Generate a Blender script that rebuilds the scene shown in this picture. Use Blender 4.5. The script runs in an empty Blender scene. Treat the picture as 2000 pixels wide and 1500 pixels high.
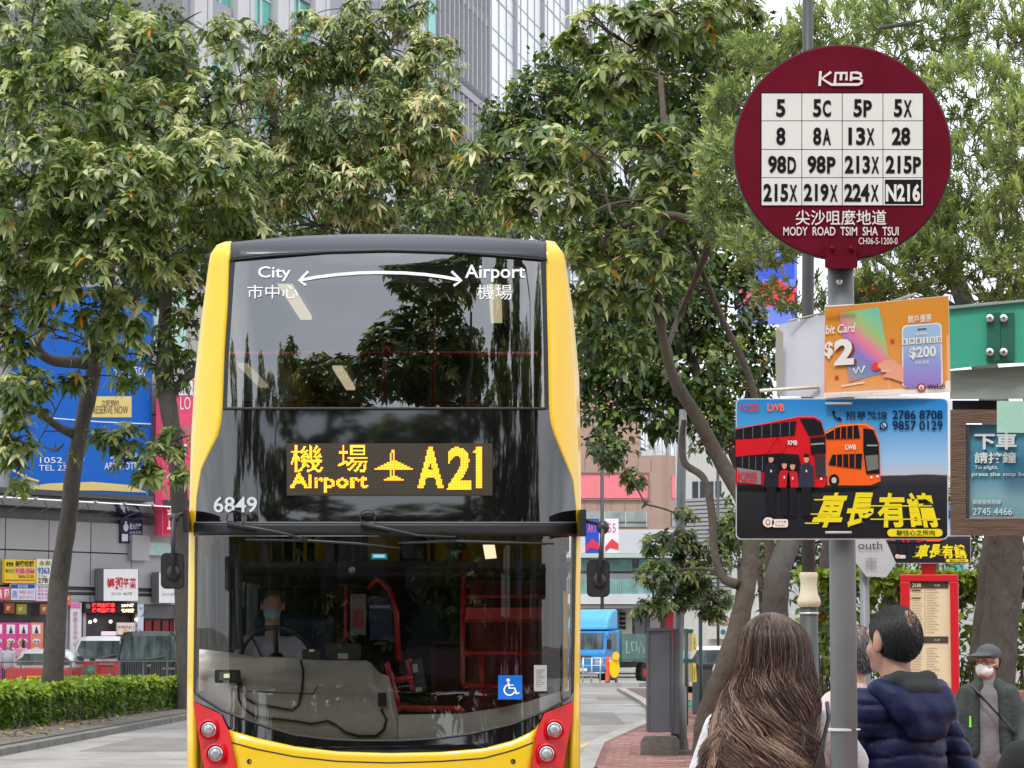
import bpy, math, random
import numpy as np
from mathutils import Vector, Matrix
random.seed(7); rng = np.random.default_rng(11)
sc = bpy.context.scene
C = sc.collection
# ---------------------------------------------------------------- camera
F, CX, CY, HZ, EYE = 5200.0, 1000.0, 750.0, 1258.0, 1.55
PITCH = math.atan((HZ - CY) / F)
cam = bpy.data.cameras.new('camera'); cam.sensor_width = 36; cam.lens = F / 2000 * 36
cam.clip_start = 0.2; cam.clip_end = 2000
camo = bpy.data.objects.new('camera', cam); C.objects.link(camo)
camo.location = (0, 0, EYE); camo.rotation_euler = (math.pi / 2 + PITCH, 0, 0)
sc.camera = camo
# ---------------------------------------------------------------- sky, sun, exposure
SUN_EL, SUN_AZ = math.radians(58), math.radians(200)      # azimuth clockwise from +Y
w = bpy.data.worlds.new('World'); sc.world = w; w.use_nodes = True
nt = w.node_tree; nt.nodes.clear()
wo = nt.nodes.new('ShaderNodeOutputWorld'); bg = nt.nodes.new('ShaderNodeBackground'); bg.inputs[1].default_value = 0.12
sky = nt.nodes.new('ShaderNodeTexSky'); sky.sky_type = 'NISHITA'; sky.sun_disc = False
sky.sun_elevation = SUN_EL; sky.sun_rotation = SUN_AZ
nz = nt.nodes.new('ShaderNodeTexNoise'); nz.inputs['Scale'].default_value = 2.6; nz.inputs['Detail'].default_value = 6
wt = nt.nodes.new('ShaderNodeTexCoord'); mp = nt.nodes.new('ShaderNodeMapping'); mp.inputs['Scale'].default_value = (1, 1, 2.5)
nt.links.new(wt.outputs['Generated'], mp.inputs[0]); nt.links.new(mp.outputs[0], nz.inputs['Vector'])
cr = nt.nodes.new('ShaderNodeValToRGB')
cr.color_ramp.elements[0].position = 0.34; cr.color_ramp.elements[0].color = (7.0, 7.5, 8.3, 1)
cr.color_ramp.elements[1].position = 0.66; cr.color_ramp.elements[1].color = (11.5, 11.7, 12.0, 1)
nt.links.new(nz.outputs[0], cr.inputs[0])
mx = nt.nodes.new('ShaderNodeMix'); mx.data_type = 'RGBA'; mx.inputs[0].default_value = 0.86
nt.links.new(sky.outputs[0], mx.inputs[6]); nt.links.new(cr.outputs[0], mx.inputs[7])
nt.links.new(mx.outputs[2], bg.inputs[0]); nt.links.new(bg.outputs[0], wo.inputs[0])
sun = bpy.data.lights.new('sun', 'SUN'); sun.energy = 1.5; sun.angle = math.radians(12); sun.color = (1, .95, .87)
suno = bpy.data.objects.new('sun', sun); C.objects.link(suno)
sd = Vector((math.sin(SUN_AZ) * math.cos(SUN_EL), math.cos(SUN_AZ) * math.cos(SUN_EL), math.sin(SUN_EL)))
suno.rotation_euler = sd.to_track_quat('Z', 'Y').to_euler(); suno.location = sd * 60
vs = sc.view_settings; vs.view_transform = 'Standard'; vs.look = 'None'; vs.exposure = 0.62; vs.gamma = 1; vs.use_curve_mapping = False
sc.cycles.max_bounces = 7; sc.cycles.transparent_max_bounces = 12; sc.cycles.diffuse_bounces = 3
sc.cycles.glossy_bounces = 3; sc.cycles.caustics_reflective = False; sc.cycles.caustics_refractive = False
sc.cycles.use_denoising = True
sc.cycles.sample_clamp_indirect = 6

# ---------------------------------------------------------------- geometry helpers
cp, sp = math.cos(PITCH), math.sin(PITCH)
def ray(px, py):
    a = (px - CX) / F; b = (CY - py) / F
    return Vector((a, cp - b * sp, sp + b * cp))
def P(px, py, d):
    """the point at distance d (along +Y) that stands at these photo pixels"""
    r = ray(px, py); t = d / r.y
    return Vector((r.x * t, d, EYE + r.z * t))
def S(d): return F / d
def gd(py): return EYE * F / (py - HZ)           # ground distance seen at photo row py
def gp(px, py):
    r = ray(px, py); t = -EYE / r.z
    return Vector((r.x * t, r.y * t, 0))

def pl(pts, v):                                   # piecewise linear lookup
    if v <= pts[0][0]: return pts[0][1]
    for (a, b), (c, d) in zip(pts, pts[1:]):
        if v <= c: return b + (d - b) * (v - a) / (c - a) if c != a else d
    return pts[-1][1]

class MB:
    def __init__(s): s.v = []; s.f = []; s.m = []; s.mats = []
    def mi(s, mat):
        if mat not in s.mats: s.mats.append(mat)
        return s.mats.index(mat)
    def add(s, vs, fs, mat):
        o = len(s.v); k = s.mi(mat)
        s.v += [tuple(v) for v in vs]
        for f in fs: s.f.append(tuple(i + o for i in f)); s.m.append(k)
    def box(s, x0, x1, y0, y1, z0, z1, mat, mtx=None, bev=0):
        if bev:
            b = bev; vs = []
            def ring(z, i):
                return [(x0+i+b,y0+i,z),(x1-i-b,y0+i,z),(x1-i,y0+i+b,z),(x1-i,y1-i-b,z),(x1-i-b,y1-i,z),(x0+i+b,y1-i,z),(x0+i,y1-i-b,z),(x0+i,y0+i+b,z)]
            vs = ring(z0, b*.6) + ring(z0 + b*.6, 0) + ring(z1 - b*.6, 0) + ring(z1, b*.6)
            fs = [tuple(range(7, -1, -1)), tuple(range(24, 32))]
            for r in range(3):
                for i in range(8): j = (i+1) % 8; fs.append((r*8+i, r*8+j, r*8+8+j, r*8+8+i))
        else:
            vs = [(x0,y0,z0),(x1,y0,z0),(x1,y1,z0),(x0,y1,z0),(x0,y0,z1),(x1,y0,z1),(x1,y1,z1),(x0,y1,z1)]
            fs = [(3,2,1,0),(4,5,6,7),(0,1,5,4),(1,2,6,5),(2,3,7,6),(3,0,4,7)]
        if mtx is not None: vs = [mtx @ Vector(v) for v in vs]
        s.add(vs, fs, mat); return s
    def tube(s, pts, r, mat, n=8, cap=True):
        pts = [Vector(p) for p in pts]
        if not isinstance(r, (list, tuple)): r = [r] * len(pts)
        vs = []; fs = []
        d0 = (pts[1] - pts[0]).normalized()
        up = Vector((0, 0, 1)) if abs(d0.z) < .9 else Vector((0, 1, 0))
        a = d0.cross(up).normalized()
        for i, p in enumerate(pts):
            if i == 0: d = pts[1] - pts[0]
            elif i == len(pts) - 1: d = pts[-1] - pts[-2]
            else: d = (pts[i+1] - pts[i]).normalized() + (pts[i] - pts[i-1]).normalized()
            if d.length < 1e-9: d = d0
            d.normalize(); a = a - d * a.dot(d)
            if a.length < 1e-6: a = d.orthogonal()
            a.normalize(); b = d.cross(a)
            for k in range(n):
                t = 2 * math.pi * k / n
                vs.append(p + (a * math.cos(t) + b * math.sin(t)) * r[i])
        for i in range(len(pts) - 1):
            for k in range(n):
                j = (k + 1) % n
                fs.append((i*n+k, i*n+j, i*n+n+j, i*n+n+k))
        if cap: fs.append(tuple(range(n-1, -1, -1))); fs.append(tuple((len(pts)-1)*n + k for k in range(n)))
        s.add(vs, fs, mat); return s
    def lathe(s, c, prof, mat, n=24, axis='z', mtx=None):
        vs = []; fs = []
        for r, h in prof:
            for k in range(n):
                t = 2 * math.pi * k / n; x, y = r * math.cos(t), r * math.sin(t)
                v = Vector((x, y, h)) if axis == 'z' else (Vector((x, h, y)) if axis == 'y' else Vector((h, x, y)))
                if mtx is not None: v = mtx @ v
                vs.append(Vector(c) + v)
        for i in range(len(prof) - 1):
            for k in range(n):
                j = (k + 1) % n
                fs.append((i*n+k, i*n+j, i*n+n+j, i*n+n+k))
        fs.append(tuple(range(n-1, -1, -1))); fs.append(tuple((len(prof)-1)*n + k for k in range(n)))
        s.add(vs, fs, mat); return s
    def prism(s, poly, fn, t0, t1, mat):
        """poly: 2D points; fn(a, b, t) -> 3D; extruded between t0 and t1"""
        n = len(poly)
        vs = [fn(a, b, t0) for a, b in poly] + [fn(a, b, t1) for a, b in poly]
        fs = [tuple(range(n)), tuple(range(2*n-1, n-1, -1))] + [(i, i+n, (i+1) % n + n, (i+1) % n) for i in range(n)]
        s.add(vs, fs, mat); return s
    def sphere(s, c, r, mat, n=12, m=8, mtx=None):
        r = r if isinstance(r, (tuple, list)) else (r, r, r)
        vs = []; fs = []
        for i in range(m + 1):
            ph = math.pi * i / m
            for k in range(n):
                t = 2 * math.pi * k / n
                v = Vector((r[0]*math.sin(ph)*math.cos(t), r[1]*math.sin(ph)*math.sin(t), r[2]*math.cos(ph)))
                if mtx is not None: v = mtx @ v
                vs.append(Vector(c) + v)
        for i in range(m):
            for k in range(n):
                j = (k + 1) % n
                fs.append((i*n+k, i*n+n+k, i*n+n+j, i*n+j))
        s.add(vs, fs, mat); return s
    def build(s, name, parent=None, smooth=False, angle=None, bevel=0):
        me = bpy.data.meshes.new(name)
        base = Vector(parent_world(parent)) if parent else Vector((0, 0, 0))
        me.from_pydata([tuple(Vector(v) - base) for v in s.v] if parent else s.v, [], s.f)
        for m in s.mats: me.materials.append(m)
        me.polygons.foreach_set('material_index', s.m)
        if smooth or angle: me.polygons.foreach_set('use_smooth', [True] * len(s.f))
        me.update()
        if angle and hasattr(me, 'set_sharp_from_angle'): me.set_sharp_from_angle(angle=math.radians(angle))
        o = bpy.data.objects.new(name, me); C.objects.link(o)
        if parent: o.parent = parent
        if bevel:
            b = o.modifiers.new('bevel', 'BEVEL'); b.width = bevel; b.segments = 2; b.limit_method = 'ANGLE'
        return o
def parent_world(o):
    v = Vector((0, 0, 0))
    while o: v += Vector(o.location); o = o.parent
    return v
def tag(o, label=None, cat=None, group=None, kind=None):
    if label: o['label'] = label
    if cat: o['category'] = cat
    if group: o['group'] = group
    if kind: o['kind'] = kind
    return o
def thing(name, label, cat, loc=(0, 0, 0), group=None):
    o = bpy.data.objects.new(name, None); C.objects.link(o); o.location = loc; o.empty_display_size = .2
    return tag(o, label, cat, group)
def struct(mb, name, smooth=False): return tag(mb.build(name, smooth=smooth), kind='structure')
def copy_tree(o, parent=None):
    c = o.copy(); C.objects.link(c); c.parent = parent
    for ch in [x for x in bpy.data.objects if x.parent == o]: copy_tree(ch, c)
    return c

# ---------------------------------------------------------------- materials
def principled(name):
    m = bpy.data.materials.new(name); m.use_nodes = True
    return m, m.node_tree, m.node_tree.nodes['Principled BSDF']
def mat(name, col, rough=.6, metal=0, var=.12, scale=6, bump=0, bscale=None, spec=.5, coat=0, emit=None, estr=0, stretch=None, dirt=0, ior=1.5, bdist=.02):
    m, t, b = principled(name); b.inputs['IOR'].default_value = ior
    b.inputs['Roughness'].default_value = rough; b.inputs['Metallic'].default_value = metal
    b.inputs['Specular IOR Level'].default_value = spec; b.inputs['Coat Weight'].default_value = coat
    b.inputs['Coat Roughness'].default_value = .05
    tc = t.nodes.new('ShaderNodeTexCoord'); mpn = t.nodes.new('ShaderNodeMapping')
    if stretch: mpn.inputs['Scale'].default_value = stretch
    t.links.new(tc.outputs['Object'], mpn.inputs[0])
    n = t.nodes.new('ShaderNodeTexNoise'); n.inputs['Scale'].default_value = scale; n.inputs['Detail'].default_value = 5
    n.inputs['Roughness'].default_value = .65
    t.links.new(mpn.outputs[0], n.inputs['Vector'])
    r = t.nodes.new('ShaderNodeValToRGB')
    lo = [c * (1 - var) for c in col]; hi = [min(1, c * (1 + var)) for c in col]
    r.color_ramp.elements[0].position = .3; r.color_ramp.elements[0].color = (*lo, 1)
    r.color_ramp.elements[1].position = .7; r.color_ramp.elements[1].color = (*hi, 1)
    t.links.new(n.outputs[0], r.inputs[0]); out = r.outputs[0]
    if dirt:
        n2 = t.nodes.new('ShaderNodeTexNoise'); n2.inputs['Scale'].default_value = scale * .35; n2.inputs['Detail'].default_value = 8
        mp2 = t.nodes.new('ShaderNodeMapping'); mp2.inputs['Scale'].default_value = (3, 3, .5)
        t.links.new(tc.outputs['Object'], mp2.inputs[0]); t.links.new(mp2.outputs[0], n2.inputs['Vector'])
        r2 = t.nodes.new('ShaderNodeValToRGB'); r2.color_ramp.elements[0].position = .5; r2.color_ramp.elements[1].position = .75
        r2.color_ramp.elements[0].color = (0, 0, 0, 1); r2.color_ramp.elements[1].color = (dirt, dirt, dirt, 1)
        mm = t.nodes.new('ShaderNodeMix'); mm.data_type = 'RGBA'
        t.links.new(n2.outputs[0], r2.inputs[0]); t.links.new(r2.outputs[0], mm.inputs[0])
        t.links.new(out, mm.inputs[6]); mm.inputs[7].default_value = (col[0]*.45, col[1]*.42, col[2]*.38, 1); out = mm.outputs[2]
    t.links.new(out, b.inputs['Base Color'])
    if rough > .08:
        rr = t.nodes.new('ShaderNodeMapRange'); rr.inputs[3].default_value = rough * .85; rr.inputs[4].default_value = min(1, rough * 1.2)
        t.links.new(n.outputs[0], rr.inputs[0]); t.links.new(rr.outputs[0], b.inputs['Roughness'])
    if bump:
        nb = t.nodes.new('ShaderNodeTexNoise'); nb.inputs['Scale'].default_value = bscale or scale * 4; nb.inputs['Detail'].default_value = 6
        t.links.new(mpn.outputs[0], nb.inputs['Vector'])
        bp = t.nodes.new('ShaderNodeBump'); bp.inputs['Strength'].default_value = bump; bp.inputs['Distance'].default_value = bdist
        t.links.new(nb.outputs[0], bp.inputs['Height']); t.links.new(bp.outputs[0], b.inputs['Normal'])
    if emit:
        b.inputs['Emission Color'].default_value = (*emit, 1); b.inputs['Emission Strength'].default_value = estr
    return m
_pc = {}
def paint(r, g, b, rough=.5, **k):                # flat print and plain paint, cached; sRGB 0..255 in
    key = (r, g, b, rough, tuple(sorted(k.items())))
    if key not in _pc:
        l = tuple(((c / 255) / 12.92 if c / 255 <= .04045 else ((c / 255 + .055) / 1.055) ** 2.4) for c in (r, g, b))
        k.setdefault('var', .05); k.setdefault('spec', .22)
        _pc[key] = mat('paint_%d_%d_%d' % (r, g, b), l, rough, **k)
    return _pc[key]
def glass(name, tint=(.8, .85, .85), ior=1.6, rough=.0, wave=0):
    m = bpy.data.materials.new(name); m.use_nodes = True; t = m.node_tree; t.nodes.clear()
    o = t.nodes.new('ShaderNodeOutputMaterial'); mx = t.nodes.new('ShaderNodeMixShader'); fr = t.nodes.new('ShaderNodeFresnel')
    fr.inputs[0].default_value = ior
    tr = t.nodes.new('ShaderNodeBsdfTransparent'); tr.inputs[0].default_value = (*tint, 1)
    gl = t.nodes.new('ShaderNodeBsdfGlossy'); gl.inputs['Roughness'].default_value = rough
    if wave:
        tc = t.nodes.new('ShaderNodeTexCoord'); n = t.nodes.new('ShaderNodeTexNoise'); n.inputs['Scale'].default_value = 1.6; n.inputs['Detail'].default_value = 2
        bp = t.nodes.new('ShaderNodeBump'); bp.inputs['Strength'].default_value = wave; bp.inputs['Distance'].default_value = .02
        t.links.new(tc.outputs['Object'], n.inputs['Vector']); t.links.new(n.outputs[0], bp.inputs['Height'])
        t.links.new(bp.outputs[0], gl.inputs['Normal'])
    t.links.new(fr.outputs[0], mx.inputs[0]); t.links.new(tr.outputs[0], mx.inputs[1]); t.links.new(gl.outputs[0], mx.inputs[2])
    t.links.new(mx.outputs[0], o.inputs[0]); return m
def leaf_mat(name, stops, gloss=.35, trans=.3, obj=False):
    """stops: [(pos, colour)] picked per leaf by its own tone"""
    m = bpy.data.materials.new(name); m.use_nodes = True; t = m.node_tree; b = t.nodes['Principled BSDF']
    if obj: a = t.nodes.new('ShaderNodeObjectInfo'); src = a.outputs['Random']
    else: a = t.nodes.new('ShaderNodeAttribute'); a.attribute_name = 'tone'; src = a.outputs['Fac']
    r = t.nodes.new('ShaderNodeValToRGB'); e = r.color_ramp.elements
    while len(e) < len(stops): e.new(.5)
    for el, (p, c) in zip(e, stops): el.position = p; el.color = (*c, 1)
    t.links.new(src, r.inputs[0]); t.links.new(r.outputs[0], b.inputs['Base Color'])
    b.inputs['Roughness'].default_value = gloss; b.inputs['Specular IOR Level'].default_value = .6
    tl = t.nodes.new('ShaderNodeBsdfTranslucent'); mx = t.nodes.new('ShaderNodeMixShader'); mx.inputs[0].default_value = trans
    hs = t.nodes.new('ShaderNodeHueSaturation'); hs.inputs['Saturation'].default_value = 1.15; hs.inputs['Value'].default_value = 1.5
    t.links.new(r.outputs[0], hs.inputs['Color']); t.links.new(hs.outputs[0], tl.inputs[0])
    o = t.nodes['Material Output']
    t.links.new(b.outputs[0], mx.inputs[1]); t.links.new(tl.outputs[0], mx.inputs[2]); t.links.new(mx.outputs[0], o.inputs[0])
    return m

# ---------------------------------------------------------------- lettering
_tc = {}
def glyphs(s, bold=0.0, shear=0.0, res=3):
    k = (s, bold, shear)
    if k not in _tc:
        cu = bpy.data.curves.new('t', 'FONT'); cu.body = s; cu.resolution_u = res; cu.offset = bold; cu.shear = shear
        ob = bpy.data.objects.new('t', cu); me = bpy.data.meshes.new_from_object(ob)
        v = [(p.co.x, p.co.y) for p in me.vertices]; f = [tuple(p.vertices) for p in me.polygons]
        bpy.data.objects.remove(ob); bpy.data.curves.remove(cu); bpy.data.meshes.remove(me)
        _tc[k] = (v, f)
    return _tc[k]
def text(mb, s, box, fn, mat, bold=.0, shear=0., rot=0):
    """fit string s into the pixel box (x0,y0,x1,y1) on the surface fn(px,py)"""
    v, f = glyphs(s, bold, shear)
    if not v: return
    xs = [p[0] for p in v]; ys = [p[1] for p in v]
    ax, bx, ay, by = min(xs), max(xs), min(ys), max(ys)
    x0, y0, x1, y1 = box; cx, cy = (x0+x1)/2, (y0+y1)/2; c, s_ = math.cos(rot), math.sin(rot)
    out = []
    for x, y in v:
        px = x0 + (x - ax) / (bx - ax + 1e-9) * (x1 - x0) - cx; py = y1 - (y - ay) / (by - ay + 1e-9) * (y1 - y0) - cy
        out.append(fn(cx + px * c - py * s_, cy + px * s_ + py * c))
    mb.add(out, f, mat)
def poly(mb, pts, fn, mat): mb.add([fn(*p) for p in pts], [tuple(range(len(pts)))], mat)
def rect(mb, x0, y0, x1, y1, fn, mat): poly(mb, [(x0, y1), (x1, y1), (x1, y0), (x0, y0)], fn, mat)
def disc(mb, cx, cy, rx, ry, fn, mat, n=24): poly(mb, [(cx + rx*math.cos(2*math.pi*k/n), cy - ry*math.sin(2*math.pi*k/n)) for k in range(n)], fn, mat)
def rrect(x0, y0, x1, y1, r, n=4):
    pts = []
    for cx, cy, a0 in ((x1-r, y0+r, -90), (x1-r, y1-r, 0), (x0+r, y1-r, 90), (x0+r, y0+r, 180)):
        for k in range(n + 1):
            a = math.radians(a0 + 90 * k / n); pts.append((cx + r*math.cos(a), cy + r*math.sin(a)))
    return pts
def stroke(mb, pts, wd, fn, mat):
    """a flat ribbon of width wd pixels"""
    L, R = [], []
    for i, p in enumerate(pts):
        a = pts[max(0, i-1)]; b = pts[min(len(pts)-1, i+1)]
        dx, dy = b[0]-a[0], b[1]-a[1]; l = math.hypot(dx, dy) or 1; nx, ny = -dy/l*wd/2, dx/l*wd/2
        L.append(fn(p[0]+nx, p[1]+ny)); R.append(fn(p[0]-nx, p[1]-ny))
    n = len(pts); mb.add(L + R, [(i, i+1, n+i+1, n+i) for i in range(n-1)], mat)
def arc(cx, cy, r, a0, a1, n=10, ry=None):
    ry = ry or r
    return [(cx + r*math.cos(math.radians(a0+(a1-a0)*k/n)), cy + ry*math.sin(math.radians(a0+(a1-a0)*k/n))) for k in range(n+1)]
def on(d): return lambda px, py: P(px, py, d)

# ---------------------------------------------------------------- smooth bodies from joined capsules (surface nets)
def cap(a, b, ra, rb=None, sq=(1, 1, 1)): return ('c', np.array(a, float), np.array(b, float), ra, rb if rb is not None else ra, np.array(sq, float))
def ell(c, r, rot=None): return ('e', np.array(c, float), np.array(r, float), np.array(rot) if rot is not None else None)
def sdf(prims, X, k):
    D = None
    for p in prims:
        if p[0] == 'c':
            a, b, ra, rb, sq = p[1:]
            Y = (X - a) * sq; ab = (b - a) * sq
            h = np.clip((Y @ ab) / max(1e-9, ab @ ab), 0, 1)
            d = np.linalg.norm(Y - h[:, None] * ab, axis=1) - (ra + (rb - ra) * h)
        else:
            Y = X - p[1]
            if p[3] is not None: Y = Y @ p[3]
            q = np.linalg.norm(Y / p[2], axis=1); d = (q - 1) * p[2].min() * np.where(q > 1, 1, 1)
        if D is None: D = d
        else:
            h = np.clip(.5 + .5 * (D - d) / k, 0, 1); D = D * (1 - h) + d * h - k * h * (1 - h)
    return D
def nets(fn, lo, hi, h):
    n = [int(math.ceil((hi[i] - lo[i]) / h)) + 1 for i in range(3)]
    ax = [lo[i] + h * np.arange(n[i]) for i in range(3)]
    G = np.stack(np.meshgrid(*ax, indexing='ij'), -1).reshape(-1, 3)
    D = np.concatenate([fn(c) for c in np.array_split(G, max(1, len(G) // 200000))]).reshape(n)
    G = G.reshape(*n, 3); s = D < 0
    acc = np.zeros((n[0]-1, n[1]-1, n[2]-1, 3)); cnt = np.zeros((n[0]-1, n[1]-1, n[2]-1))
    for a in range(3):
        sl0 = [slice(None)]*3; sl1 = [slice(None)]*3; sl0[a] = slice(0, -1); sl1[a] = slice(1, None)
        d0, d1 = D[tuple(sl0)], D[tuple(sl1)]; ch = (d0 < 0) != (d1 < 0)
        t = np.where(ch, d0 / np.where(d0 - d1 == 0, 1, d0 - d1), 0)
        p = G[tuple(sl0)] + t[..., None] * (G[tuple(sl1)] - G[tuple(sl0)])
        p = p * ch[..., None]; b, c = [i for i in range(3) if i != a]
        for ob in (0, 1):
            for oc in (0, 1):
                s2 = [slice(None)]*3
                s2[b] = slice(ob, n[b]-1+ob); s2[c] = slice(oc, n[c]-1+oc)
                acc += p[tuple(s2)]; cnt += ch[tuple(s2)]
    act = cnt > 0; idx = -np.ones(act.shape, int); idx[act] = np.arange(act.sum())
    V = acc[act] / cnt[act][:, None]; Fs = []
    for a in range(3):
        b, c = (a + 1) % 3, (a + 2) % 3
        sl0 = [slice(None)]*3; sl1 = [slice(None)]*3; sl0[a] = slice(0, -1); sl1[a] = slice(1, None)
        ch = s[tuple(sl0)] != s[tuple(sl1)]; w_ = np.argwhere(ch)
        ok = (w_[:, b] > 0) & (w_[:, c] > 0) & (w_[:, b] < n[b]-1) & (w_[:, c] < n[c]-1); w_ = w_[ok]
        q = []
        for ob, oc in ((1, 1), (0, 1), (0, 0), (1, 0)):
            u = w_.copy(); u[:, b] -= ob; u[:, c] -= oc; q.append(idx[u[:, 0], u[:, 1], u[:, 2]])
        q = np.stack(q, 1); fl = ~s[w_[:, 0], w_[:, 1], w_[:, 2]]; q[fl] = q[fl][:, ::-1]; Fs.append(q)
    return V, np.concatenate(Fs)
def blob(name, prims, mat, parent, k=.03, h=.012, pos=(0, 0, 0), rz=0, extra=None, tri_cut=None):
    lo = np.min([np.minimum(p[1], p[2] if p[0] == 'c' else p[1]) - (max(p[3], p[4]) / p[5].min() if p[0] == 'c' else p[2].max()) for p in prims], 0) - .05
    hi = np.max([np.maximum(p[1], p[2] if p[0] == 'c' else p[1]) + (max(p[3], p[4]) / p[5].min() if p[0] == 'c' else p[2].max()) for p in prims], 0) + .05
    f = lambda X: sdf(prims, X, k) + (extra(X) if extra else 0)
    V, Q = nets(f, lo, hi, h)
    me = bpy.data.meshes.new(name); me.vertices.add(len(V)); me.vertices.foreach_set('co', V.ravel().astype(np.float32))
    me.loops.add(Q.size); me.loops.foreach_set('vertex_index', Q.ravel().astype(np.int32))
    me.polygons.add(len(Q)); me.polygons.foreach_set('loop_start', np.arange(0, Q.size, 4, dtype=np.int32))
    me.polygons.foreach_set('use_smooth', np.ones(len(Q), bool))
    me.update(calc_edges=True); me.validate(); me.materials.append(mat)
    o = bpy.data.objects.new(name, me); C.objects.link(o); o.parent = parent
    o.location = pos; o.rotation_euler.z = rz
    sm = o.modifiers.new('smooth', 'SMOOTH'); sm.iterations = 2; sm.factor = .4
    return o
# ================================================================ ground
asphalt = mat('asphalt', (.285, .27, .255), .85, var=.26, scale=.9, bump=.35, bscale=60, stretch=(1, .35, 1), dirt=.35)
concrete = mat('concrete', (.33, .32, .30), .9, var=.18, scale=2, bump=.4, bscale=40, dirt=.5)
kerbc = mat('kerb_concrete', (.17, .165, .15), .9, var=.3, scale=3, bump=.5, bscale=30, dirt=.7)
soil = mat('soil', (.13, .115, .095), .95, var=.35, scale=5, bump=.8, bscale=30)
yellow_line = mat('yellow_line', (.55, .40, .14), .8, var=.18, scale=9)
white_line = mat('white_line', (.6, .6, .58), .8, var=.2, scale=9)
def slab(name, pts, z0, z1, m):
    mb = MB(); mb.prism([tuple(p) for p in pts], lambda a, b, t: Vector((a, b, t)), z1, z0, m); return struct(mb, name)
g = MB(); g.add([(-400, -300, -.05), (400, -300, -.05), (400, 900, -.05), (-400, 900, -.05)], [(0, 1, 2, 3)], concrete); struct(g, 'ground')
g = MB()
for i in range(12):                                # the carriageway in long pours
    g.add([(-26, -60 + 15*i, 0), (14, -60 + 15*i, 0), (14, -45.02 + 15*i, 0), (-26, -45.02 + 15*i, 0)], [(0, 1, 2, 3)], asphalt)
struct(g, 'road')
# planted median on the left
slab('median_kerb', [(-7.15, 35.5), (-6.62, 57), (-6.5, 66), (-13, 66), (-13, 35.5)], 0, .10, kerbc)
slab('median_soil', [(-7.36, 36), (-6.82, 57), (-6.7, 65), (-12.8, 65), (-12.8, 36)], .09, .125, soil)
# right pavement of red pavers
def xedge(y): return pl([(-12, .35), (8, .35), (28, .42), (40, 1.02), (48, 1.95), (56, 2.9), (70, 3.2), (90, 3.4)], y)
ys = [-12, 8, 18, 28, 34, 40, 44, 48, 52, 56, 62, 70, 90]
slab('kerb', [(xedge(y) + .12, y) for y in ys] + [(xedge(y) + .36, y) for y in reversed(ys)], 0, .10, concrete)
pink = mat('red_paver', (.30, .135, .115), .85, var=.28, scale=2.2, bump=.3, bscale=40, dirt=.4)
joint = mat('paver_joint', (.13, .09, .08), .95, var=.2)
pav = slab('pavement', [(xedge(y) + .36, y) for y in ys] + [(30, 90), (30, -12)], 0, .075, joint)
pc_ = [mat('red_paver_%s' % n, c, .85, var=.25, scale=9, bump=.3, bscale=50) for n, c in (('rose', (.34, .15, .13)), ('dark', (.25, .115, .10)), ('pale', (.38, .20, .17)), ('grey', (.27, .17, .15)))]
bm_ = []
for m_ in pc_:
    b = MB(); b.box(-.097, .097, -.047, .047, .02, .1, m_); me_o = b.build('brick'); bm_.append(me_o.data); bpy.data.objects.remove(me_o)
cells = []
yy = 32.0; row = 0
while yy < 66:
    xx = xedge(yy) + .46 + (.1 if row % 2 else 0)
    while xx < 4.6: cells.append((xx, yy)); xx += .2
    yy += .1; row += 1
vis = []; rest = []
for x, y in cells:
    px = CX + F * x / y
    (vis if (1134 < px < 1262 and 33.5 < y) and len(vis) < 296 else rest).append((x, y))
for x, y in vis:
    o = bpy.data.objects.new('brick', random.choice(bm_)); C.objects.link(o); o.parent = pav
    o.location = (x, y, random.uniform(-.002, .003)); o.rotation_euler = (random.uniform(-.006, .006), random.uniform(-.006, .006), random.uniform(-.01, .01))
mb = MB()
for x, y in rest:
    z = .1 + random.uniform(-.002, .003)
    mb.add([(x-.097, y-.047, z), (x+.097, y-.047, z), (x+.097, y+.047, z), (x-.097, y+.047, z)], [(0, 1, 2, 3)], random.choice(pc_))
tag(mb.build('brick_field', pav), kind='stuff')
far_ = MB(); far_.add([(4.6, -12, .1), (30, -12, .1), (30, 90, .1), (4.6, 90, .1)], [(0, 1, 2, 3)], pink)
far_.add([(xedge(-12)+.4, -12, .1), (4.6, -12, .1), (4.6, 31.9, .1), (xedge(31.9)+.4, 31.9, .1)], [(0, 1, 2, 3)], pink); far_.build('paving_sheet', pav)
mb = MB()
def line(mb, pts, wd, z, m):
    for (x0, y0), (x1, y1) in zip(pts, pts[1:]): mb.add([(x0, y0, z), (x0+wd, y0, z), (x1+wd, y1, z), (x1, y1, z)], [(0, 1, 2, 3)], m)
line(mb, [(xedge(y) - .12, y) for y in (20, 28, 34, 40, 44, 48, 52, 56)], .11, .004, yellow_line)
mb.add([(1.5, 84, .004), (9, 82, .004), (9, 82.7, .004), (1.5, 84.7, .004)], [(0, 1, 2, 3)], yellow_line)
mb.add([(1.5, 68, .004), (9, 70, .004), (9, 70.4, .004), (1.5, 68.4, .004)], [(0, 1, 2, 3)], white_line)
struct(mb, 'road_markings')
patchm = mat('asphalt_patch', (.20, .19, .18), .9, var=.2, scale=1.2, bump=.4, bscale=60, dirt=.4); mb = MB()
for x0, x1, y0, y1 in ((1.35, 2.2, 52, 61), (-6.3, -4.2, 39, 44.5), (2.4, 5.5, 74, 79)): mb.add([(x0, y0, .004), (x1, y0, .004), (x1+.1, y1, .004), (x0+.05, y1, .004)], [(0, 1, 2, 3)], patchm)
for y in (36, 47, 58, 72): mb.add([(-26, y, .0045), (14, y+.2, .0045), (14, y+.24, .0045), (-26, y+.04, .0045)], [(0, 1, 2, 3)], joint)
struct(mb, 'road_patches')
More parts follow.
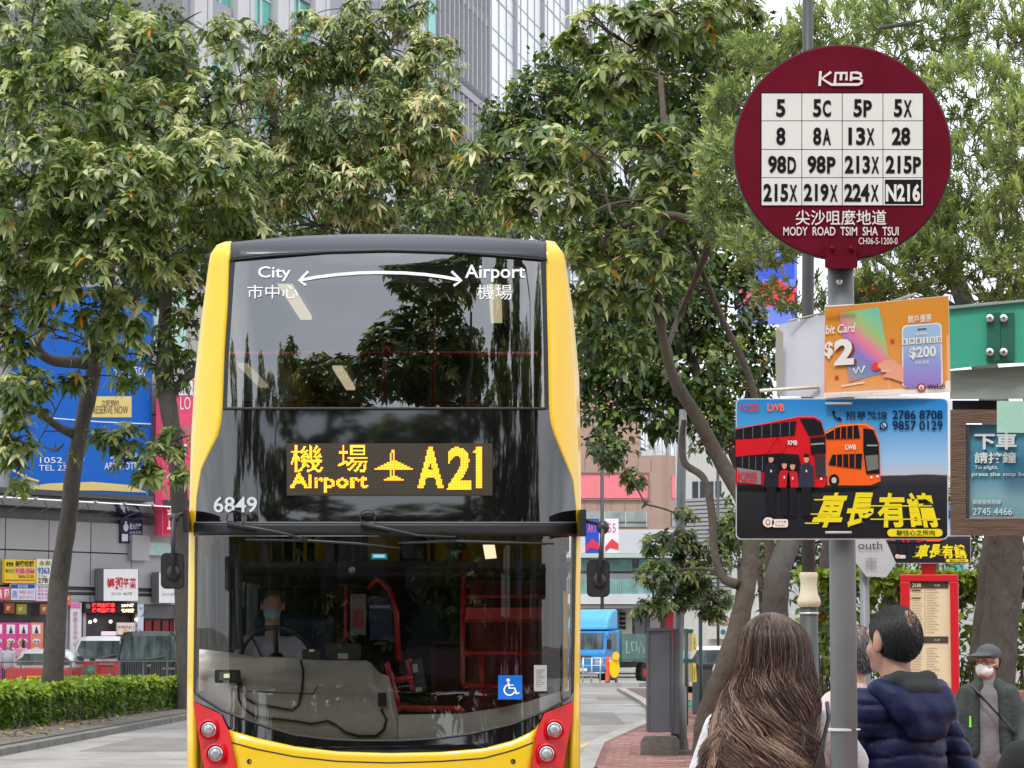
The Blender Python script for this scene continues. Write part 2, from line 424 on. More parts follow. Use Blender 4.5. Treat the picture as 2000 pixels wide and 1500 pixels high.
slab('traffic_island', [(1.2, 97), (4.6, 97), (5.2, 100), (4.6, 104), (1.2, 104)], 0, .15, concrete)
slab('far_pavement', [(-40, 74.5), (0.5, 74.5), (0.5, 100), (-40, 100)], 0, .12, concrete)

# ================================================================ wall planes
class Wall:
    def __init__(s, pa, da, pb, db):
        """vertical plane seen at photo column pa at distance da and at column pb at distance db"""
        s.a = Vector(((pa-CX)/F*da, da, 0)); s.b = Vector(((pb-CX)/F*db, db, 0))
        s.u = (s.b - s.a).normalized(); s.n = Vector((s.u.y, -s.u.x, 0))          # n faces the camera
    def hit(s, px, py, off=0):
        r = ray(px, py); o = Vector((0, 0, EYE)); q = s.a + s.n * off
        t = (q - o).dot(s.n) / r.dot(s.n); return o + r * t
    def fn(s, off=0): return lambda px, py: s.hit(px, py, off)
    def uz(s, px, py, off=0):
        h = s.hit(px, py, off); return (h - s.a).dot(s.u), h.z
    def pt(s, u, z, off=0): 
        q = s.a + s.u * u + s.n * off; return Vector((q.x, q.y, z))
    def bx(s, mb, u0, u1, z0, z1, o0, o1, m):
        vs = [s.pt(u, z, o) for z in (z0, z1) for u, o in ((u0, o1), (u1, o1), (u1, o0), (u0, o0))]
        mb.add(vs, [(3,2,1,0),(4,5,6,7),(0,1,5,4),(1,2,6,5),(2,3,7,6),(3,0,4,7)], m)
    def pbox(s, mb, x0, y0, x1, y1, o0, o1, m):
        u0, _ = s.uz(x0, y1, o1); u1, _ = s.uz(x1, y1, o1); xm = (x0+x1)/2
        _, z0 = s.uz(xm, y1, o1); _, z1 = s.uz(xm, y0, o1)
        s.bx(mb, u0, u1, z0, z1, o0, o1, m)
teal = mat('teal_glass', (.10, .42, .36), .12, var=.25, scale=.4, spec=.8)
dglass = mat('dark_glass', (.05, .07, .08), .08, var=.4, scale=.5, spec=.8)
gpanel = mat('grey_panel', (.40, .40, .405), .55, var=.05, scale=.5, dirt=.15)
gpanel2 = mat('grey_panel_warm', (.43, .425, .42), .55, var=.05, scale=.5, dirt=.15)
seam = mat('panel_seam', (.22, .22, .22), .8)
palew = mat('pale_stone', (.55, .54, .55), .6, var=.06, scale=1, dirt=.15)
midgrey = mat('spandrel_grey', (.30, .30, .335), .55, var=.08, scale=.7)
silver = mat('brushed_metal', (.55, .56, .57), .35, metal=.7, var=.08)
darkm = mat('dark_metal', (.05, .052, .055), .5, var=.2)
blackp = mat('black_plastic', (.018, .018, .02), .42, var=.2, scale=12)

# ---------------------------------------------------------------- shopping building on the left
W = Wall(0, 74, 400, 80.5)
b = thing('shopping_building', 'grey panelled shopping building with glass canopy and dark shop fronts beyond the taxis', 'building', W.pt(0, 0))
bw = MB(); W.bx(bw, -14, 7.2, 0, 26, -.6, -.25, seam); bw.build('wall', b)
# upper cladding panels and the band between canopy and shop fronts
def panels(x0, x1, rows, nx, mats, o0=-.24, o1=-.06, gap=.02, name='panel'):
    u0, _ = W.uz(x0, 1100, o1); u1, _ = W.uz(x1, 1100, o1); du = (u1-u0)/nx
    for (y0, y1) in rows:
        z0 = W.uz(200, y1)[1]; z1 = W.uz(200, y0)[1]
        for i in range(nx):
            mb = MB(); W.bx(mb, u0+i*du+gap, u0+(i+1)*du-gap, z0+gap, z1-gap, o0, o1+random.uniform(-.004, .004), random.choice(mats)); mb.build(name, b)
panels(-170, 480, [(1020, 1080), (1080, 1148)], 8, [gpanel, gpanel2])
panels(-170, 480, [(1162, 1180)], 8, [gpanel])
panels(-170, 480, [(420, 640), (640, 800), (800, 975)], 5, [palew, gpanel2])
mb = MB(); W.pbox(mb, -170, 1148, 480, 1152, -.24, -.10, darkm); W.pbox(mb, -170, 1153, 480, 1156, -.24, -.12, gpanel); W.pbox(mb, -170, 1157, 480, 1161, -.24, -.10, darkm); mb.build('louvre_band', b)
canopy_glass = glass('canopy_glass', (.70, .85, .80), 1.5)
mb = MB(); W.pbox(mb, -170, 955, 300, 966, -.24, .9, darkm); W.pbox(mb, -170, 966, 300, 980, -.24, .5, mat('soffit', (.45, .46, .46), .6)); mb.build('canopy_beam', b)
u0 = W.uz(-170, 1000)[0]; u1 = W.uz(300, 1000)[0]
for i in range(8):
    a_, c_ = u0 + (u1-u0)*i/8, u0 + (u1-u0)*(i+1)/8
    mb = MB(); zt, zb = W.uz(150, 982)[1], W.uz(150, 1006)[1]
    vs = [W.pt(a_+.03, zb, -.1), W.pt(c_-.03, zb, -.1), W.pt(c_-.03, zt-.05, 1.1), W.pt(a_+.03, zt-.05, 1.1)]
    vs += [v + Vector((0, 0, .03)) for v in vs]
    mb.add(vs, [(3,2,1,0),(4,5,6,7),(0,1,5,4),(1,2,6,5),(2,3,7,6),(3,0,4,7)], canopy_glass); mb.build('canopy_pane', b)
    mb = MB(); mb.tube([W.pt(a_, zt+.02, -.1), W.pt(a_, zt-.02, 1.15)], .035, silver, 6); mb.tube([W.pt(a_, zb+.0, -.1), W.pt(a_, zt-.05, .9)], .025, silver, 6); mb.build('canopy_bracket', b)
# shop fronts
inn = mat('shop_interior', (.045, .042, .045), .6, var=.6, scale=1.5)
mb = MB(); W.pbox(mb, -170, 1180, 480, 1345, -.24, -.2, inn); mb.build('shop_recess', b)
for x0, x1 in ((124, 138), (160, 166), (266, 272), (345, 372), (-40, -28)):
    mb = MB(); W.pbox(mb, x0, 1178, x1, 1350, -.2, 0, palew if x0 > 300 else mat('pilaster', (.35, .35, .37), .5)); mb.build('pilaster', b)
mb = MB(); W.pbox(mb, 281, 1182, 345, 1208, -.2, -.08, mat('shutter_grey', (.10, .10, .10), .5, stretch=(1, 1, 20))); mb.build('roller_shutter', b)
for x0 in (283, 300, 317, 332):
    mb = MB(); W.pbox(mb, x0, 1212, x0+12, 1246, -.2, -.14, random.choice([paint(120, 45, 50), paint(70, 60, 62), paint(90, 92, 96)])); mb.build('display_item', b)
for k, (x0, y0) in enumerate(((172, 1215), (182, 1212), (212, 1214), (262, 1210))):
    mb = MB(); c = W.hit(x0 + 4, y0, .1); mb.sphere(c, .05, mat('lamp_glow_%d' % k, (.9, .8, .6), emit=(1, .85, .6), estr=2), 8, 5); mb.build('downlight', b)
mb = MB(); W.pbox(mb, 258, 1045, 292, 1095, -.06, .12, gpanel); W.pbox(mb, 292, 1060, 330, 1085, -.06, .1, mat('mint_pane', (.35, .55, .5), .2)); mb.build('corner_box', b)
b2 = mat('mint_window', (.40, .62, .56), .2, var=.2, scale=.6)
for x0, y0, x1, y1 in ((300, 480, 330, 600), (336, 480, 366, 600), (300, 610, 330, 700), (336, 640, 362, 700), (298, 1064, 345, 1086)):
    mb = MB(); W.pbox(mb, x0, y0, x1, y1, -.1, -.03, b2); mb.build('window', b)

def sign_box(name, label, cat, x0, y0, x1, y1, off, dep, base, draw, group=None, wall=W, side=None):
    """flat advertising box fixed to a wall; draw(mb, fn) adds its print"""
    mb = MB(); wall.pbox(mb, x0, y0, x1, y1, off, off + dep, side or base)
    r = thing(name, label, cat, wall.hit((x0+x1)/2, y1, off), group)
    mb.build('panel', r)
    f = MB(); fn = wall.fn(off + dep + .012); rect(f, x0+.5, y0+.5, x1-.5, y1-.5, fn, base); f.build('face', r)
    pr = MB(); draw(pr, wall.fn(off + dep + .024))
    if pr.v: pr.build('lettering', r)
    return r
bl = paint(0, 98, 196, .45)
def d_(pr, fn):
    wv, yl, dk = paint(235, 240, 245), paint(228, 205, 130), paint(90, 85, 60)
    rect(pr, 176, 774, 257, 815, fn, yl); 
    f2 = lambda x, y: fn(x, y) + W.n * .01
    text(pr, '立即預約', (198, 781, 232, 793), f2, dk); text(pr, 'RESERVE NOW', (182, 793, 250, 808), f2, dk)
    stroke(pr, [(95, 816), (200, 824), (295, 828)], 2, fn, wv)
    text(pr, '九龍酒店', (222, 715, 284, 738), fn, wv); text(pr, '1052, 7/F', (78, 893, 165, 906), fn, wv)
    text(pr, 'TEL 2307', (76, 908, 150, 919), fn, wv)
    text(pr, '皇家太平洋酒店', (214, 884, 268, 896), fn, wv); text(pr, 'ARY HOTEL', (204, 903, 275, 917), fn, wv)
    poly(pr, [(38, 952), (100, 944), (180, 941), (250, 947), (288, 962), (200, 958), (100, 958)], fn, yl)
    stroke(pr, [(22, 916), (50, 932), (76, 940)], 4, fn, yl)
r = sign_box('billboard', 'tall blue hotel billboard with pale yellow button behind the leaning tree trunk', 'billboard', 32, 560, 294, 966, .0, .25, bl, d_)
def d_(pr, fn):
    wv = paint(245, 225, 232); dk = paint(40, 30, 34); hot = paint(205, 25, 60)
    rect(pr, 316, 832, 377, 850, fn, paint(180, 110, 120)); rect(pr, 336, 742, 377, 772, fn, paint(235, 235, 238))
    f2 = lambda x, y: fn(x, y) + W.n * .01
    text(pr, 'OHO', (338, 745, 372, 770), f2, dk); text(pr, 'LO', (352, 775, 372, 800), fn, wv)
    rect(pr, 318, 976, 377, 990, fn, paint(70, 62, 66)); rect(pr, 320, 991, 376, 1042, fn, hot)
    text(pr, '正品', (326, 1000, 366, 1036), f2, wv, .02); text(pr, '日本', (324, 860, 366, 895), fn, wv, .02)
    for k in range(3): poly(pr, arc(345, 925+k*14, 20, 200, 340, 8), fn, dk if k % 2 else hot)
sign_box('vertical_sign', 'tall pink and red vertical sign half hidden between tree trunk and bus', 'shop sign', 316, 742, 380, 1046, .3, .3, paint(232, 78, 118), d_)
def d_(pr, fn):
    wv = paint(225, 228, 240); ellipse = arc(246, 1030, 5, 0, 360, 12, 8)
    poly(pr, ellipse, fn, wv); rect(pr, 244, 1018, 248, 1024, fn, wv); rect(pr, 238, 1043, 250, 1057, fn, wv)
    text(pr, '星火按摩', (253, 1022, 276, 1034), fn, wv, .02); text(pr, '全身足底', (253, 1037, 276, 1043), fn, wv); text(pr, 'B1 2608', (253, 1046, 275, 1054), fn, wv)
sign_box('poster', 'small navy blue and white poster high on the grey panels', 'poster', 235, 1014, 278, 1061, -.05, .05, paint(38, 44, 84), d_)
def d_(pr, fn):
    k = paint(60, 50, 20); rd = paint(215, 60, 60); pk = paint(250, 190, 180)
    text(pr, 'm', (13, 1098, 26, 1106), fn, k, .04); text(pr, '美聯旺舖', (30, 1095, 66, 1107), fn, k, .02); rect(pr, 29, 1109, 68, 1121, fn, pk)
    f2 = lambda x, y: fn(x, y) + W.n * .01
    text(pr, '9100-3566', (30, 1110, 67, 1120), f2, rd, .02); text(pr, '陳先生', (11, 1111, 27, 1119), fn, k); text(pr, '2696-2120', (36, 1123, 66, 1129), fn, k)
    rect(pr, 10, 1132, 68, 1134, fn, rd)
sign_box('agency_sign', 'bright yellow letting agency sign with red phone number above the shops', 'shop sign', 8, 1093, 70, 1139, 0, .1, paint(243, 212, 62), d_)
def d_(pr, fn):
    k = paint(50, 60, 50)
    text(pr, '永新', (77, 1095, 100, 1105), fn, k); text(pr, '9363', (74, 1108, 97, 1121), fn, paint(30, 120, 210), .03); text(pr, '2781', (74, 1129, 98, 1139), fn, k, .02)
    text(pr, 'F Fan', (76, 1122, 92, 1128), fn, paint(190, 90, 180))
sign_box('agency_sign', 'cream agency sign with blue numbers touching the leaning tree trunk', 'shop sign', 71, 1092, 106, 1142, 0, .1, paint(246, 240, 205), d_)
def d_(pr, fn):
    rect(pr, 22, 1141, 68, 1149, fn, paint(48, 82, 168)); f2 = lambda x, y: fn(x, y) + W.n * .01
    text(pr, '韋恩地產', (34, 1142, 54, 1148), f2, paint(235, 235, 245)); text(pr, '9450 5513', (38, 1153, 66, 1160), fn, paint(230, 70, 110)); text(pr, '6233 0112', (38, 1163, 66, 1169), fn, paint(230, 70, 110)); text(pr, '招租', (24, 1153, 34, 1168), fn, paint(60, 110, 200))
sign_box('agency_sign', 'white agency board with blue top strip and pink numbers', 'shop sign', 21, 1140, 69, 1172, .01, .08, paint(226, 232, 244), d_)
def d_(pr, fn): text(pr, '租', (8, 1150, 18, 1168), fn, paint(250, 250, 250), .03); text(pr, '售', (-8, 1150, 4, 1168), fn, paint(250, 230, 230), .03)
sign_box('agency_sign', 'small red and white agency board at the left edge', 'shop sign', -20, 1146, 20, 1172, .01, .08, paint(228, 90, 110), d_)
def d_(pr, fn):
    for i in range(4): text(pr, '豪宅 8228', (74, 1144+i*7, 100, 1149+i*7), fn, paint(225, 90, 150) if i % 2 else paint(80, 80, 150))
sign_box('agency_sign', 'pale pink agency board with small print beside the tree trunk', 'shop sign', 70, 1143, 108, 1174, .01, .08, paint(236, 222, 236), d_)
def d_(pr, fn):
    rd = paint(205, 32, 52); text(pr, '媽', (209, 1129, 224, 1150), fn, rd, .03); text(pr, '湘', (225, 1127, 240, 1152), fn, rd, .03); text(pr, '平', (241, 1130, 252, 1149), fn, rd, .02); text(pr, '菜', (253, 1129, 266, 1150), fn, rd, .02)
    text(pr, '5112 4678', (218, 1157, 258, 1162), fn, paint(80, 120, 90))
sign_box('box_sign', 'square white box sign with red characters above the dark shop entrance', 'shop sign', 202, 1111, 270, 1174, .0, .35, paint(240, 240, 240), d_, side=paint(120, 122, 125))
def d_(pr, fn): text(pr, '5112 4678', (318, 1158, 344, 1163), fn, paint(120, 140, 130)); text(pr, '湘菜', (318, 1130, 344, 1146), fn, paint(205, 32, 52), .02)
sign_box('box_sign', 'narrower white box sign partly behind the wing mirror of the bus', 'shop sign', 310, 1118, 350, 1178, .0, .3, paint(232, 232, 234), d_, side=paint(120, 122, 125))
ledr = mat('led_red', (.5, .01, .01), .4, emit=(1, .02, .02), estr=2.2); ledw = mat('led_warm', (.9, .85, .6), .4, emit=(1, .85, .55), estr=1.8)
def d_(pr, fn):
    for i in range(5):
        for j in range(2): text(pr, '深圳直通車'[i], (180+i*9, 1178+j*10, 188+i*9, 1186+j*10), fn, ledr, .06)
    for j in range(2): text(pr, ('24小時', '快線服')[j], (237, 1179+j*10, 262, 1186+j*10), fn, ledw, .03)
    disc(pr, 172, 1184, 5, 5, fn, paint(120, 120, 120), 12)
sign_box('led_sign', 'dark sign with glowing red and white characters over the shop entrance', 'shop sign', 164, 1176, 268, 1198, -.05, .2, paint(45, 28, 26), d_)
def d_(pr, fn):
    rect(pr, 138, 1178, 157, 1188, fn, paint(236, 120, 185)); text(pr, '按\n摩\n足\n浴\n中\n心', (143, 1194, 152, 1262), fn, paint(190, 110, 140)); poly(pr, [(138, 1285), (157, 1275), (157, 1296), (138, 1296)], fn, paint(190, 50, 90))
sign_box('banner', 'tall white banner with pink top hanging on the pilaster', 'banner', 137, 1177, 158, 1297, .02, .05, paint(233, 228, 236), d_)
def d_(pr, fn): text(pr, 'P', (128, 1165, 135, 1177), fn, paint(250, 240, 220))
sign_box('small_sign', 'small orange sign beside the leaning trunk', 'shop sign', 125, 1162, 138, 1182, .1, .05, paint(238, 106, 60), d_)
def d_(pr, fn):
    text(pr, 'SALE', (266+7, 1186, 279, 1190), fn, paint(40, 40, 70))
    stroke(pr, [(276, 1205), (284, 1196), (290, 1192)], 1.5, fn, paint(60, 60, 70))
sign_box('small_sign', 'narrow pale blue sign beside the grey roller shutter', 'shop sign', 268, 1180, 280, 1240, .0, .1, paint(205, 215, 232), d_)
def d_(pr, fn): text(pr, 'MENU', (232, 1222, 262, 1228), fn, paint(150, 90, 60)); disc(pr, 246, 1234, 5, 4, fn, paint(235, 170, 110), 10)
sign_box('menu_board', 'cream menu board standing in the dark entrance', 'sign board', 229, 1216, 264, 1240, .1, .05, paint(236, 226, 212), d_)
for k, (x0, y0, cl) in enumerate(((8, 1178, (150, 70, 40)), (32, 1180, (150, 140, 40)), (78, 1180, (160, 90, 50)))):
    def d_(pr, fn): text(pr, '減', (x0+4, y0+5, x0+12, y0+14), fn, paint(230, 215, 170), .02)
    sign_box('hanging_notice', ['rust coloured notice hanging in the pink shop front', 'olive notice hanging over the pink posters', 'brown notice hanging nearest the leaning trunk'][k], 'notice', x0, y0, x0+20, y0+20, .05, .03, paint(*cl), d_)
for k in range(4):
    x0 = -16 + k*25
    def d_(pr, fn):
        wv = paint(250, 244, 250); bk = paint(70, 60, 80)
        rect(pr, x0+4, 1220, x0+20, 1238, fn, wv); f2 = lambda x, y: fn(x, y) + W.n*.01
        poly(pr, [(x0+8, 1237), (x0+12, 1222), (x0+16, 1237)], f2, bk)
        for j in range(3): disc(pr, x0+12, 1252+j*17, 8, 5, fn, wv, 10); disc(pr, x0+9, 1253+j*17, 2, 2, f2, bk, 8); disc(pr, x0+15, 1253+j*17, 2, 2, f2, bk, 8)
    sign_box('pink_poster', ['pink shop poster at the very left edge of the shop front', 'pink shop poster behind the two standing women', 'pink shop poster right of the two women', 'pink shop poster with yellow edge against the leaning trunk'][k], 'poster', x0, 1216, x0+24, 1330, .03, .03, paint(232, 88, 160) if k != 3 else paint(238, 150, 120), d_, 'pink posters on the shop front')

# ---------------------------------------------------------------- tower with teal windows (top left)
T = Wall(330, 108, 870, 140)
b = thing('office_tower', 'pale grey office tower with teal windows rising above the left trees', 'tower', T.pt(0, 0))
mb = MB(); U1 = T.uz(864, 200)[0]; ZT = 42
T.bx(mb, -24, U1, 0, ZT, -8, -.5, mat('tower_core', (.3, .31, .34), .6)); mb.build('wall', b)
nb = 9; du = (U1 + 7) / nb
for i in range(nb):
    ua = -7 + i * du
    for o_, w_ in ((0, .22), (du*.17, .16), (du*.34, .13)):
        mb = MB(); T.bx(mb, ua + o_, ua + o_ + du*w_*.8, 0, ZT, -.48, .0 - o_*.05, palew); mb.build('pier', b)
    for j in range(6):
        z = 13.0 + j * 4.6
        mb = MB(); T.bx(mb, ua+du*.47, ua+du*.98, z, z + 2.3, -.48, -.22, midgrey); mb.build('spandrel', b)
        wn = MB(); T.bx(wn, ua+du*.47, ua+du*.98, z+2.32, z+4.58, -.48, -.38, teal); wo_ = wn.build('window', b)
        fr = MB(); T.bx(fr, ua+du*.70, ua+du*.73, z+2.33, z+4.57, -.37, -.30, palew); T.bx(fr, ua+du*.47, ua+du*.98, z+3.6, z+3.68, -.37, -.31, palew); fr.build('mullion', wo_)
# ---------------------------------------------------------------- louvred block
L_ = Wall(800, 140, 957, 158)
b = thing('louvred_building', 'slate grey building with close vertical fins between the towers', 'building', L_.pt(0, 0))
ue = L_.uz(957, 200)[0]; mb = MB(); L_.bx(mb, -6, ue, 0, 52, -8, -.4, mat('louvre_back', (.20, .205, .225), .6)); mb.build('wall', b)
fin = mat('fin', (.42, .42, .45), .5); n = 22
for i in range(n):
    u = -6 + (ue + 6) * (i + .5) / n
    for z0, z1 in ((4, 24.2), (25.2, 33.0), (34.0, 52)):
        mb = MB(); L_.bx(mb, u-.07, u+.09, z0, z1, -.4, .15, fin); mb.build('fin', b)
for z in (24.4, 33.2, 28.4, 38.5, 45, 20, 15):
    mb = MB(); L_.bx(mb, -6, ue, z, z+.45, -.39, .02, midgrey); mb.build('ledge', b)
for k in range(8):
    mb = MB(); u = ue - 2.2 + (k % 3) * .8; z = 21.5 + k*1.6; L_.bx(mb, u, u+.5, z, z+.8, .16, .5, palew); mb.build('air_conditioner', b)
# ---------------------------------------------------------------- white gridded tower
G_ = Wall(958, 165, 1320, 235)
b = thing('white_tower', 'white curtain walled tower with fine grey grid above the bus', 'tower', G_.pt(0, 0))
wt_ = mat('white_cladding', (.78, .79, .82), .35, var=.05, scale=.4); mb = MB(); ue = G_.uz(1320, 200)[0]; G_.bx(mb, 0, ue, 0, 66, -8, 0, wt_); mb.build('wall', b)
gl_ = mat('grid_line', (.36, .37, .40), .5); n = 34
for i in range(n + 1):
    u = ue * i / n; mb = MB(); big = i % 4 == 3
    G_.bx(mb, u-.05*(3.2 if big else 1), u+.05*(3.2 if big else 1), 0, 66, .002, .28 if big else .06, gl_); mb.build('mullion', b)
for j in range(20):
    z = 4 + 3.2*j; mb = MB(); G_.bx(mb, 0, ue, z, z+.10, .002, .05, gl_); mb.build('transom', b)
    mb = MB(); G_.bx(mb, 0, ue, z+1.1, z+1.16, .002, .04, gl_); mb.build('transom', b)
# ---------------------------------------------------------------- brown and pink building, right of the bus
D = 142; K = Wall(1100, D, 1318, D)
brown = mat('brown_tile', (.40, .27, .22), .7, var=.08, scale=.8, dirt=.15); pk = paint(235, 130, 140, .6); pk2 = mat('brown_line', (.28, .19, .16), .8)
b = thing('brown_building', 'brown tiled building with large blank pink panels right of the bus', 'building', K.pt(0, 0))
mb = MB(); K.pbox(mb, 1060, 893, 1308, 1300, -6, 0, brown); K.pbox(mb, 1060, 740, 1250, 893, -6, -2, brown); mb.build('wall', b)
K2 = Wall(1309, D, 1420, D + 10)
mb = MB(); K2.pbox(mb, 1309.2, 893, 1345, 1300, -4, 0, brown); mb.build('wall', b)
for r_ in ((1070, 926, 1266, 973),): 
    mb = MB(); K.pbox(mb, *r_, .01, .06, pk); mb.build('blank_panel', b)
    mb = MB(); K.pbox(mb, 1070, 922, 1268, 925, .01, .12, pk2); K.pbox(mb, 1266.5, 926, 1269, 973, .01, .12, pk2); K.pbox(mb, 1070, 974, 1269, 977, .01, .12, pk2); mb.build('panel_frame', b)
mb = MB(); K2.pbox(mb, 1313, 932, 1342, 975, .01, .06, pk); mb.build('blank_panel', b)
for i, x in enumerate(range(1090, 1320, 26)):
    mb = MB(); K.pbox(mb, x, 895, x+.6, 920, .005, .03, pk2); K.pbox(mb, x, 978, x+.6, 996, .005, .03, pk2); mb.build('tile_joint', b)
for i, x in enumerate((1100, 1141, 1182, 1223)):
    mb = MB(); K.pbox(mb, x, 999, x+40, 1029, .01, .08, mat('shopfront_glass_%d' % i, (.30, .34, .33), .15, var=.35, scale=1.2)); w_ = mb.build('window', b)
    mb = MB(); K.pbox(mb, x, 1019, x+40, 1020.5, .085, .12, darkm); K.pbox(mb, x+39, 999, x+41, 1029, .085, .14, palew); mb.build('frame', w_)
mb = MB(); K2.pbox(mb, 1312, 1000, 1340, 1030, .01, .05, dglass); mb.build('window', b)
# rooftop plant
for k, (x0, y0, x1, y1) in enumerate(((1222, 872, 1236, 893), (1238, 862, 1250, 893), (1252, 878, 1275, 893), (1280, 868, 1290, 893))):
    mb = MB(); K.pbox(mb, x0, y0, x1, y1, -3, -2.5+k*.1, silver); mb.build('roof_unit', b)
# ---------------------------------------------------------------- white podium with green glass
D = 126; Q_ = Wall(1100, D, 1345, D)
b = thing('podium_building', 'white curved podium with green glass balconies behind the blue truck', 'building', Q_.pt(0, 0))
wp = mat('white_render', (.66, .68, .72), .5, var=.05, scale=.6, dirt=.12); gg = mat('green_glass', (.22, .42, .40), .12, var=.35, scale=.8)
mb = MB(); Q_.pbox(mb, 1050, 1090, 1345, 1300, -6, -1.2, mat('podium_back', (.30, .29, .29), .7, var=.4, scale=.6)); mb.build('wall', b)
mb = MB(); Q_.pbox(mb, 1050, 1034, 1338, 1080, -5, 0, wp); mb.build('fascia', b)
mb = MB(); Q_.pbox(mb, 1050, 1080.5, 1338, 1089, -5, .06, mat('mint_trim', (.50, .62, .55), .4)); mb.build('trim', b)
mb = MB(); Q_.pbox(mb, 1050, 1160, 1322, 1180, -4, .4, wp); mb.build('balcony_slab', b)
for k, x in enumerate(range(1132, 1320, 27)):
    mb = MB(); Q_.pbox(mb, x, 1131, x+25.5, 1160, .3, .36, gg); mb.build('balustrade_pane', b)
    mb = MB(); Q_.pbox(mb, x+25.6, 1128, x+26.8, 1160, .3, .42, silver); mb.build('post', b)
for x0, x1 in ((1130, 1150), (1180, 1235), (1248, 1280), (1290, 1318)):
    mb = MB(); Q_.pbox(mb, x0, 1092, x1, 1116, -1.2, -1.0, gg); mb.build('window', b)
mb = MB(); Q_.pbox(mb, 1050, 1120, 1338, 1131, -1.2, -.9, palew); mb.build('band', b)
mb = MB(); Q_.pbox(mb, 1050, 1182, 1345, 1188, -3, .2, mat('beige_band', (.50, .46, .40), .6)); mb.build('band', b)
for k, x in enumerate((1215, 1240, 1270, 1300)):
    mb = MB(); Q_.pbox(mb, x, 1190, x+20, 1300, -1.1, -.9, [paint(196, 190, 180), paint(120, 124, 128), paint(180, 175, 168), paint(205, 60, 70)][k]); mb.build('shop_window', b)
for k in range(4):
    mb = MB(); Q_.pbox(mb, 1210, 1196+k*9, 1222, 1202+k*9, -.88, -.8, paint(30, 30, 32)); mb.build('wall_characters', b)
# a white building further right
E_ = Wall(1330, 118, 1620, 112)
b = thing('white_building', 'pale building with louvred floors behind the bare branches', 'building', E_.pt(0, 0))
mb = MB(); E_.pbox(mb, 1322, 780, 1700, 1340, -6, 0, mat('off_white_render', (.62, .61, .59), .6, var=.05, dirt=.15)); mb.build('wall', b)
for x in (1352, 1382):
    mb = MB(); E_.pbox(mb, x, 940, x+26, 972, .01, .05, dglass); w_ = mb.build('window', b)
    mb = MB(); E_.pbox(mb, x+12, 940, x+14, 972, .055, .1, palew); mb.build('mullion', w_)
for k in range(26):
    mb = MB(); E_.pbox(mb, 1335, 972+k*8, 1425, 977.5+k*8, .01, .14, gpanel); mb.build('louvre', b)
for k in range(8):
    mb = MB(); E_.pbox(mb, 1440 + (k % 4)*40, 1000 + (k//4)*90, 1468 + (k % 4)*40, 1050 + (k//4)*90, .01, .05, dglass); mb.build('window', b)
mb = MB(); E_.pbox(mb, 1380, 1212, 1432, 1248, .1, .3, paint(210, 205, 200)); mb.build('shop_fascia', b)
mb = MB(); f_ = E_.fn(.32)
text(mb, '20460', (1384, 1214, 1428, 1222), f_, paint(60, 60, 62)); disc(mb, 1412, 1234, 5, 5, f_, paint(70, 120, 150), 12); disc(mb, 1420, 1216, 4, 4, E_.fn(.33), paint(240, 150, 90), 10)
mb.build('lettering', b)
# far background behind the right trees
B_ = Wall(1560, 100, 2200, 90)
b = thing('pale_block', 'pale building glimpsed through leaves behind the red timetable panel', 'building', B_.pt(0, 0))
mb = MB(); B_.pbox(mb, 1500, 1060, 2300, 1340, -6, 0, mat('pale_wall', (.5, .5, .5), .6, dirt=.2)); mb.build('wall', b)
for k in range(12):
    mb = MB(); B_.pbox(mb, 1510+k*48, 1085, 1545+k*48, 1130, .01, .05, [dglass, teal, paint(200, 210, 215)][k % 3]); mb.build('window', b)
B3 = Wall(1420, 88, 1600, 88)
def d_(pr, fn):
    rect(pr, 1446, 500, 1552, 545, fn, paint(60, 90, 200)); rect(pr, 1445, 560, 1556, 600, fn, paint(240, 90, 140)); text(pr, 'K11', (1450, 606, 1480, 624), fn, paint(230, 235, 250), .03)
    poly(pr, [(1470, 560), (1520, 545), (1556, 575), (1530, 600)], lambda x, y: fn(x, y) + B3.n*.02, paint(230, 60, 60))
sign_box('video_screen', 'blue and pink advertising screen seen through leaves left of the round stop sign', 'screen', 1442, 470, 1558, 632, 0, .3, mat('screen_blue', (.05, .08, .35), .4, emit=(.15, .22, .8), estr=.5), d_, wall=B3)
def d_(pr, fn): poly(pr, [(1665, 545), (1720, 560), (1725, 590), (1680, 580)], fn, paint(235, 60, 70))
sign_box('video_screen', 'small red and blue screen behind leaves right of the stop pole', 'screen', 1655, 538, 1730, 600, 0, .3, paint(70, 80, 170), d_, wall=B3)

# ---------------------------------------------------------------- unseen block added behind the viewer to hide low sky in the bus reflections
b = thing('low_sky_blocker', 'unseen dark glazed block added behind the viewer to hide low sky in the bus glass', 'building', (0, -46, 0))
mb = MB(); mb.box(-60, 60, -60, -46, 0, 7.5, mat('block_wall', (.12, .11, .105), .7, var=.2, scale=.3)); mb.build('wall', b)
for i in range(20):
    for j in range(2): mb = MB(); mb.box(-59+i*6, -55+i*6, -46, -45.9, 1.5+j*4, 4+j*4, dglass); mb.build('window', b)
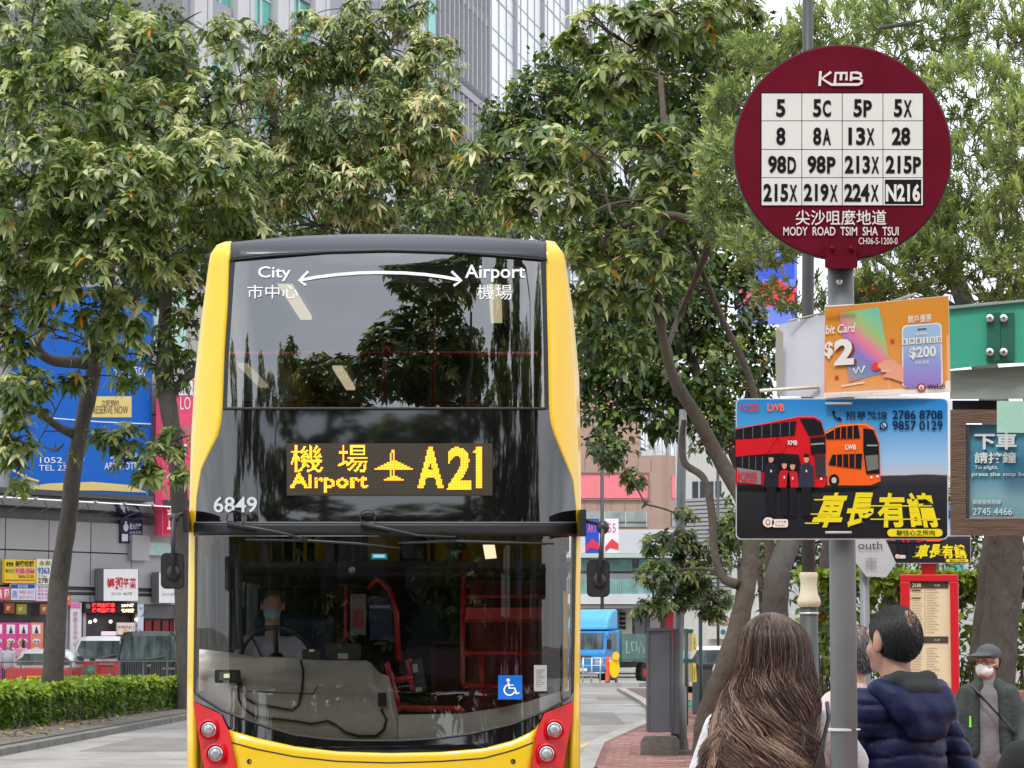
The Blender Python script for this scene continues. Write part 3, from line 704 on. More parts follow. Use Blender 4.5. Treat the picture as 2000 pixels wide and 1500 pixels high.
# ================================================================ double decker bus
BD = 17.0
yel = mat('bus_yellow', (.80, .52, .012), .28, var=.03, scale=3, coat=.6, bump=.012, bscale=4)
blk = mat('bus_black_gloss', (.005, .005, .006), .03, var=.1, spec=.5, coat=.0, ior=1.85)
blkr = mat('rubber_black', (.012, .012, .013), .5, var=.2)
roofg = mat('roof_graphite', (.035, .038, .048), .4, var=.1, coat=.15, spec=.3)
redl = mat('bus_red', (.62, .006, .010), .3, var=.06, coat=.15, spec=.3)
chrome = mat('chrome', (.75, .75, .76), .12, metal=1, var=.04)
lens = mat('lamp_lens', (.42, .43, .45), .06, var=.3, scale=30, coat=1, metal=.4)
beige = mat('dash_beige', (.74, .66, .55), .38, var=.05, scale=3, coat=.15)
hred = mat('handrail_red', (.62, .012, .03), .3, coat=.4)
dkin = mat('interior_dark', (.03, .03, .034), .7, var=.3, scale=3)
whp = paint(232, 234, 238, .5)
wsg = glass('windscreen_glass', (.46, .50, .50), 3.1, .0, wave=.05)
wsg2 = glass('lower_windscreen_glass', (.96, .97, .96), 1.85, .0, wave=.05)
sdg = glass('side_window_glass', (.12, .13, .13), 1.6)
OL = [(473, 432), (478, 421), (488, 413), (505, 409), (640, 391), (737, 380), (860, 373), (1036, 369), (1370, 365), (1720, 365)]
OR = [(473, 1084), (478, 1094), (488, 1100), (505, 1104), (605, 1119), (737, 1131), (860, 1134), (1036, 1135), (1370, 1133), (1720, 1133)]
IL = [(470, 452), (508, 448), (596, 445), (684, 439), (794, 435), (825, 432), (851, 426), (882, 410), (917, 393), (970, 384), (1036, 381), (1144, 380), (1365, 377)]
IR = [(470, 1066), (596, 1068), (684, 1070), (794, 1072), (825, 1075), (851, 1083), (895, 1101), (939, 1119), (992, 1125), (1036, 1126), (1144, 1124), (1365, 1121)]
def bdep(px, py):
    u = abs(px - 750) / 383
    d = .30 * u ** 9
    if py < 1030: d += .21 * ((1030 - py) / 540) ** 1.15
    if py < 500: d += .20 * ((500 - py) / 42) ** 2
    if py > 1340: d -= .05 * min(1, (py - 1340) / 120)
    return d
def bfn(off=0):                                   # off > 0 stands proud of the skin
    return lambda px, py: P(px, py, BD + bdep(px, py) - off)
cst = lambda v: [(0, v)]
def patch(mb, fl, fr, ft, fb, nx, ny, fn, m):
    xm = 750
    def at(s, t):
        y = pl(ft, xm) * (1-t) + pl(fb, xm) * t
        for _ in range(4):
            x = pl(fl, y) * (1-s) + pl(fr, y) * s
            y = pl(ft, x) * (1-t) + pl(fb, x) * t
        return fn(x, y)
    vs = [at(i/nx, j/ny) for j in range(ny+1) for i in range(nx+1)]; w_ = nx + 1
    mb.add(vs, [(j*w_+i, (j+1)*w_+i, (j+1)*w_+i+1, j*w_+i+1) for j in range(ny) for i in range(nx)], m)
def solid(o, th, off=-1):
    s = o.modifiers.new('thick', 'SOLIDIFY'); s.thickness = th; s.offset = off; return o
bus0 = P(750, 1732, BD); bus0.z = 0
bus = thing('double_decker_bus', 'yellow double decker airport bus facing the camera with amber A21 display', 'bus', bus0)
def part(mb, name, smooth=True, parent=bus, th=0, **k):
    o = mb.build(name, parent, smooth=smooth, **k)
    if th: solid(o, th)
    return o
# yellow corner columns, continuing to the skirt
for k, (a, b_) in enumerate(((OL, IL), (IR, OR))):
    mb = MB(); patch(mb, a, b_, [(380, 488), (416, 484), (425, 477), (440, 472), (452, 471), (1066, 469), (1085, 472), (1094, 477), (1103, 486)], cst(1560), 6, 90, bfn(.0), yel)
    part(mb, 'corner_panel', th=.04)
# black front: surround, roof cap
ft = [(452, 473), (520, 466), (600, 460), (690, 457), (760, 457), (850, 458), (960, 463), (1066, 471)]
fb = [(447, 508), (520, 500), (640, 492), (760, 489), (900, 493), (1068, 507)]
mb = MB(); patch(mb, cst(451), cst(1067), ft, fb, 30, 6, bfn(.01), roofg); part(mb, 'roof_cap', th=.04)
mb = MB(); mb.tube([bfn(.012)(x, pl(fb, x)) for x in range(449, 1070, 20)], .006, blkr, 6); part(mb, 'roof_seal')
# upper windscreen
UL = [(500, 460), (520, 458), (596, 453), (684, 447), (790, 443), (800, 443)]; UR = [(500, 1056), (596, 1060), (684, 1062), (800, 1064)]
ut = [(458, 512), (640, 497), (760, 494), (900, 498), (1060, 512)]
mb = MB(); patch(mb, UL, UR, ut, cst(796), 34, 24, bfn(.0), wsg); upper_glass = part(mb, 'upper_windscreen')
mb = MB()
patch(mb, IL, UL, fb, cst(800), 2, 26, bfn(.003), blkr); patch(mb, UR, IR, fb, cst(800), 2, 26, bfn(.003), blkr)
mb.tube([bfn(.006)(x, 798) for x in range(436, 1075, 15)], .010, blkr, 6); part(mb, 'window_seal')
# destination panel
mb = MB(); patch(mb, IL, IR, cst(800), cst(1022), 40, 26, bfn(.002), blk); part(mb, 'destination_panel')
amb = mat('led_amber', (.9, .45, .02), .4, emit=(1.0, .34, .01), estr=1.25)
disp = mat('display_backing', (.04, .032, .02), .25, var=.1, scale=4)
mb = MB(); patch(mb, cst(560), cst(962), cst(866), cst(968), 20, 4, bfn(.010), disp); disp_o = part(mb, 'display')
def raster(s, box, bold, pitch, x00, y00):
    v, f = glyphs(s, bold); xs = [p[0] for p in v]; ys = [p[1] for p in v]
    ax, bx, ay, by = min(xs), max(xs), min(ys), max(ys); x0, y0, x1, y1 = box
    q = np.array([(x0+(x-ax)/(bx-ax)*(x1-x0), y1-(y-ay)/(by-ay)*(y1-y0)) for x, y in v])
    gx = np.arange(x00, x1+pitch, pitch); gx = gx[gx >= x0-pitch*.5]; gy = np.arange(y00, y1+pitch, pitch); gy = gy[gy >= y0-pitch*.5]
    X, Y = np.meshgrid(gx, gy); hit = np.zeros(X.shape, bool)
    for p in f:
        for k in range(1, len(p)-1):
            A, B, D_ = q[p[0]], q[p[k]], q[p[k+1]]
            def e(u, v_): return (v_[0]-u[0])*(Y-u[1]) - (v_[1]-u[1])*(X-u[0])
            a_, b2_, c_ = e(A, B), e(B, D_), e(D_, A)
            hit |= ((a_ >= 0) & (b2_ >= 0) & (c_ >= 0)) | ((a_ <= 0) & (b2_ <= 0) & (c_ <= 0))
    return [(X[i, j], Y[i, j]) for i, j in np.argwhere(hit)]
PT = 3.0; dots = []
dots += raster('機', (567, 869, 630, 922), .0, PT*.8, 565, 868) + raster('場', (660, 869, 718, 922), .0, PT*.8, 565, 868)
dots += raster('Airport', (566, 925, 719, 961), .03, PT, 565, 868) + raster('A', (815, 873, 867, 955), .035, PT, 565, 868) + raster('2', (874, 873, 921, 955), .035, PT, 565, 868) + [(931+PT*i, 874+PT*j) for i in range(4) for j in range(27)] + [(928, 880), (928, 883), (925, 883)]
for j in range(20):                                # aeroplane
    y = 880 + j * PT
    hw = 3.5 if not 4 <= j <= 11 else 3.5
    if j < 2: hw = 2
    if 7 <= j <= 12: hw = max(3.5, (j - 6) * 6.0)
    if j == 13 or j == 14 or j == 15 or j == 16: hw = 3.5
    if j in (17, 18, 19): hw = 6 + (j - 17) * 6
    x = 768 - hw
    while x <= 768 + hw: dots.append((round((x - 565) / PT) * PT + 565, y)); x += PT
mb = MB(); q = PT * .42; fn = bfn(.016)
for x, y in sorted(set((round(a, 2), round(b_, 2)) for a, b_ in dots)): mb.add([fn(x-q, y+q), fn(x+q, y+q), fn(x+q, y-q), fn(x-q, y-q)], [(0, 1, 2, 3)], amb)
tag(part(mb, 'led_dots', False, disp_o), kind='stuff')
mb = MB(); off_ = mat('led_unlit', (.075, .06, .035), .5)
for i in range(int((962-563)/PT)):
    for j in range(int((968-868)/PT)):
        x, y = 565+i*PT, 868+j*PT; fn = bfn(.013); mb.add([fn(x-.7, y+.7), fn(x+.7, y+.7), fn(x+.7, y-.7), fn(x-.7, y-.7)], [(0, 1, 2, 3)], off_)
tag(part(mb, 'unlit_dots', False, disp_o), kind='stuff')
# lettering on the glass
mb = MB(); fn = bfn(.012)
text(mb, 'City', (504, 520, 568, 549), fn, whp, .012); text(mb, '市中心', (483, 556, 582, 583), fn, whp)
text(mb, 'Airport', (908, 517, 1026, 551), fn, whp, .012); text(mb, '機場', (932, 556, 1000, 585), fn, whp)
ap = [(586, 547), (620, 541), (660, 536), (700, 533), (743, 532), (790, 533), (830, 536), (868, 541), (899, 547)]
stroke(mb, ap, 6, fn, whp); stroke(mb, [(602, 530), (584, 548), (598, 557)], 5, fn, whp); stroke(mb, [(882, 530), (901, 548), (886, 558)], 5, fn, whp)
text(mb, '6849', (417, 970, 502, 1001), fn, paint(196, 200, 205, .5), .015)
part(mb, 'lettering', False)
# wiper bar
mb = MB(); patch(mb, cst(378), cst(1127), cst(1019), cst(1047), 40, 3, bfn(.035), blkr); part(mb, 'wiper_bar', th=.06)
mb = MB(); patch(mb, cst(378), cst(1127), cst(1019), cst(1021), 40, 1, bfn(.04), paint(120, 124, 130, .3)); patch(mb, cst(380), cst(740), cst(1046), cst(1047.5), 20, 1, bfn(.042), paint(130, 134, 140, .3)); part(mb, 'bar_trim')
for pts, loop, bl_ in (([(445, 1023), (500, 1032), (560, 1043), (600, 1055)], (460, 1013, 17), [(480, 1054), (600, 1056), (700, 1062), (783, 1071)]),
                       ([(705, 1023), (760, 1034), (815, 1046), (890, 1049)], (718, 1010, 15), [(778, 1061), (880, 1057), (990, 1060), (1082, 1062)])):
    mb = MB(); f1 = bfn(.09); f2 = bfn(.07)
    mb.tube([f1(*p) for p in pts], [.014, .012, .009, .007], blackp, 8); mb.tube([f2(*p) for p in bl_], [.008, .011, .011, .006], blackp, 6)
    mb.tube([bfn(.05)(*p) for p in pts[:2]], .02, blackp, 8); wp_ = part(mb, 'wiper')
    mb = MB(); mb.tube([bfn(.08)(*p) for p in arc(loop[0], loop[1], loop[2], 100, 400, 14, loop[2]*.95)], .0045, blackp, 6); part(mb, 'hose', parent=wp_)
# lower windscreen, black apron
GB = [(377, 1350), (383, 1357), (430, 1386), (470, 1402), (520, 1420), (576, 1436), (640, 1444), (700, 1447), (780, 1447), (850, 1443), (920, 1434), (1000, 1415), (1060, 1392), (1105, 1368), (1121, 1352)]
BB = [(378, 1369), (404, 1380), (431, 1393), (447, 1425), (500, 1440), (576, 1457), (660, 1467), (760, 1470), (860, 1468), (944, 1461), (1000, 1446), (1045, 1425), (1062, 1392), (1090, 1380), (1121, 1368)]
LL = [(1040, 385), (1144, 384), (1300, 382), (1370, 382)]; LR = [(1040, 1120), (1365, 1116)]
mb = MB(); patch(mb, LL, LR, cst(1045), GB, 40, 24, bfn(0), wsg2); part(mb, 'lower_windscreen')
mb = MB(); patch(mb, IL, LL, cst(1045), GB, 1, 20, bfn(.004), blkr); patch(mb, LR, IR, cst(1045), GB, 1, 20, bfn(.004), blkr); mb.tube([bfn(.004)(x, pl(GB, x)) for x in range(380, 1120, 10)], .008, blkr, 6); part(mb, 'window_seal')
mb = MB(); patch(mb, cst(378), cst(1121), GB, BB, 60, 5, bfn(.004), blk); part(mb, 'apron')
# lamp clusters
for k, (pts, lamps) in enumerate((([(378, 1370), (431, 1395), (447, 1427), (459, 1489), (463, 1530), (408, 1530), (398, 1500), (381, 1400)], [(408, 1425), (421, 1472)]),
                                  ([(1120, 1370), (1118, 1400), (1100, 1500), (1090, 1530), (1036, 1530), (1040, 1489), (1048, 1427), (1063, 1393)], [(1083, 1425), (1068, 1472)]))):
    mb = MB(); mb.prism(pts, lambda x, y, t: bfn(t)(x, y), -.03, .022, redl); cl = part(mb, 'lamp_cluster', angle=40)
    for x, y in lamps:
        c = bfn(.02)(x, y); mb = MB()
        mb.lathe(c, [(.062, .0), (.066, -.014), (.056, -.022), (.052, -.006)], redl, 24, 'y'); mb.lathe(c, [(.050, 0), (.050, -.012), (.042, -.016), (.036, -.008)], chrome, 24, 'y')
        mb.lathe(c, [(.040, -.004), (.034, -.018), (.018, -.026), (.002, -.028)], lens, 24, 'y'); part(mb, 'headlight', parent=cl, angle=50)
# bumper
mb = MB(); patch(mb, [(1390, 431), (1425, 447), (1489, 459), (1560, 470)], [(1390, 1063), (1425, 1048), (1489, 1040), (1560, 1030)], BB, cst(1560), 40, 8, bfn(.002), yel); part(mb, 'bumper', th=.05)
SL = [(452, 1450), (500, 1463), (576, 1478), (660, 1487), (760, 1490), (860, 1487), (944, 1481), (1000, 1466), (1042, 1450)]
mb = MB(); mb.tube([bfn(.001)(x, pl(SL, x)) for x in range(453, 1042, 12)], .005, blkr, 5); part(mb, 'bumper_seam')
mb = MB(); patch(mb, OL, OR, cst(1560), cst(1668), 30, 5, bfn(-.02), yel); part(mb, 'skirt', th=.05)
for x in (487, 1002): mb = MB(); mb.lathe(bfn(.0)(x, 1487), [(.016, 0), (.015, -.006), (.010, -.006), (.008, -.002)], blkr, 16, 'y'); part(mb, 'socket', angle=40)
# wing mirrors
def mirror(hx0, hy0, hx1, hy1, arm, d, brk):
    mb = MB(); cxm, cym = (hx0+hx1)/2, (hy0+hy1)/2
    fn = lambda a, b_, t: P(a, b_, d + t)
    for sx, t0, t1 in ((1.0, 0, .07), (.93, -.02, 0)):
        mb.prism([(cxm + (a-cxm)*sx, cym + (b_-cym)*sx) for a, b_ in rrect(hx0, hy0, hx1, hy1, 10)], fn, t0, t1, blackp)
    mb.sphere(P(cxm+2, cym+3, d-.02), (.045, .035, .05), blackp, 14, 8)
    h = mb.build('mirror_housing', bus, angle=35)
    mb = MB(); mb.tube([P(x, y, dd) for x, y, dd in arm], .014, blackp, 8); mb.build('mirror_arm', bus, smooth=True)
    mb = MB(); mb.prism(rrect(*brk, 2), lambda a, b_, t: P(a, b_, t), 16.95, 17.3, blackp); mb.build('mirror_bracket', bus)
mirror(314, 1080, 360, 1150, [(338, 1120, 16.6), (338, 1022, 16.62), (341, 1010, 16.7), (352, 1005, 16.9), (366, 1003, 17.2)], 16.66, (357, 996, 368, 1040))
mirror(1146, 1094, 1191, 1166, [(1170, 1132, 16.6), (1177, 1036, 16.62), (1172, 1024, 16.7), (1155, 1020, 16.9), (1138, 1016, 17.2)], 16.66, (1132, 995, 1145, 1048))
mb = MB(); mb.sphere(P(340, 1012, 16.7), (.035, .035, .03), blackp, 10, 6); mb.sphere(P(1178, 1030, 16.65), (.04, .04, .045), blackp, 10, 6); mb.build('pivot', bus, smooth=True)
# body behind the front: sides, roof, rear, floors
X0 = P(369, 1200, BD+.36).x; X1 = P(1133, 1200, BD+.36).x; YB = BD + 11.7
TL = P(412, 488, BD+1).x; TR = P(1100, 488, BD+1).x; ZT_ = P(750, 470, BD+.8).z
def side(xb, xt, sgn):
    def f(y, z, off=0):
        t = max(0, min(1, (z - 2.6) / (ZT_ - .12 - 2.6))); return Vector((xb + (xt-xb)*t + off*sgn, y, z))
    mb = MB(); rows = [.35, 1.0, 1.25, 2.15, 2.6, 2.95, 3.75, ZT_-.12]
    bays = [BD+.75, BD+1.9, BD+3.4, BD+4.9, BD+6.4, BD+7.9, BD+9.4, BD+10.6, YB]
    for j in range(len(rows)-1):
        win = j in (2, 5)
        if not win:
            yf = lambda z: BD + bdep(372, max(480, HZ - (z-EYE)*F/(BD+.5))) + .03
            mb.add([f(yf(rows[j]), rows[j]), f(YB, rows[j]), f(YB, rows[j+1]), f(yf(rows[j+1]), rows[j+1])], [(0, 1, 2, 3) if sgn > 0 else (3, 2, 1, 0)], yel)
    o = mb.build('side_panel', bus); solid(o, .04)
    for j in (2, 5):
        for i in range(len(bays)-1):
            m2 = MB(); a, c = bays[i], bays[i+1]
            m2.add([f(a, rows[j], -.01), f(c, rows[j], -.01), f(c, rows[j+1], -.01), f(a, rows[j+1], -.01)], [(0, 1, 2, 3)], sdg); m2.build('side_window', bus)
            m3 = MB(); m3.add([f(a-.06, rows[j], .004), f(a+.06, rows[j], .004), f(a+.06, rows[j+1], .004), f(a-.06, rows[j+1], .004)], [(0, 1, 2, 3)], blkr); m3.build('window_pillar', bus)
side(X0 + .07, TL + .07, -1); side(X1 - .07, TR - .07, 1)
mb = MB(); n = 10
top = [(TL + (TR-TL)*i/n, ZT_ - .12 + .12*math.sin(math.pi*i/n)**.5) for i in range(n+1)]
mb.add([Vector((x, y, z)) for y in (BD+.62, YB) for x, z in top], [(i, i+1, n+2+i, n+1+i) for i in range(n)], roofg); solid(mb.build('roof', bus, smooth=True), .05)
mb = MB()
for x0, x1, z0, z1 in ((X0+.03, X1-.03, .35, 2.2), (X0+.03, X1-.03, 2.2, 2.9), (X0+.03, X0+.5, 2.9, 3.75), (X1-.5, X1-.03, 2.9, 3.75), (TL+.05, TR-.05, 3.75, ZT_)): mb.box(x0, x1, YB-.05, YB, z0, z1, yel)
mb.build('rear_panel', bus)
mb = MB(); mb.box(X0+.5, X1-.5, YB-.03, YB-.02, 2.9, 3.75, glass('rear_glass', (.6, .65, .65), 1.5)); mb.build('rear_window', bus)
mb = MB(); mb.box(X0+.05, X1-.05, BD+1.6, YB-.1, 2.02, 2.10, dkin); mb.box(X0+.05, X1-.05, BD+.5, BD+1.6, 2.05, 2.09, dkin); mb.build('upper_floor', bus)
mb = MB(); mb.box(X0+.05, X1-.05, BD+.35, YB-.1, .33, .38, dkin); mb.build('lower_floor', bus)
mb = MB(); mb.box(X0+.08, X1-.08, BD+4.2, BD+4.25, .4, 2.0, dkin); mb.build('bulkhead', bus)
mb = MB(); mb.box(TL+.1, TR-.1, BD+.75, YB-.1, ZT_-.24, ZT_-.2, mat('ceiling_lining', (.22, .22, .22), .6)); mb.build('ceiling', bus); mb = MB(); mb.box(TL+.1, TR-.1, BD+.72, BD+.75, ZT_-.30, ZT_-.04, dkin); mb.build('ceiling_front', bus)
cl_ = mat('strip_light', (.9, .8, .6), .4, emit=(1, .80, .5), estr=.8)
for x0 in (-1.60, -.16):
    for y0 in ((BD+1.0, BD+6.6) if x0 < -1 else (BD+1.2,)):
        mb = MB(); mb.box(x0, x0+.085, y0, y0+2.0, ZT_-.27, ZT_-.242, cl_); mb.build('ceiling_light', bus)
# wheels
for x in (X0+.2, X1-.2):
    for y in (BD+2.7, BD+8.2):
        mb = MB(); mb.lathe((x, y, .5), [(.3, -.14), (.5, -.14), (.5, .14), (.3, .14)], blkr, 24, 'x'); w_ = mb.build('wheel', bus, angle=40)
        mb = MB(); mb.lathe((x, y, .5), [(.05, -.16), (.29, -.12), (.29, .12), (.05, .16)], silver, 16, 'x'); mb.build('rim', w_, angle=40)
# seats on both decks
seatc = mat('seat_navy', (.03, .05, .13), .7, var=.2); seatr = mat('seat_red', (.25, .02, .03), .6)
def seat(x, y, z, m):
    mb = MB(); mb.box(x-.21, x+.21, y, y+.42, z+.38, z+.48, m, bev=.03); mb.box(x-.21, x+.21, y+.38, y+.48, z+.45, z+1.12, m, bev=.04); mb.box(x-.03, x+.03, y+.15, y+.25, z, z+.38, darkm); o = mb.build('seat', bus)
    m2 = MB(); m2.tube([(x-.2, y+.5, z+1.0), (x-.2, y+.5, z+1.16), (x+.2, y+.5, z+1.16), (x+.2, y+.5, z+1.0)], .014, hred, 6); m2.build('grab_handle', o, smooth=True)
for y in (BD+1.3, BD+2.3, BD+3.3, BD+4.4, BD+5.6):
    for x in (-1.72, -1.26, -.42, .04): seat(x, y, 2.1, seatc)
for x in (-.42, .02): seat(x, BD+3.4, .4, seatr)
mb = MB(); mb.tube([P(446, 690, BD+.62), P(1050, 690, BD+.62)], .013, hred, 8)
mb.tube([P(752, 688, BD+.62), P(748, 790, BD+.62)], .014, hred, 8); mb.sphere(P(754, 686, BD+.6), (.03, .03, .04), hred, 8, 6); mb.build('upper_rail', bus, smooth=True)
mb = MB(); mb.box(-.80, -.62, BD+2.0, BD+2.4, 2.1, ZT_-.25, dkin); mb.tube([(-.58, BD+2.5, 2.1), (-.58, BD+2.5, ZT_-.25)], .018, hred, 8); mb.build('stair_partition', bus)
# cab: dashboard, sill, cables, boxes, wheel, rails
DT = [(385, 1262), (394, 1268), (410, 1270), (438, 1273), (470, 1278), (502, 1283), (535, 1283), (558, 1284), (590, 1288), (640, 1290), (719, 1290), (728, 1297), (739, 1314), (760, 1321), (768, 1350), (778, 1398)]
def dfn(px, py):
    t = max(0, min(1, (py - pl(DT, px)) / 60)); u = abs(px-750)/383
    return P(px, py, BD + .30*u**9 + .14 + .38*(1-t)**2 * (1 if px < 740 else .5) + .02)
mb = MB(); patch(mb, cst(386), cst(777), DT, GB, 44, 16, dfn, beige); part(mb, 'dashboard')
mb = MB(); patch(mb, cst(778), cst(1112), [(778, 1396), (900, 1394), (980, 1382), (1036, 1369), (1109, 1345)], GB, 24, 4, lambda x, y: P(x, y, BD+.30*(abs(x-750)/383)**9+.13 - .0008*(y-1400)), beige); part(mb, 'sill')
mb = MB(); mb.tube([dfn(621, 1294) - Vector((0, .01, 0)), dfn(620, 1340) - Vector((0, .01, 0)), dfn(612, 1355) - Vector((0, .01, 0)), dfn(470, 1350) - Vector((0, .01, 0))], .004, mat('beige_line', (.22, .19, .16), .5), 5); part(mb, 'dash_seam')
cab = lambda pts, r=.008: MB().tube([dfn(x, y) - Vector((0, .03, 0)) for x, y in pts], r, blackp, 6)
for pts in ([(588, 1290), (593, 1310), (591, 1345), (585, 1375), (572, 1387), (540, 1382), (500, 1375), (482, 1365), (474, 1345), (468, 1322)],
            [(466, 1330), (467, 1365), (478, 1385), (500, 1399), (540, 1404), (575, 1408), (610, 1414), (640, 1408), (655, 1415), (675, 1430), (700, 1437), (735, 1437), (750, 1425), (755, 1405), (745, 1385)]):
    q = []                                          # rounded run of cable
    for i in range(len(pts)-1):
        for t in (0, .5): q.append((pts[i][0]*(1-t)+pts[i+1][0]*t, pts[i][1]*(1-t)+pts[i+1][1]*t))
    q.append(pts[-1]); part(cab(q), 'cable')
mb = MB(); mb.prism(rrect(419, 1308, 470, 1334, 4), lambda a, b_, t: P(a, b_, BD+.05+t), 0, .10, blackp); bx_ = part(mb, 'ticket_unit', False)
mb = MB(); mb.prism(rrect(428, 1313, 460, 1329, 2), lambda a, b_, t: P(a, b_, BD+.035+t), 0, .012, paint(75, 80, 68)); mb.prism(rrect(437, 1316, 448, 1324, 1), lambda a, b_, t: P(a, b_, BD+.027+t), 0, .006, paint(215, 215, 180)); part(mb, 'screen', False, bx_)
mb = MB(); mb.prism(rrect(738, 1353, 755, 1380, 2), lambda a, b_, t: P(a, b_, BD+.10+t), 0, .04, blackp); part(mb, 'switch_box', False)
mb = MB(); mb.prism([(803, 1290), (823, 1284), (833, 1350), (812, 1356)], lambda a, b_, t: P(a, b_, BD+.55+t), 0, .08, blackp); rd_ = part(mb, 'card_reader', False)
mb = MB(); mb.prism([(805, 1298), (815, 1296), (817, 1312), (807, 1314)], lambda a, b_, t: P(a, b_, BD+.53+t), 0, .01, paint(190, 195, 200)); mb.prism([(812, 1343), (824, 1342), (824, 1350), (812, 1352)], lambda a, b_, t: P(a, b_, BD+.53+t), 0, .01, paint(215, 212, 195)); part(mb, 'reader_face', False, rd_)
mb = MB()
for pts, r in (([(762, 1298), (757, 1300), (763, 1320), (772, 1360), (778, 1390)], .026), ([(765, 1330), (785, 1326), (806, 1322)], .022), ([(778, 1378), (800, 1383), (850, 1384), (898, 1385), (904, 1392)], .022), ([(803, 1288), (796, 1292), (806, 1350)], .015)):
    mb.tube([P(x, y, BD+.5) for x, y in pts], r, hred, 8)
part(mb, 'handrail')
mb = MB()
for pts, r in (([(905, 1075), (903, 1330), (910, 1345)], .018), ([(905, 1165), (1070, 1165)], .014), ([(905, 1212), (1075, 1212)], .014), ([(905, 1276), (1070, 1276)], .02), ([(910, 1340), (1060, 1342)], .02), ([(940, 1276), (942, 1380)], .016), ([(1070, 1110), (1075, 1280)], .016), ([(905, 1110), (1070, 1108)], .016), ([(720, 1150), (735, 1130), (760, 1150), (775, 1200), (778, 1290)], .02), ([(676, 1140), (674, 1290)], .012)):
    mb.tube([P(x, y, BD+1.5) for x, y in pts], r, hred, 8)
part(mb, 'luggage_rack')
mb = MB(); mb.box(-.30, .22, BD+1.95, BD+2.0, .5, 2.0, seatr); mb.box(-.32, .22, BD+1.4, BD+1.9, 1.72, 1.80, hred); mb.build('rack_panel', bus)
mb = MB(); fn = on(BD+1.2); rect(mb, 684, 1160, 714, 1240, fn, paint(120, 112, 118)); rect(mb, 722, 1165, 765, 1250, fn, paint(34, 40, 74)); rect(mb, 690, 1190, 708, 1225, on(BD+1.19), paint(150, 60, 70)); rect(mb, 722, 1182, 762, 1188, on(BD+1.19), paint(130, 130, 150)); solid(mb.build('notice_panel', bus), .01)
mb = MB()
for k in range(9): 
    x = 388 + k*9.5; mb.tube([P(x, 1062, BD+.52+.05*(k % 2)), P(x+2, 1180, BD+.5+.05*(k % 2)), P(x + 3*(k % 3), 1268, BD+.5)], .022, mat('curtain_grey', (.07, .08, .085), .8) if k == 0 else bpy.data.materials['curtain_grey'], 8)
part(mb, 'curtain')
mb = MB(); wc = P(540, 1288, BD+.75)
mt = Matrix.Rotation(math.radians(-64), 4, 'X')
mb.tube([wc + mt @ Vector((.235*math.cos(a), .235*math.sin(a), 0)) for a in [2*math.pi*k/28 for k in range(29)]], .016, blackp, 8)
for a in (20, 160, 270): mb.tube([wc, wc + mt @ Vector((.23*math.cos(math.radians(a)), .23*math.sin(math.radians(a)), 0))], .016, blackp, 6)
mb.sphere(wc, (.06, .06, .05), blackp, 12, 6); part(mb, 'steering_wheel')
mb = MB(); mb.box(-1.78, -1.24, BD+1.45, BD+1.6, .9, 1.75, seatc, bev=.05); mb.box(-1.76, -1.26, BD+1.0, BD+1.5, .85, .97, seatc, bev=.04); part(mb, 'driver_seat', False)
mb = MB(); mb.prism(rrect(636, 1257, 705, 1290, 5), lambda a, b_, t: P(a, b_, BD+.62+t), 0, .12, blackp); mb.prism(rrect(660, 1276, 680, 1287, 1), lambda a, b_, t: P(a, b_, BD+.6+t), 0, .01, paint(190, 190, 190)); part(mb, 'cash_box', False)
mb = MB(); mb.prism(rrect(590, 1268, 625, 1292, 4), lambda a, b_, t: P(a, b_, BD+.55+t), 0, .06, blackp); mb.prism(rrect(604, 1268, 614, 1273, 1), lambda a, b_, t: P(a, b_, BD+.54+t), 0, .01, whp); part(mb, 'control_unit', False)
# stickers inside the glass
bst = paint(20, 105, 200, .5)
mb = MB(); patch(mb, cst(973), cst(1020), cst(1319), cst(1366), 3, 3, bfn(.006), bst); st = part(mb, 'wheelchair_sticker', False)
mb = MB(); fn = bfn(.010); disc(mb, 992.5, 1328.5, 3.6, 3.6, fn, whp, 14)
stroke(mb, [(993, 1333), (994.5, 1344), (1005, 1344), (1009, 1355), (1014, 1353)], 3.6, fn, whp); stroke(mb, [(994, 1338), (1003, 1338)], 2.6, bfn(.0105), whp)
stroke(mb, arc(995, 1347.5, 10.3, 20, 255, 16), 3, fn, whp); part(mb, 'wheelchair_symbol', False, st)
mb = MB(); patch(mb, cst(1043), cst(1068), cst(1299), cst(1350), 2, 2, bfn(.006), paint(176, 176, 172)); o = part(mb, 'paper_notice', False)
mb = MB()
for k in range(9): rect(mb, 1047, 1308+k*4, 1064-(k % 3)*3, 1309+k*4, bfn(.009), paint(110, 110, 112))
rect(mb, 1043, 1350, 1069, 1354, bfn(.010), paint(20, 20, 20)); part(mb, 'print', False, o)
mb = MB(); rect(mb, 725, 1081, 756, 1092, bfn(.006), paint(30, 120, 135)); rect(mb, 729, 1083, 752, 1089, bfn(.009), paint(150, 215, 220)); part(mb, 'permit_sticker', False)
mb = MB(); mb.lathe(P(688, 1114, BD+.3), [(.02, 0), (.025, -.03), (.01, -.05)], silver, 10, 'y'); mb.tube([P(688, 1114, BD+.3), P(692, 1050, BD+.3)], .006, blackp, 6); part(mb, 'dash_camera')
mb = MB(); mb.prism([(943, 1064), (966, 1064), (970, 1090), (948, 1092)], lambda a, b_, t: P(a, b_, BD+1.2+t), 0, .05, cl_); part(mb, 'cab_light', False)
mb = MB(); mb.box(.34, .37, BD+.7, BD+.74, .6, 1.9, paint(210, 170, 20)); mb.build('door_pole', bus)
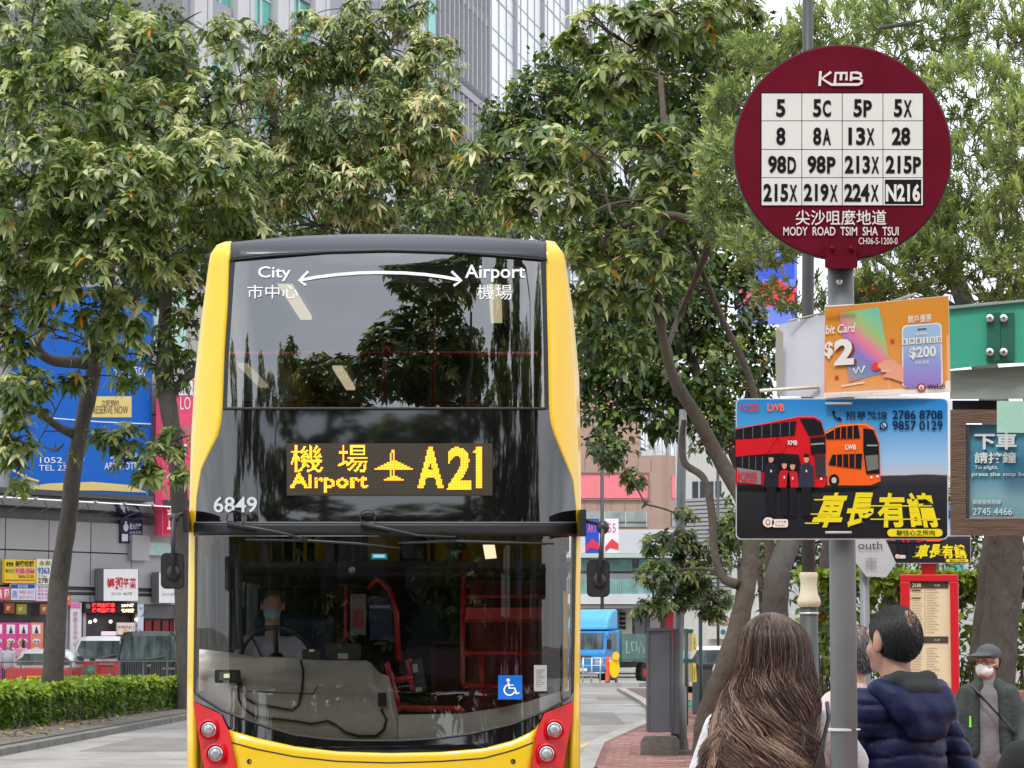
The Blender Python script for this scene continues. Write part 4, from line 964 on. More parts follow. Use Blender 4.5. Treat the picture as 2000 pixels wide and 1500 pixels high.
# ================================================================ trees
bark = mat('bark_grey', (.066, .058, .050), .85, var=.3, scale=4, bump=1, bscale=11, stretch=(1, 1, .35), dirt=.4, bdist=.05)
bark2 = mat('bark_brown', (.072, .055, .041), .85, var=.3, scale=4, bump=1, bscale=13, stretch=(1, 1, .4), dirt=.3, bdist=.05)
twigm = mat('twig', (.10, .08, .06), .8)
LV = [(0, (.024, .048, .013)), (.28, (.070, .115, .024)), (.58, (.165, .22, .050)), (.80, (.35, .40, .14)), (.955, (.60, .60, .34)), (.975, (.50, .22, .02))]
leafA = leaf_mat('leaf_broad', LV, .38, .4)
leafAo = leaf_mat('leaf_broad_single', LV, .38, .4, obj=True)
leafB = leaf_mat('leaf_pale_tipped', [(0, (.026, .046, .014)), (.3, (.075, .118, .024)), (.58, (.18, .24, .058)), (.78, (.40, .44, .18)), (.93, (.68, .68, .42)), (.985, (.55, .22, .02))], .42, .3)
leafC = leaf_mat('leaf_mid', [(0, (.022, .046, .012)), (.45, (.062, .105, .024)), (.8, (.16, .22, .05)), (1, (.30, .36, .10))], .42, .4)
leafD = leaf_mat('leaf_deep', [(0, (.012, .028, .009)), (.5, (.052, .096, .018)), (.85, (.14, .21, .035)), (1, (.26, .34, .07))], .4, .3)
leafE = leaf_mat('leaf_narrow', [(0, (.05, .08, .024)), (.35, (.19, .26, .08)), (.8, (.38, .46, .15)), (1, (.54, .58, .20))], .45, .3)
leafH = leaf_mat('leaf_hedge', [(0, (.025, .06, .008)), (.45, (.13, .21, .018)), (.8, (.32, .43, .035)), (1, (.48, .56, .07))], .45, .35)
flow = mat('blossom_cream', (.72, .58, .24), .6, var=.35, scale=8)
def norm(a): return a / np.maximum(1e-9, np.linalg.norm(a, axis=-1, keepdims=True))
def leaves(c, d, up, ln, wd, droop):
    """6-vertex bent leaves; all arguments are arrays with one row per leaf"""
    s = norm(np.cross(d, up)); n = np.cross(s, d)
    dn = np.array([0, 0, -1.0]); V = np.empty((len(c), 6, 3))
    ln = ln[:, None]; wd = wd[:, None]; droop = droop[:, None]
    def p(t, w_): return c + d*ln*t + s*wd*w_ + dn*ln*droop*t*t + n*abs(w_)*wd*.35
    V[:, 0] = p(0, 0); V[:, 1] = p(.34, -.5); V[:, 2] = p(.34, .5); V[:, 3] = p(.72, -.36); V[:, 4] = p(.72, .36); V[:, 5] = p(1, 0)
    return V
LF = np.array([(0, 2, 1), (1, 2, 4), (1, 4, 3), (3, 4, 5)])
def leaf_mesh(name, V, tone, m, parent=None):
    N = len(V); me = bpy.data.meshes.new(name)
    base = np.array(parent_world(parent)) if parent else 0
    me.vertices.add(N*6); me.vertices.foreach_set('co', (V.reshape(-1, 3) - base).ravel().astype(np.float32))
    fi = (LF[None] + 6*np.arange(N)[:, None, None]).reshape(-1).astype(np.int32)
    me.loops.add(len(fi)); me.loops.foreach_set('vertex_index', fi)
    me.polygons.add(N*4); me.polygons.foreach_set('loop_start', np.arange(0, N*12, 3, dtype=np.int32))
    me.polygons.foreach_set('use_smooth', np.ones(N*4, bool)); me.update(calc_edges=True)
    at = me.attributes.new('tone', 'FLOAT', 'FACE'); at.data.foreach_set('value', np.repeat(tone, 4).astype(np.float32))
    me.materials.append(m); o = bpy.data.objects.new(name, me); C.objects.link(o)
    if parent: o.parent = parent
    return o
lm = []
for wv in (.34, .40, .46):                          # unit leaves for the single leaf objects
    V = leaves(np.zeros((1, 3)), np.array([[1., 0, 0]]), np.array([[0, 0, 1.]]), np.ones(1), np.ones(1)*wv, np.array([.28]))[0]
    me = bpy.data.meshes.new('leaf'); me.from_pydata([tuple(v) for v in V], [], [tuple(f) for f in LF]); me.materials.append(leafAo)
    me.polygons.foreach_set('use_smooth', [True]*4); lm.append(me)
def tube_np(mb, a, b, r0, r1, m, bend=.12, n=5, seg=4):
    a, b = Vector(a), Vector(b); L = (b-a).length; off = Vector((random.uniform(-1, 1), random.uniform(-1, 1), random.uniform(-.2, 1))) * L * bend
    pts = [a.lerp(b, t) + off*math.sin(math.pi*t) for t in [i/seg for i in range(seg+1)]]
    mb.tube(pts, [r0 + (r1-r0)*i/seg for i in range(seg+1)], m, n, cap=False)
def tree(name, label, cat, clumps, leafpx, lm_=leafA, trunks=(), limbs=(), dens=8, leafratio=.42, kind='whorl', nper=9, bm=None, singles=0, group=None, flowers=0, world=False, auto=True, hang=.35, seed=1, part_name='foliage', base=None, pale=0, hole=.22):
    R = np.random.default_rng(seed); random.seed(seed); bm = bm or bark
    cl = []
    for c in clumps:
        if world: p, rx, ry, rz = np.array(c[:3]), c[3], c[3], c[4]; lf = leafpx
        else:
            p = np.array(P(c[0], c[1], c[2])); s = S(c[2]); rx, rz = c[3]/s, c[4]/s; ry = (rx+rz)*.55
        cl.append((p, np.array([rx, ry, rz]), (c[5] if len(c) > 5 and not world else 1)))
    dref = clumps[0][2]; LN = leafpx if world else leafpx / S(np.mean([c[2] for c in clumps]))
    if base is None:
        t0 = trunks[0][0] if trunks else (clumps[0][0], clumps[0][1], clumps[0][2], 1)
        base = Vector((t0[0], t0[1], 0)) if world else P(t0[0], t0[1], t0[2]); base = Vector((base[0], base[1], 0))
    root = thing(name, label, cat, base, group)
    W3 = (lambda t: (Vector(t[:3]), t[3])) if world else (lambda t: (P(*t[:3]), t[3] / S(t[2])))
    anchors = []
    for k, tk in enumerate(trunks):
        mb = MB(); pts = [W3(t) for t in tk]
        if k == 0 and pts[0][0].z > 0.02: pts = [(Vector((pts[0][0].x, pts[0][0].y, 0)), pts[0][1]*1.25)] + pts
        fine = []
        for i in range(len(pts)-1):                 # Catmull-Rom
            p0, p1, p2, p3 = pts[max(0, i-1)], pts[i], pts[i+1], pts[min(len(pts)-1, i+2)]
            for j in range(6):
                t = j/6; q = .5*((2*p1[0]) + (p2[0]-p0[0])*t + (2*p0[0]-5*p1[0]+4*p2[0]-p3[0])*t*t + (3*p1[0]-p0[0]-3*p2[0]+p3[0])*t**3)
                fine.append((q, (p1[1]*(1-t)+p2[1]*t) * (1+random.uniform(-.05, .05))))
        fine.append(pts[-1]); mb.tube([f[0] for f in fine], [f[1] for f in fine], bm, 14)
        mb.build('trunk' if k == 0 else 'limb', root, smooth=True); anchors += [f for f in fine if f[0].z > 2.0 or world]
    if not anchors: anchors = [(base + Vector((0, 0, .5)), .05)]
    mb = MB(); hubs = []
    A_ = np.array([tuple(a[0]) for a in anchors])
    order = sorted(range(len(cl)), key=lambda i: np.min(np.linalg.norm(A_ - cl[i][0], axis=1)))
    for i in order:                                 # branch from the nearest anchor to each clump
        p, r, _f = cl[i]; A_ = np.array([tuple(a[0]) for a in anchors]); dd = np.linalg.norm(A_ - p, axis=1) + 1.2*np.maximum(0, A_[:, 2] - p[2]); j = int(np.argmin(dd))
        ra = min(anchors[j][1]*.55, .03 + .045*r.max()) if auto else 0
        if auto and dd[j] > .1:
            a, e = anchors[j][0], Vector(p); L = (e-a).length; off = Vector((random.uniform(-1, 1), random.uniform(-1, 1), random.uniform(0, 1)))*L*.1
            pts = [a.lerp(e, t/5) + off*math.sin(math.pi*t/5) for t in range(6)]
            mb.tube(pts, [max(.012, ra*(1-.13*t)) for t in range(6)], bm, 7, cap=False); anchors += [(q, max(.012, ra*.6)) for q in pts[2:]]
        for _ in range(5 if auto else 0):
            q = p + r*norm(R.normal(size=3))*.75; tube_np(mb, p, q, .018 + .006*r.max(), .006, bm)
    if mb.v: mb.build('branches', root, smooth=True)
    # leaf whorls
    Cs, Ds, Us, Ls, Ws, Dr, Tn = [], [], [], [], [], [], []; fl = MB(); tw = MB()
    LN0 = LN
    for ci, (p, r, lf_) in enumerate(cl):
        LN = LN0 * lf_
        fr = dens * (r[0]*r[2]) / (LN*LN); n = max(6, int(fr))
        u = norm(R.normal(size=(n, 3))); rad = R.uniform(.35, 1.0, n)**.45; pos = p + u*r*rad[:, None]
        # broken into sprays: drop whorls that fall in the gaps of a coarse noise
        ph = np.sin(pos[:, 0]*2.3/LN*.13+ci) * np.sin(pos[:, 2]*2.9/LN*.13+1.7*ci) * np.sin(pos[:, 1]*2.1/LN*.13+.6*ci)
        keep = ph > -hole*1.6 + R.uniform(-.15, .15, n); pos, u = pos[keep], u[keep]; n = len(pos)
        ax = norm(u*.55 + np.array([0, -.12, .9]) + R.normal(size=(n, 3))*(.6 if kind == 'brush' else .25))
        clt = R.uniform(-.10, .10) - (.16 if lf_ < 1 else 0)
        up_ = np.clip((pos[:, 2]-p[2])/r[2], -1, 1)
        for w_ in range(n):
            k = nper + R.integers(-2, 3); a0 = R.uniform(0, 6.28); size = LN*R.uniform(.75, 1.15)
            e1 = norm(np.cross(ax[w_], [0.31, .9, .1])); e2 = np.cross(ax[w_], e1)
            young = R.random() < .24 + pale + .16*up_[w_]  # more pale leaves toward clump tops: young growth plus top light put into colour
            if kind == 'whorl':
                t = a0 + np.arange(k)*2.4; el = R.uniform(-.45, .55, k)
                d = norm((e1[None]*np.cos(t)[:, None] + e2[None]*np.sin(t)[:, None])*np.cos(el)[:, None] + ax[w_][None]*np.sin(el)[:, None])
                c = pos[w_] + ax[w_]*R.uniform(-.25, .05, (k, 1))*LN; ls = size*R.uniform(.7, 1.1, k); dr = hang - .2 + R.uniform(0, .5, k); wr = leafratio
            elif kind == 'brush':
                t = a0 + np.arange(k)*2.4; f_ = (np.arange(k)/k)
                d = norm((e1[None]*np.cos(t)[:, None] + e2[None]*np.sin(t)[:, None])*.62 + ax[w_][None]*.8)
                c = pos[w_] + ax[w_]*(f_[:, None]*1.3 - .4)*LN; ls = size*R.uniform(.7, 1.0, k); dr = R.uniform(-.05, .15, k); wr = leafratio
            else:
                t = a0 + np.arange(k)*2.4; d = norm(R.normal(size=(k, 3))*.7 + u[w_]*.6 + [0, 0, .05])
                c = pos[w_] + R.normal(size=(k, 3))*LN*.5; ls = size*R.uniform(.6, 1.1, k); dr = R.uniform(.1, .5, k); wr = leafratio
            Cs.append(c); Ds.append(d); Us.append(np.repeat(ax[w_][None], k, 0)); Ls.append(ls); Ws.append(ls*wr*R.uniform(.85, 1.15, k)); Dr.append(dr)
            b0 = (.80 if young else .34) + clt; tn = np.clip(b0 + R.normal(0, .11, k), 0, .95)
            tn[R.random(k) < .006] = 1; Tn.append(tn)
            if w_ % 2 == 0:
                q = pos[w_] - ax[w_]*LN*1.3 - u[w_]*LN*.4; tw.tube([q, pos[w_]], [.007, .004], twigm, 3, cap=False)
            if flowers and R.random() < flowers and up_[w_] > -.6:
                q0 = pos[w_] + u[w_]*LN*.5
                for _ in range(R.integers(14, 26)):
                    q = q0 + R.normal(size=3)*LN*.34; s = LN*R.uniform(.05, .11)
                    fl.sphere(q, (s, s, s*.8), flow, 5, 3)
    c, d, u_, l_, w_, r_, t_ = map(np.concatenate, (Cs, Ds, Us, Ls, Ws, Dr, Tn))
    if singles:                                     # the leaves that show largest become objects of their own
        px = CX + F*c[:, 0]/c[:, 1]; py = HZ - F*(c[:, 2]-EYE)/c[:, 1]
        sc_ = c[:, 1] - 2*l_/LN; sc_[(px < 4) | (px > 1996) | (py < 4) | (py > 1496)] = 1e9
        idx = np.argsort(sc_)[:singles]; msk = np.ones(len(c), bool); msk[idx] = False
        bw = parent_world(root)
        for i in idx:
            x = Vector(d[i]); y = Vector(np.cross(u_[i], d[i])).normalized(); z = x.cross(y)
            M3 = Matrix((x, y, z)).transposed().to_4x4() @ Matrix.Diagonal((l_[i], l_[i], l_[i], 1))
            o = bpy.data.objects.new('leaf', lm[i % 3]); C.objects.link(o); o.parent = root
            M3.translation = Vector(c[i]) - bw; o.matrix_basis = M3
        c, d, u_, l_, w_, r_, t_ = (q[msk] for q in (c, d, u_, l_, w_, r_, t_))
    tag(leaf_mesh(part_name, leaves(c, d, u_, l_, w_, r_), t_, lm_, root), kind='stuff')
    if tw.v: tag(tw.build('twigs', root), kind='stuff')
    if fl.v: tag(fl.build('blossom', root), kind='stuff')
    return root
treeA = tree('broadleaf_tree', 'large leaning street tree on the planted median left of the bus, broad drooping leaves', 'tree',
    [(60,60,47,140,110),(210,40,48,130,90),(280,110,47,110,80),(120,200,45,150,110),(300,250,46,140,100),(390,190,47,75,70),(60,350,44,130,110),(220,380,44,150,110),(380,340,45,120,100),(470,320,46,60,80),(440,430,46,80,60),(450,240,47,60,70),(500,470,46,60,40),(380,470,46,60,50),
     (440,80,48,50,60),(470,200,48,50,60),(360,40,48,60,40),(190,680,46,50,24),(90,640,46,60,24),(255,745,46,40,20),(140,740,46,40,16),
     (60,480,45,110,70),(200,500,44,130,80),(330,500,45,100,60),(150,590,45,110,55),(260,590,45,90,50),(30,600,46,70,60),(230,645,45,70,30),(50,760,45,66,55),(15,690,46,50,50),(25,860,45,48,55),(112,880,45,45,28),(228,850,46,60,26),(300,890,46,52,30),(245,900,46,40,25),(290,930,46,32,22),(120,660,45,60,32),(250,690,46,50,26),(30,940,46,30,26)],
    27, leafA, trunks=[[(102,1345,52,22),(108,1240,52,20),(116,1130,52,19),(134,1010,51.6,17),(142,930,51.3,16),(158,840,51,15.5),(176,760,50.5,16),(188,700,50,15),(200,640,49.5,12),(215,540,49,11),(210,400,48,10),(190,200,47.5,7)],
        [(184,712,50.4,13),(150,708,50,12),(105,704,49.6,11),(80,690,49.3,10),(70,668,49,11),(85,640,48.6,9),(60,560,48,8),(40,400,47,7)],
        [(140,846,51,10),(112,832,50.6,8),(70,800,50,7),(40,780,49,5)], [(214,520,49,9),(300,400,47.5,8),(370,260,47,6)]], singles=295, dens=12, seed=3, hole=.05, pale=.10)
tree('pale_tipped_tree', 'tall tree with cream tipped drooping leaves in front of the office tower above the bus', 'tree',
    [(560,130,62,85,60),(650,100,62,105,75),(760,95,62,105,85),(850,130,62,65,75),(800,15,63,55,35),(600,35,63,30,20),(540,240,62,110,90),(680,230,61,130,100),(820,240,61,100,75),(885,205,62,40,50),(560,350,62,120,80),(700,350,61,130,90),(850,330,62,105,75),(925,300,63,40,55),(620,440,63,140,40),(780,430,63,120,40),(465,150,64,45,45),(480,420,64,60,50),(930,390,63,40,60),(490,60,64,26,18),(520,70,63,40,30),(970,380,63,50,50),(930,430,63,60,40),(700,20,63,40,30)],
    19, leafB, trunks=[[(690,1300,64,18),(690,900,64,18),(690,560,64,16),(680,420,63,13),(700,250,62,9),(760,100,62,6)]], dens=14, leafratio=.36, seed=5, pale=.20, hang=.42, hole=.1)
tree('background_tree', 'dense dark green tree filling the gaps behind the large left tree', 'tree',
    [(60,100,58,130,110),(200,120,58,120,110),(300,240,58,90,110),(80,300,58,130,110),(220,330,58,130,110),(350,380,58,100,90),(430,300,58,70,90),(90,480,58,120,90),(250,490,58,120,80),(400,480,58,80,60),(320,80,59,60,70),(400,170,59,60,60),(150,10,59,120,50)],
    20, leafC, trunks=[[(-90,1345,58,18),(-85,1100,58,17),(-60,800,58,15),(20,560,58,12),(100,300,58,9)]], dens=10, kind='loose', nper=8, leafratio=.5, seed=61, hole=.05)
tree('background_tree', 'dense dark green tree filling the gaps behind the pale tipped tree above the bus', 'tree',
    [(560,200,72,90,80),(680,150,72,100,80),(790,160,72,90,90),(570,330,72,100,80),(700,320,72,110,90),(830,310,72,80,90),(600,440,72,120,50),(750,440,72,120,50),(900,380,72,70,70),(940,440,72,80,50),(480,400,72,60,70),(1000,400,70,70,70)],
    18, leafC, trunks=[[(820,1300,72,15),(820,800,72,14),(800,500,72,11),(760,250,72,7)]], dens=10, kind='loose', nper=8, leafratio=.5, seed=62, hole=.05)
tree('background_tree', 'broad leaved tree filling the crown between the bus and the round stop sign', 'tree',
    [(1100,350,42,90,80),(1220,330,42,100,90),(1330,300,42,90,90),(1130,450,42,80,60),(1240,460,42,90,70),(1350,450,42,80,80),(1180,560,42,60,60),(1280,560,42,80,60),(1240,160,42,90,80),(1340,60,42,90,60),(1420,140,42,70,80),(1160,640,42,40,60),(1230,660,42,60,50)],
    22, leafC, trunks=[[(1508,1400,43,11),(1500,1000,43,9),(1470,760,43,7),(1400,600,43,6),(1320,400,42,5)]], dens=11, kind='loose', nper=8, leafratio=.5, seed=63, hole=.05, flowers=.035, bm=bark2)
tree('shaded_tree', 'dark trunked tree forking between the blue billboard and the bus', 'tree',
    [(340,640,59,55,45),(395,540,59,45,60),(330,740,59,40,22),(345,860,58,40,36),(400,460,60,60,50),(350,930,58,26,22),(300,560,60,60,50),(310,690,59,45,28),(372,700,59,20,28)],
    23, leafA, trunks=[[(362,1360,59,16),(358,1200,59,16),(352,1020,59,17),(345,900,59,17),(330,800,59,18),(322,730,59,18),(322,640,59,13),(325,560,59,12),(330,460,60,8)], [(330,772,59,11),(352,750,59,10),(378,726,59,9),(420,690,59.5,6)]], dens=8, seed=6)
tree('broadleaf_tree', 'brown trunked tree rising between the grey cabinet and the long haired woman', 'tree',
    [(1185,60,35,105,65),(1300,30,35,110,55),(1200,150,35,75,55),(1420,20,36,80,50),(960,310,33,75,50),(1060,285,33,100,55),(1160,300,32,110,65),(1280,290,33,90,60),(930,370,33,70,45),(1060,380,33,110,60),(1190,400,32,110,60),(1310,370,33,80,60),(1180,480,32,95,45),(1270,500,33,80,50),(1150,560,34,50,45),(1010,425,34,80,26),(1240,570,34,60,36),
     (1300,1060,35,55,28,.55),(1283,1120,34,48,26,.55),(1350,1120,35,50,36,.55),(1276,1185,34,40,22,.55),(1320,1165,35,40,28,.55),(1350,1000,35,34,14,.55),(1425,1040,36,36,36,.55),(1385,1095,35,45,45,.55),(1330,1060,35,36,32,.55),(1395,1180,36,42,36,.55),(1235,935,36,26,26,.55),(1185,880,36,45,36,.55),(1260,985,35,24,12,.55)],
    31, leafA, trunks=[[(1382,1420,33,26),(1402,1350,33,24),(1422,1290,33,21),(1450,1188,33.2,19),(1467,1068,33.5,17),(1455,985,33.7,17),(1411,907,34,15),(1355,805,34,13),(1314,733,34,11),(1290,627,34,9),(1288,500,34,7),(1300,330,34,7),(1290,150,34.5,5)],
        [(1442,1142,33.2,11),(1412,1128,33.3,9),(1396,1080,33.4,8),(1390,1000,33.5,8),(1375,935,33.6,7),(1338,905,33.8,7),(1332,860,34,6),(1336,820,34,5)],
        [(1300,690,34.2,5),(1325,620,35,5),(1360,540,34.2,6),(1385,465,33.2,10),(1350,432,32.6,9),(1290,420,32.5,8),(1215,442,32.3,5)], [(1385,462,32.6,8),(1345,410,32.8,8),(1300,395,33,6),(1240,390,33,4)], [(1378,440,33,7),(1385,320,34,6),(1310,325,33.5,5),(1220,335,33,4)]], singles=295, dens=12, seed=8, bm=bark2, hole=.1, pale=.08)
tree('blossom_tree', 'tree with clusters of cream blossom behind the stop sign and right of the bus', 'tree',
    [(1060,190,52,70,50),(1140,250,52,70,50),(1150,160,53,90,60),(1350,130,53,110,90),(1450,90,53,110,60),(1250,230,53,110,70),(1390,250,53,90,80),(1200,620,50,90,80),(1300,580,50,110,100),(1400,600,51,90,100),(1230,720,50,85,60),(1350,720,50,110,80),(1400,830,50,60,60),(1290,800,50,70,45),(1185,800,50,50,36),(1400,480,51,80,70),(870,410,56,75,26),(985,230,52,45,35),(1010,290,52,50,40),(955,330,52,50,40),(1090,130,53,50,45),(960,250,55,20,20),(1190,870,50,45,24),(1160,700,50,40,60),(1480,700,51,50,80),(1180,450,51,90,70),(1300,440,52,110,60),(1450,420,52,70,60)],
    21, leafD, trunks=[[(1500,1400,50,14),(1490,1100,50,14),(1440,900,50,12),(1350,700,50,10),(1310,520,51,8),(1280,300,52,6)]], dens=13, leafratio=.55, kind='loose', nper=7, flowers=.09, seed=9, bm=bark2, hole=.3)
tree('narrow_leaved_tree', 'tall tree of fine narrow grey green leaves behind the round stop sign and shelter', 'tree',
    [(1450,330,27,85,90),(1430,210,28,65,60),(1490,450,26,90,80),(1550,560,27,90,55),(1500,90,29,90,55),(1650,60,29,120,60),(1800,50,28,130,75),(1950,60,28,100,90),(1900,200,27,120,100),(1990,280,26,70,100),(1900,350,27,110,100),(1880,480,27,130,90),(1750,530,27,130,70),(1640,590,27,90,45),(1980,450,26,80,100),(1960,560,27,90,45),(1640,250,28,170,150),(1400,420,27,50,60),(1750,200,28,80,90),(2000,120,28,70,90),(1780,420,28,110,60),(2010,600,27,60,60),(1560,320,29,70,80),(1420,290,29,60,50),(1600,430,27,120,80)],
    21, leafE, auto=False, trunks=[[(1935,1640,24,48),(1938,1400,24,42),(1950,1250,24,38),(1962,1120,24,36),(1962,950,24,34),(1945,800,25,30),(1900,640,27,22),(1850,480,29,14),(1810,250,30,7)], [(1912,1300,24.2,22),(1925,1180,24.2,20),(1940,1060,24.2,20),(2010,820,24.5,18),(2030,560,28,12)], [(1890,620,27.4,9),(1740,520,29,7),(1580,430,29.5,5),(1490,330,29.5,4)], [(1720,54,27.4,4),(1760,48,27.2,5),(1800,40,27.6,3)]],
    dens=15, leafratio=.21, kind='brush', nper=14, seed=12, hole=.12)
tree('small_tree', 'small thick trunked tree behind the woman and the stop pole', 'tree',
    [(1520,1080,46,60,50),(1440,1060,47,40,60),(1590,1060,46,60,60),(1500,1150,47,50,26),(1470,1000,47,60,40),(1690,1060,47,50,70),(1560,950,47,90,60)],
    18, leafD, trunks=[[(1516,1440,42,27),(1516,1300,42,26),(1514,1200,42,26),(1520,1120,42,25),(1545,1050,42.5,20),(1570,960,43,15)], [(1605,1300,44,14),(1612,1120,44,14),(1630,1000,44,14)]], dens=9, leafratio=.42, kind='loose', nper=8, seed=14, hole=.3)
tree('garden_tree', 'dark foliage tree at the right edge behind the timetable panel', 'tree',
    [(1720,1120,40,70,70),(1840,1080,40,70,50),(1900,1120,38,60,60),(1860,1000,40,90,60),(1990,1150,36,50,120)],
    20, leafD, trunks=[[(1748,1500,40,24),(1745,1200,40,22),(1740,1000,40,18)]], dens=8, leafratio=.42, kind='loose', nper=8, seed=15, hole=.3)
# trees standing behind the camera: what the bus windscreen mirrors
BT = [(-13, -12, 13.5, 3.4, 'tall street tree behind the viewer, dark reflection at the left of the windscreen'), (-3.3, -13, 15.7, 1.9, 'slim street tree behind the viewer, mirrored left of centre in the windscreen'),
      (-.5, -11, 16.5, 2.7, 'wide street tree behind the viewer, mirrored right of centre in the windscreen'), (7.5, -10, 16, 4.6, 'tallest street tree behind the viewer, mirrored at the right windscreen edge'),
      (-20, -14, 14.5, 4.0, 'broad street tree behind the viewer, far left in the row of tall trees'), (-9.2, -14, 15.8, 2.3, 'second tall street tree behind the viewer from the left'), (-5.6, -13.5, 15.0, 1.9, 'small crowned tall tree behind the viewer, left of the slim one'),
      (4.6, -12.5, 16.5, 3.0, 'dense tall street tree behind the viewer over the pavement edge'), (1.9, -13.5, 17.5, 2.3, 'tall street tree behind the viewer beside the wide one'), (12.5, -13, 16.5, 4.2, 'broad street tree behind the viewer, far right in the row of tall trees'), (20, -15, 17, 4.5, 'outermost street tree behind the viewer on the right'),
      (2.8, -15, 17, 2.6, 'narrow tall street tree behind the viewer, mirrored between two wider ones'), (-6.5, -22, 14, 2.4, 'distant street tree behind the viewer, mirrored between the left trees')]
for i, x in enumerate((-28, -20, -15, -10.5, -7.6, -5.0, -2.3, .3, 3.0, 6.5, 11, 17, 25)):
    BT.append((x, -16 - (i % 3)*1.5, 9.2 + (i*7 % 5)*.55, 2.6, '%s low street tree from the left in the row behind the viewer' % ('first second third fourth fifth sixth seventh eighth ninth tenth eleventh twelfth last'.split()[i])))
for k, (x, y, h, rr, lab) in enumerate(BT):
    R_ = random.Random(40+k); cl = []; low = k > 12
    for i in range(14 if low else 17):
        t = R_.uniform(.10, 1); a = R_.uniform(0, 6.28); q = rr*(1.05-.75*abs(t-.45))
        cl.append((x + math.cos(a)*q*.65, y + math.sin(a)*q*.65, h*t, rr*R_.uniform(.34, .5), rr*R_.uniform(.28, .42)))
    tree('street_tree', lab, 'tree', cl, .30 if low else .22, leafA, trunks=[[(x, y, 0, .2), (x+.1, y, 3, .15), (x-.1, y, h*.6, .10), (x, y, h*.9, .05)]], world=True, dens=9 if low else 10, seed=50+k, group='low street trees in the row behind the viewer' if low else None)
# clipped hedge on the median
def hedge(name, label, poly_fn, n, z0, z1, ln, m, seed, base, top_pale=True):
    R = np.random.default_rng(seed); root = thing(name, label, 'hedge', base)
    X, Y = poly_fn(R, n); e = R.random(n); Z = np.where(e < .55, z1 - np.abs(R.normal(0, .04, n)), R.uniform(z0, z1, n))
    Z += .05*np.sin(X*2.1)*np.sin(Y*1.7)
    c = np.stack([X, Y, Z], 1); d = norm(R.normal(size=(n, 3))*.8 + np.array([0, -.35, .45])); u = norm(R.normal(size=(n, 3))*.4 + np.array([0, -.3, .9]))
    l = ln*R.uniform(.6, 1.2, n); patchy = .5 + .5*np.sin(X*1.3+2)*np.sin(Y*.5)
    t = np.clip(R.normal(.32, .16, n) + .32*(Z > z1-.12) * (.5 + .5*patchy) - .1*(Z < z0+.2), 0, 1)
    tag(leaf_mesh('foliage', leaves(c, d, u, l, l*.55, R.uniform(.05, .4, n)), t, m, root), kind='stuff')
    mb = MB()
    for i in range(260):
        j = R.integers(0, n); mb.tube([(X[j], Y[j], .12), (X[j]+R.normal()*.1, Y[j], (z0+z1)*.5)], [.012, .006], twigm, 4, cap=False)
    tag(mb.build('stems', root), kind='stuff'); return root
def hp(R, n):
    e = R.random(n); y = 44.2 + 18*R.random(n)**1.25; xe = -8.5 + (y-44.2)*.068 + .12*np.sin(y*3.1)
    x = np.where(e < .42, xe - np.abs(R.normal(0, .07, n)), xe - 2.6*R.random(n))
    fr = R.random(n) < .25; y = np.where(fr, 44.2 + np.abs(R.normal(0, .1, n)), y); x = np.where(fr, -8.5 - 2.4*R.random(n), x); return x, y
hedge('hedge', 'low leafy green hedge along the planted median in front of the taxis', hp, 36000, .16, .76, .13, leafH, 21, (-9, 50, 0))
def hp2(R, n): return R.uniform(3.2, 9.5, n), 29.5 + np.abs(R.normal(0, .35, n))
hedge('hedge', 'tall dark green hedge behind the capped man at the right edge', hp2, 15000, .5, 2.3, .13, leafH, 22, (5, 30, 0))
# leaf litter on the median soil
R = np.random.default_rng(5); n = 900; y = 40 + 22*R.random(n)**1.3; x = -7.3 - R.random(n)*1.6; z = np.full(n, .165)
d = norm(np.stack([R.normal(size=n), R.normal(size=n), R.normal(size=n)*.15], 1)); u = norm(R.normal(size=(n, 3))*.2 + [0, 0, 1])
litter = leaf_mat('leaf_litter', [(0, (.10, .05, .02)), (.5, (.24, .15, .05)), (.8, (.12, .16, .04)), (1, (.45, .30, .08))], .7, .1)
tag(leaf_mesh('leaf_litter', leaves(np.stack([x, y, z], 1), d, u, R.uniform(.06, .14, n), R.uniform(.03, .06, n), np.zeros(n)), R.random(n), litter), 'dry fallen leaves scattered on the median soil beside the kerb', 'leaves', kind='stuff')
# ================================================================ near bus stop
poleg = mat('stop_pole_grey', (.155, .165, .17), .45, var=.10, scale=5, dirt=.25)
maroon = mat('sign_maroon', (.13, .004, .016), .5, var=.12, scale=5, dirt=.3, spec=.12)
wht = paint(222, 222, 218, .5); ink = paint(18, 18, 22, .5)
SD = 7.59
stop = thing('bus_stop_pole', 'grey bus stop pole with round maroon route sign at the right', 'bus stop', (P(1645, 1300, SD).x, SD, 0))
mb = MB(); ptop = P(1642, 520, SD); ptop.y = SD; mb.tube([(P(1645, 1300, SD).x, SD, 0), (P(1645, 1050, SD).x, SD, P(1645, 1050, SD).z), (ptop.x, SD, P(1642, 505, SD).z)], .038, poleg, 24); mb.build('pole', stop, smooth=True)
mb = MB(); c = P(1645, 298, SD-.03); mb.lathe(c, [(.309, .011), (.311, .009), (.311, -.009), (.309, -.011)], maroon, 96, 'y'); dsc = mb.build('sign_disc', stop, angle=40)
mb = MB(); mb.lathe(c, [(.312, .007), (.3145, .007), (.3145, -.007), (.312, -.007)], darkm, 96, 'y'); mb.build('rim', dsc, angle=40)
mb = MB(); d_0 = SD - .05
mb.prism(rrect(1612, 472, 1673, 514, 3), lambda x, y, t: P(x, y, t), d_0 - .012, d_0 + .0, maroon); mb.prism(rrect(1611, 500, 1675, 524, 4), lambda x, y, t: P(x, y, t), d_0 - .03, SD+.045, maroon); br = mb.build('bracket', stop)
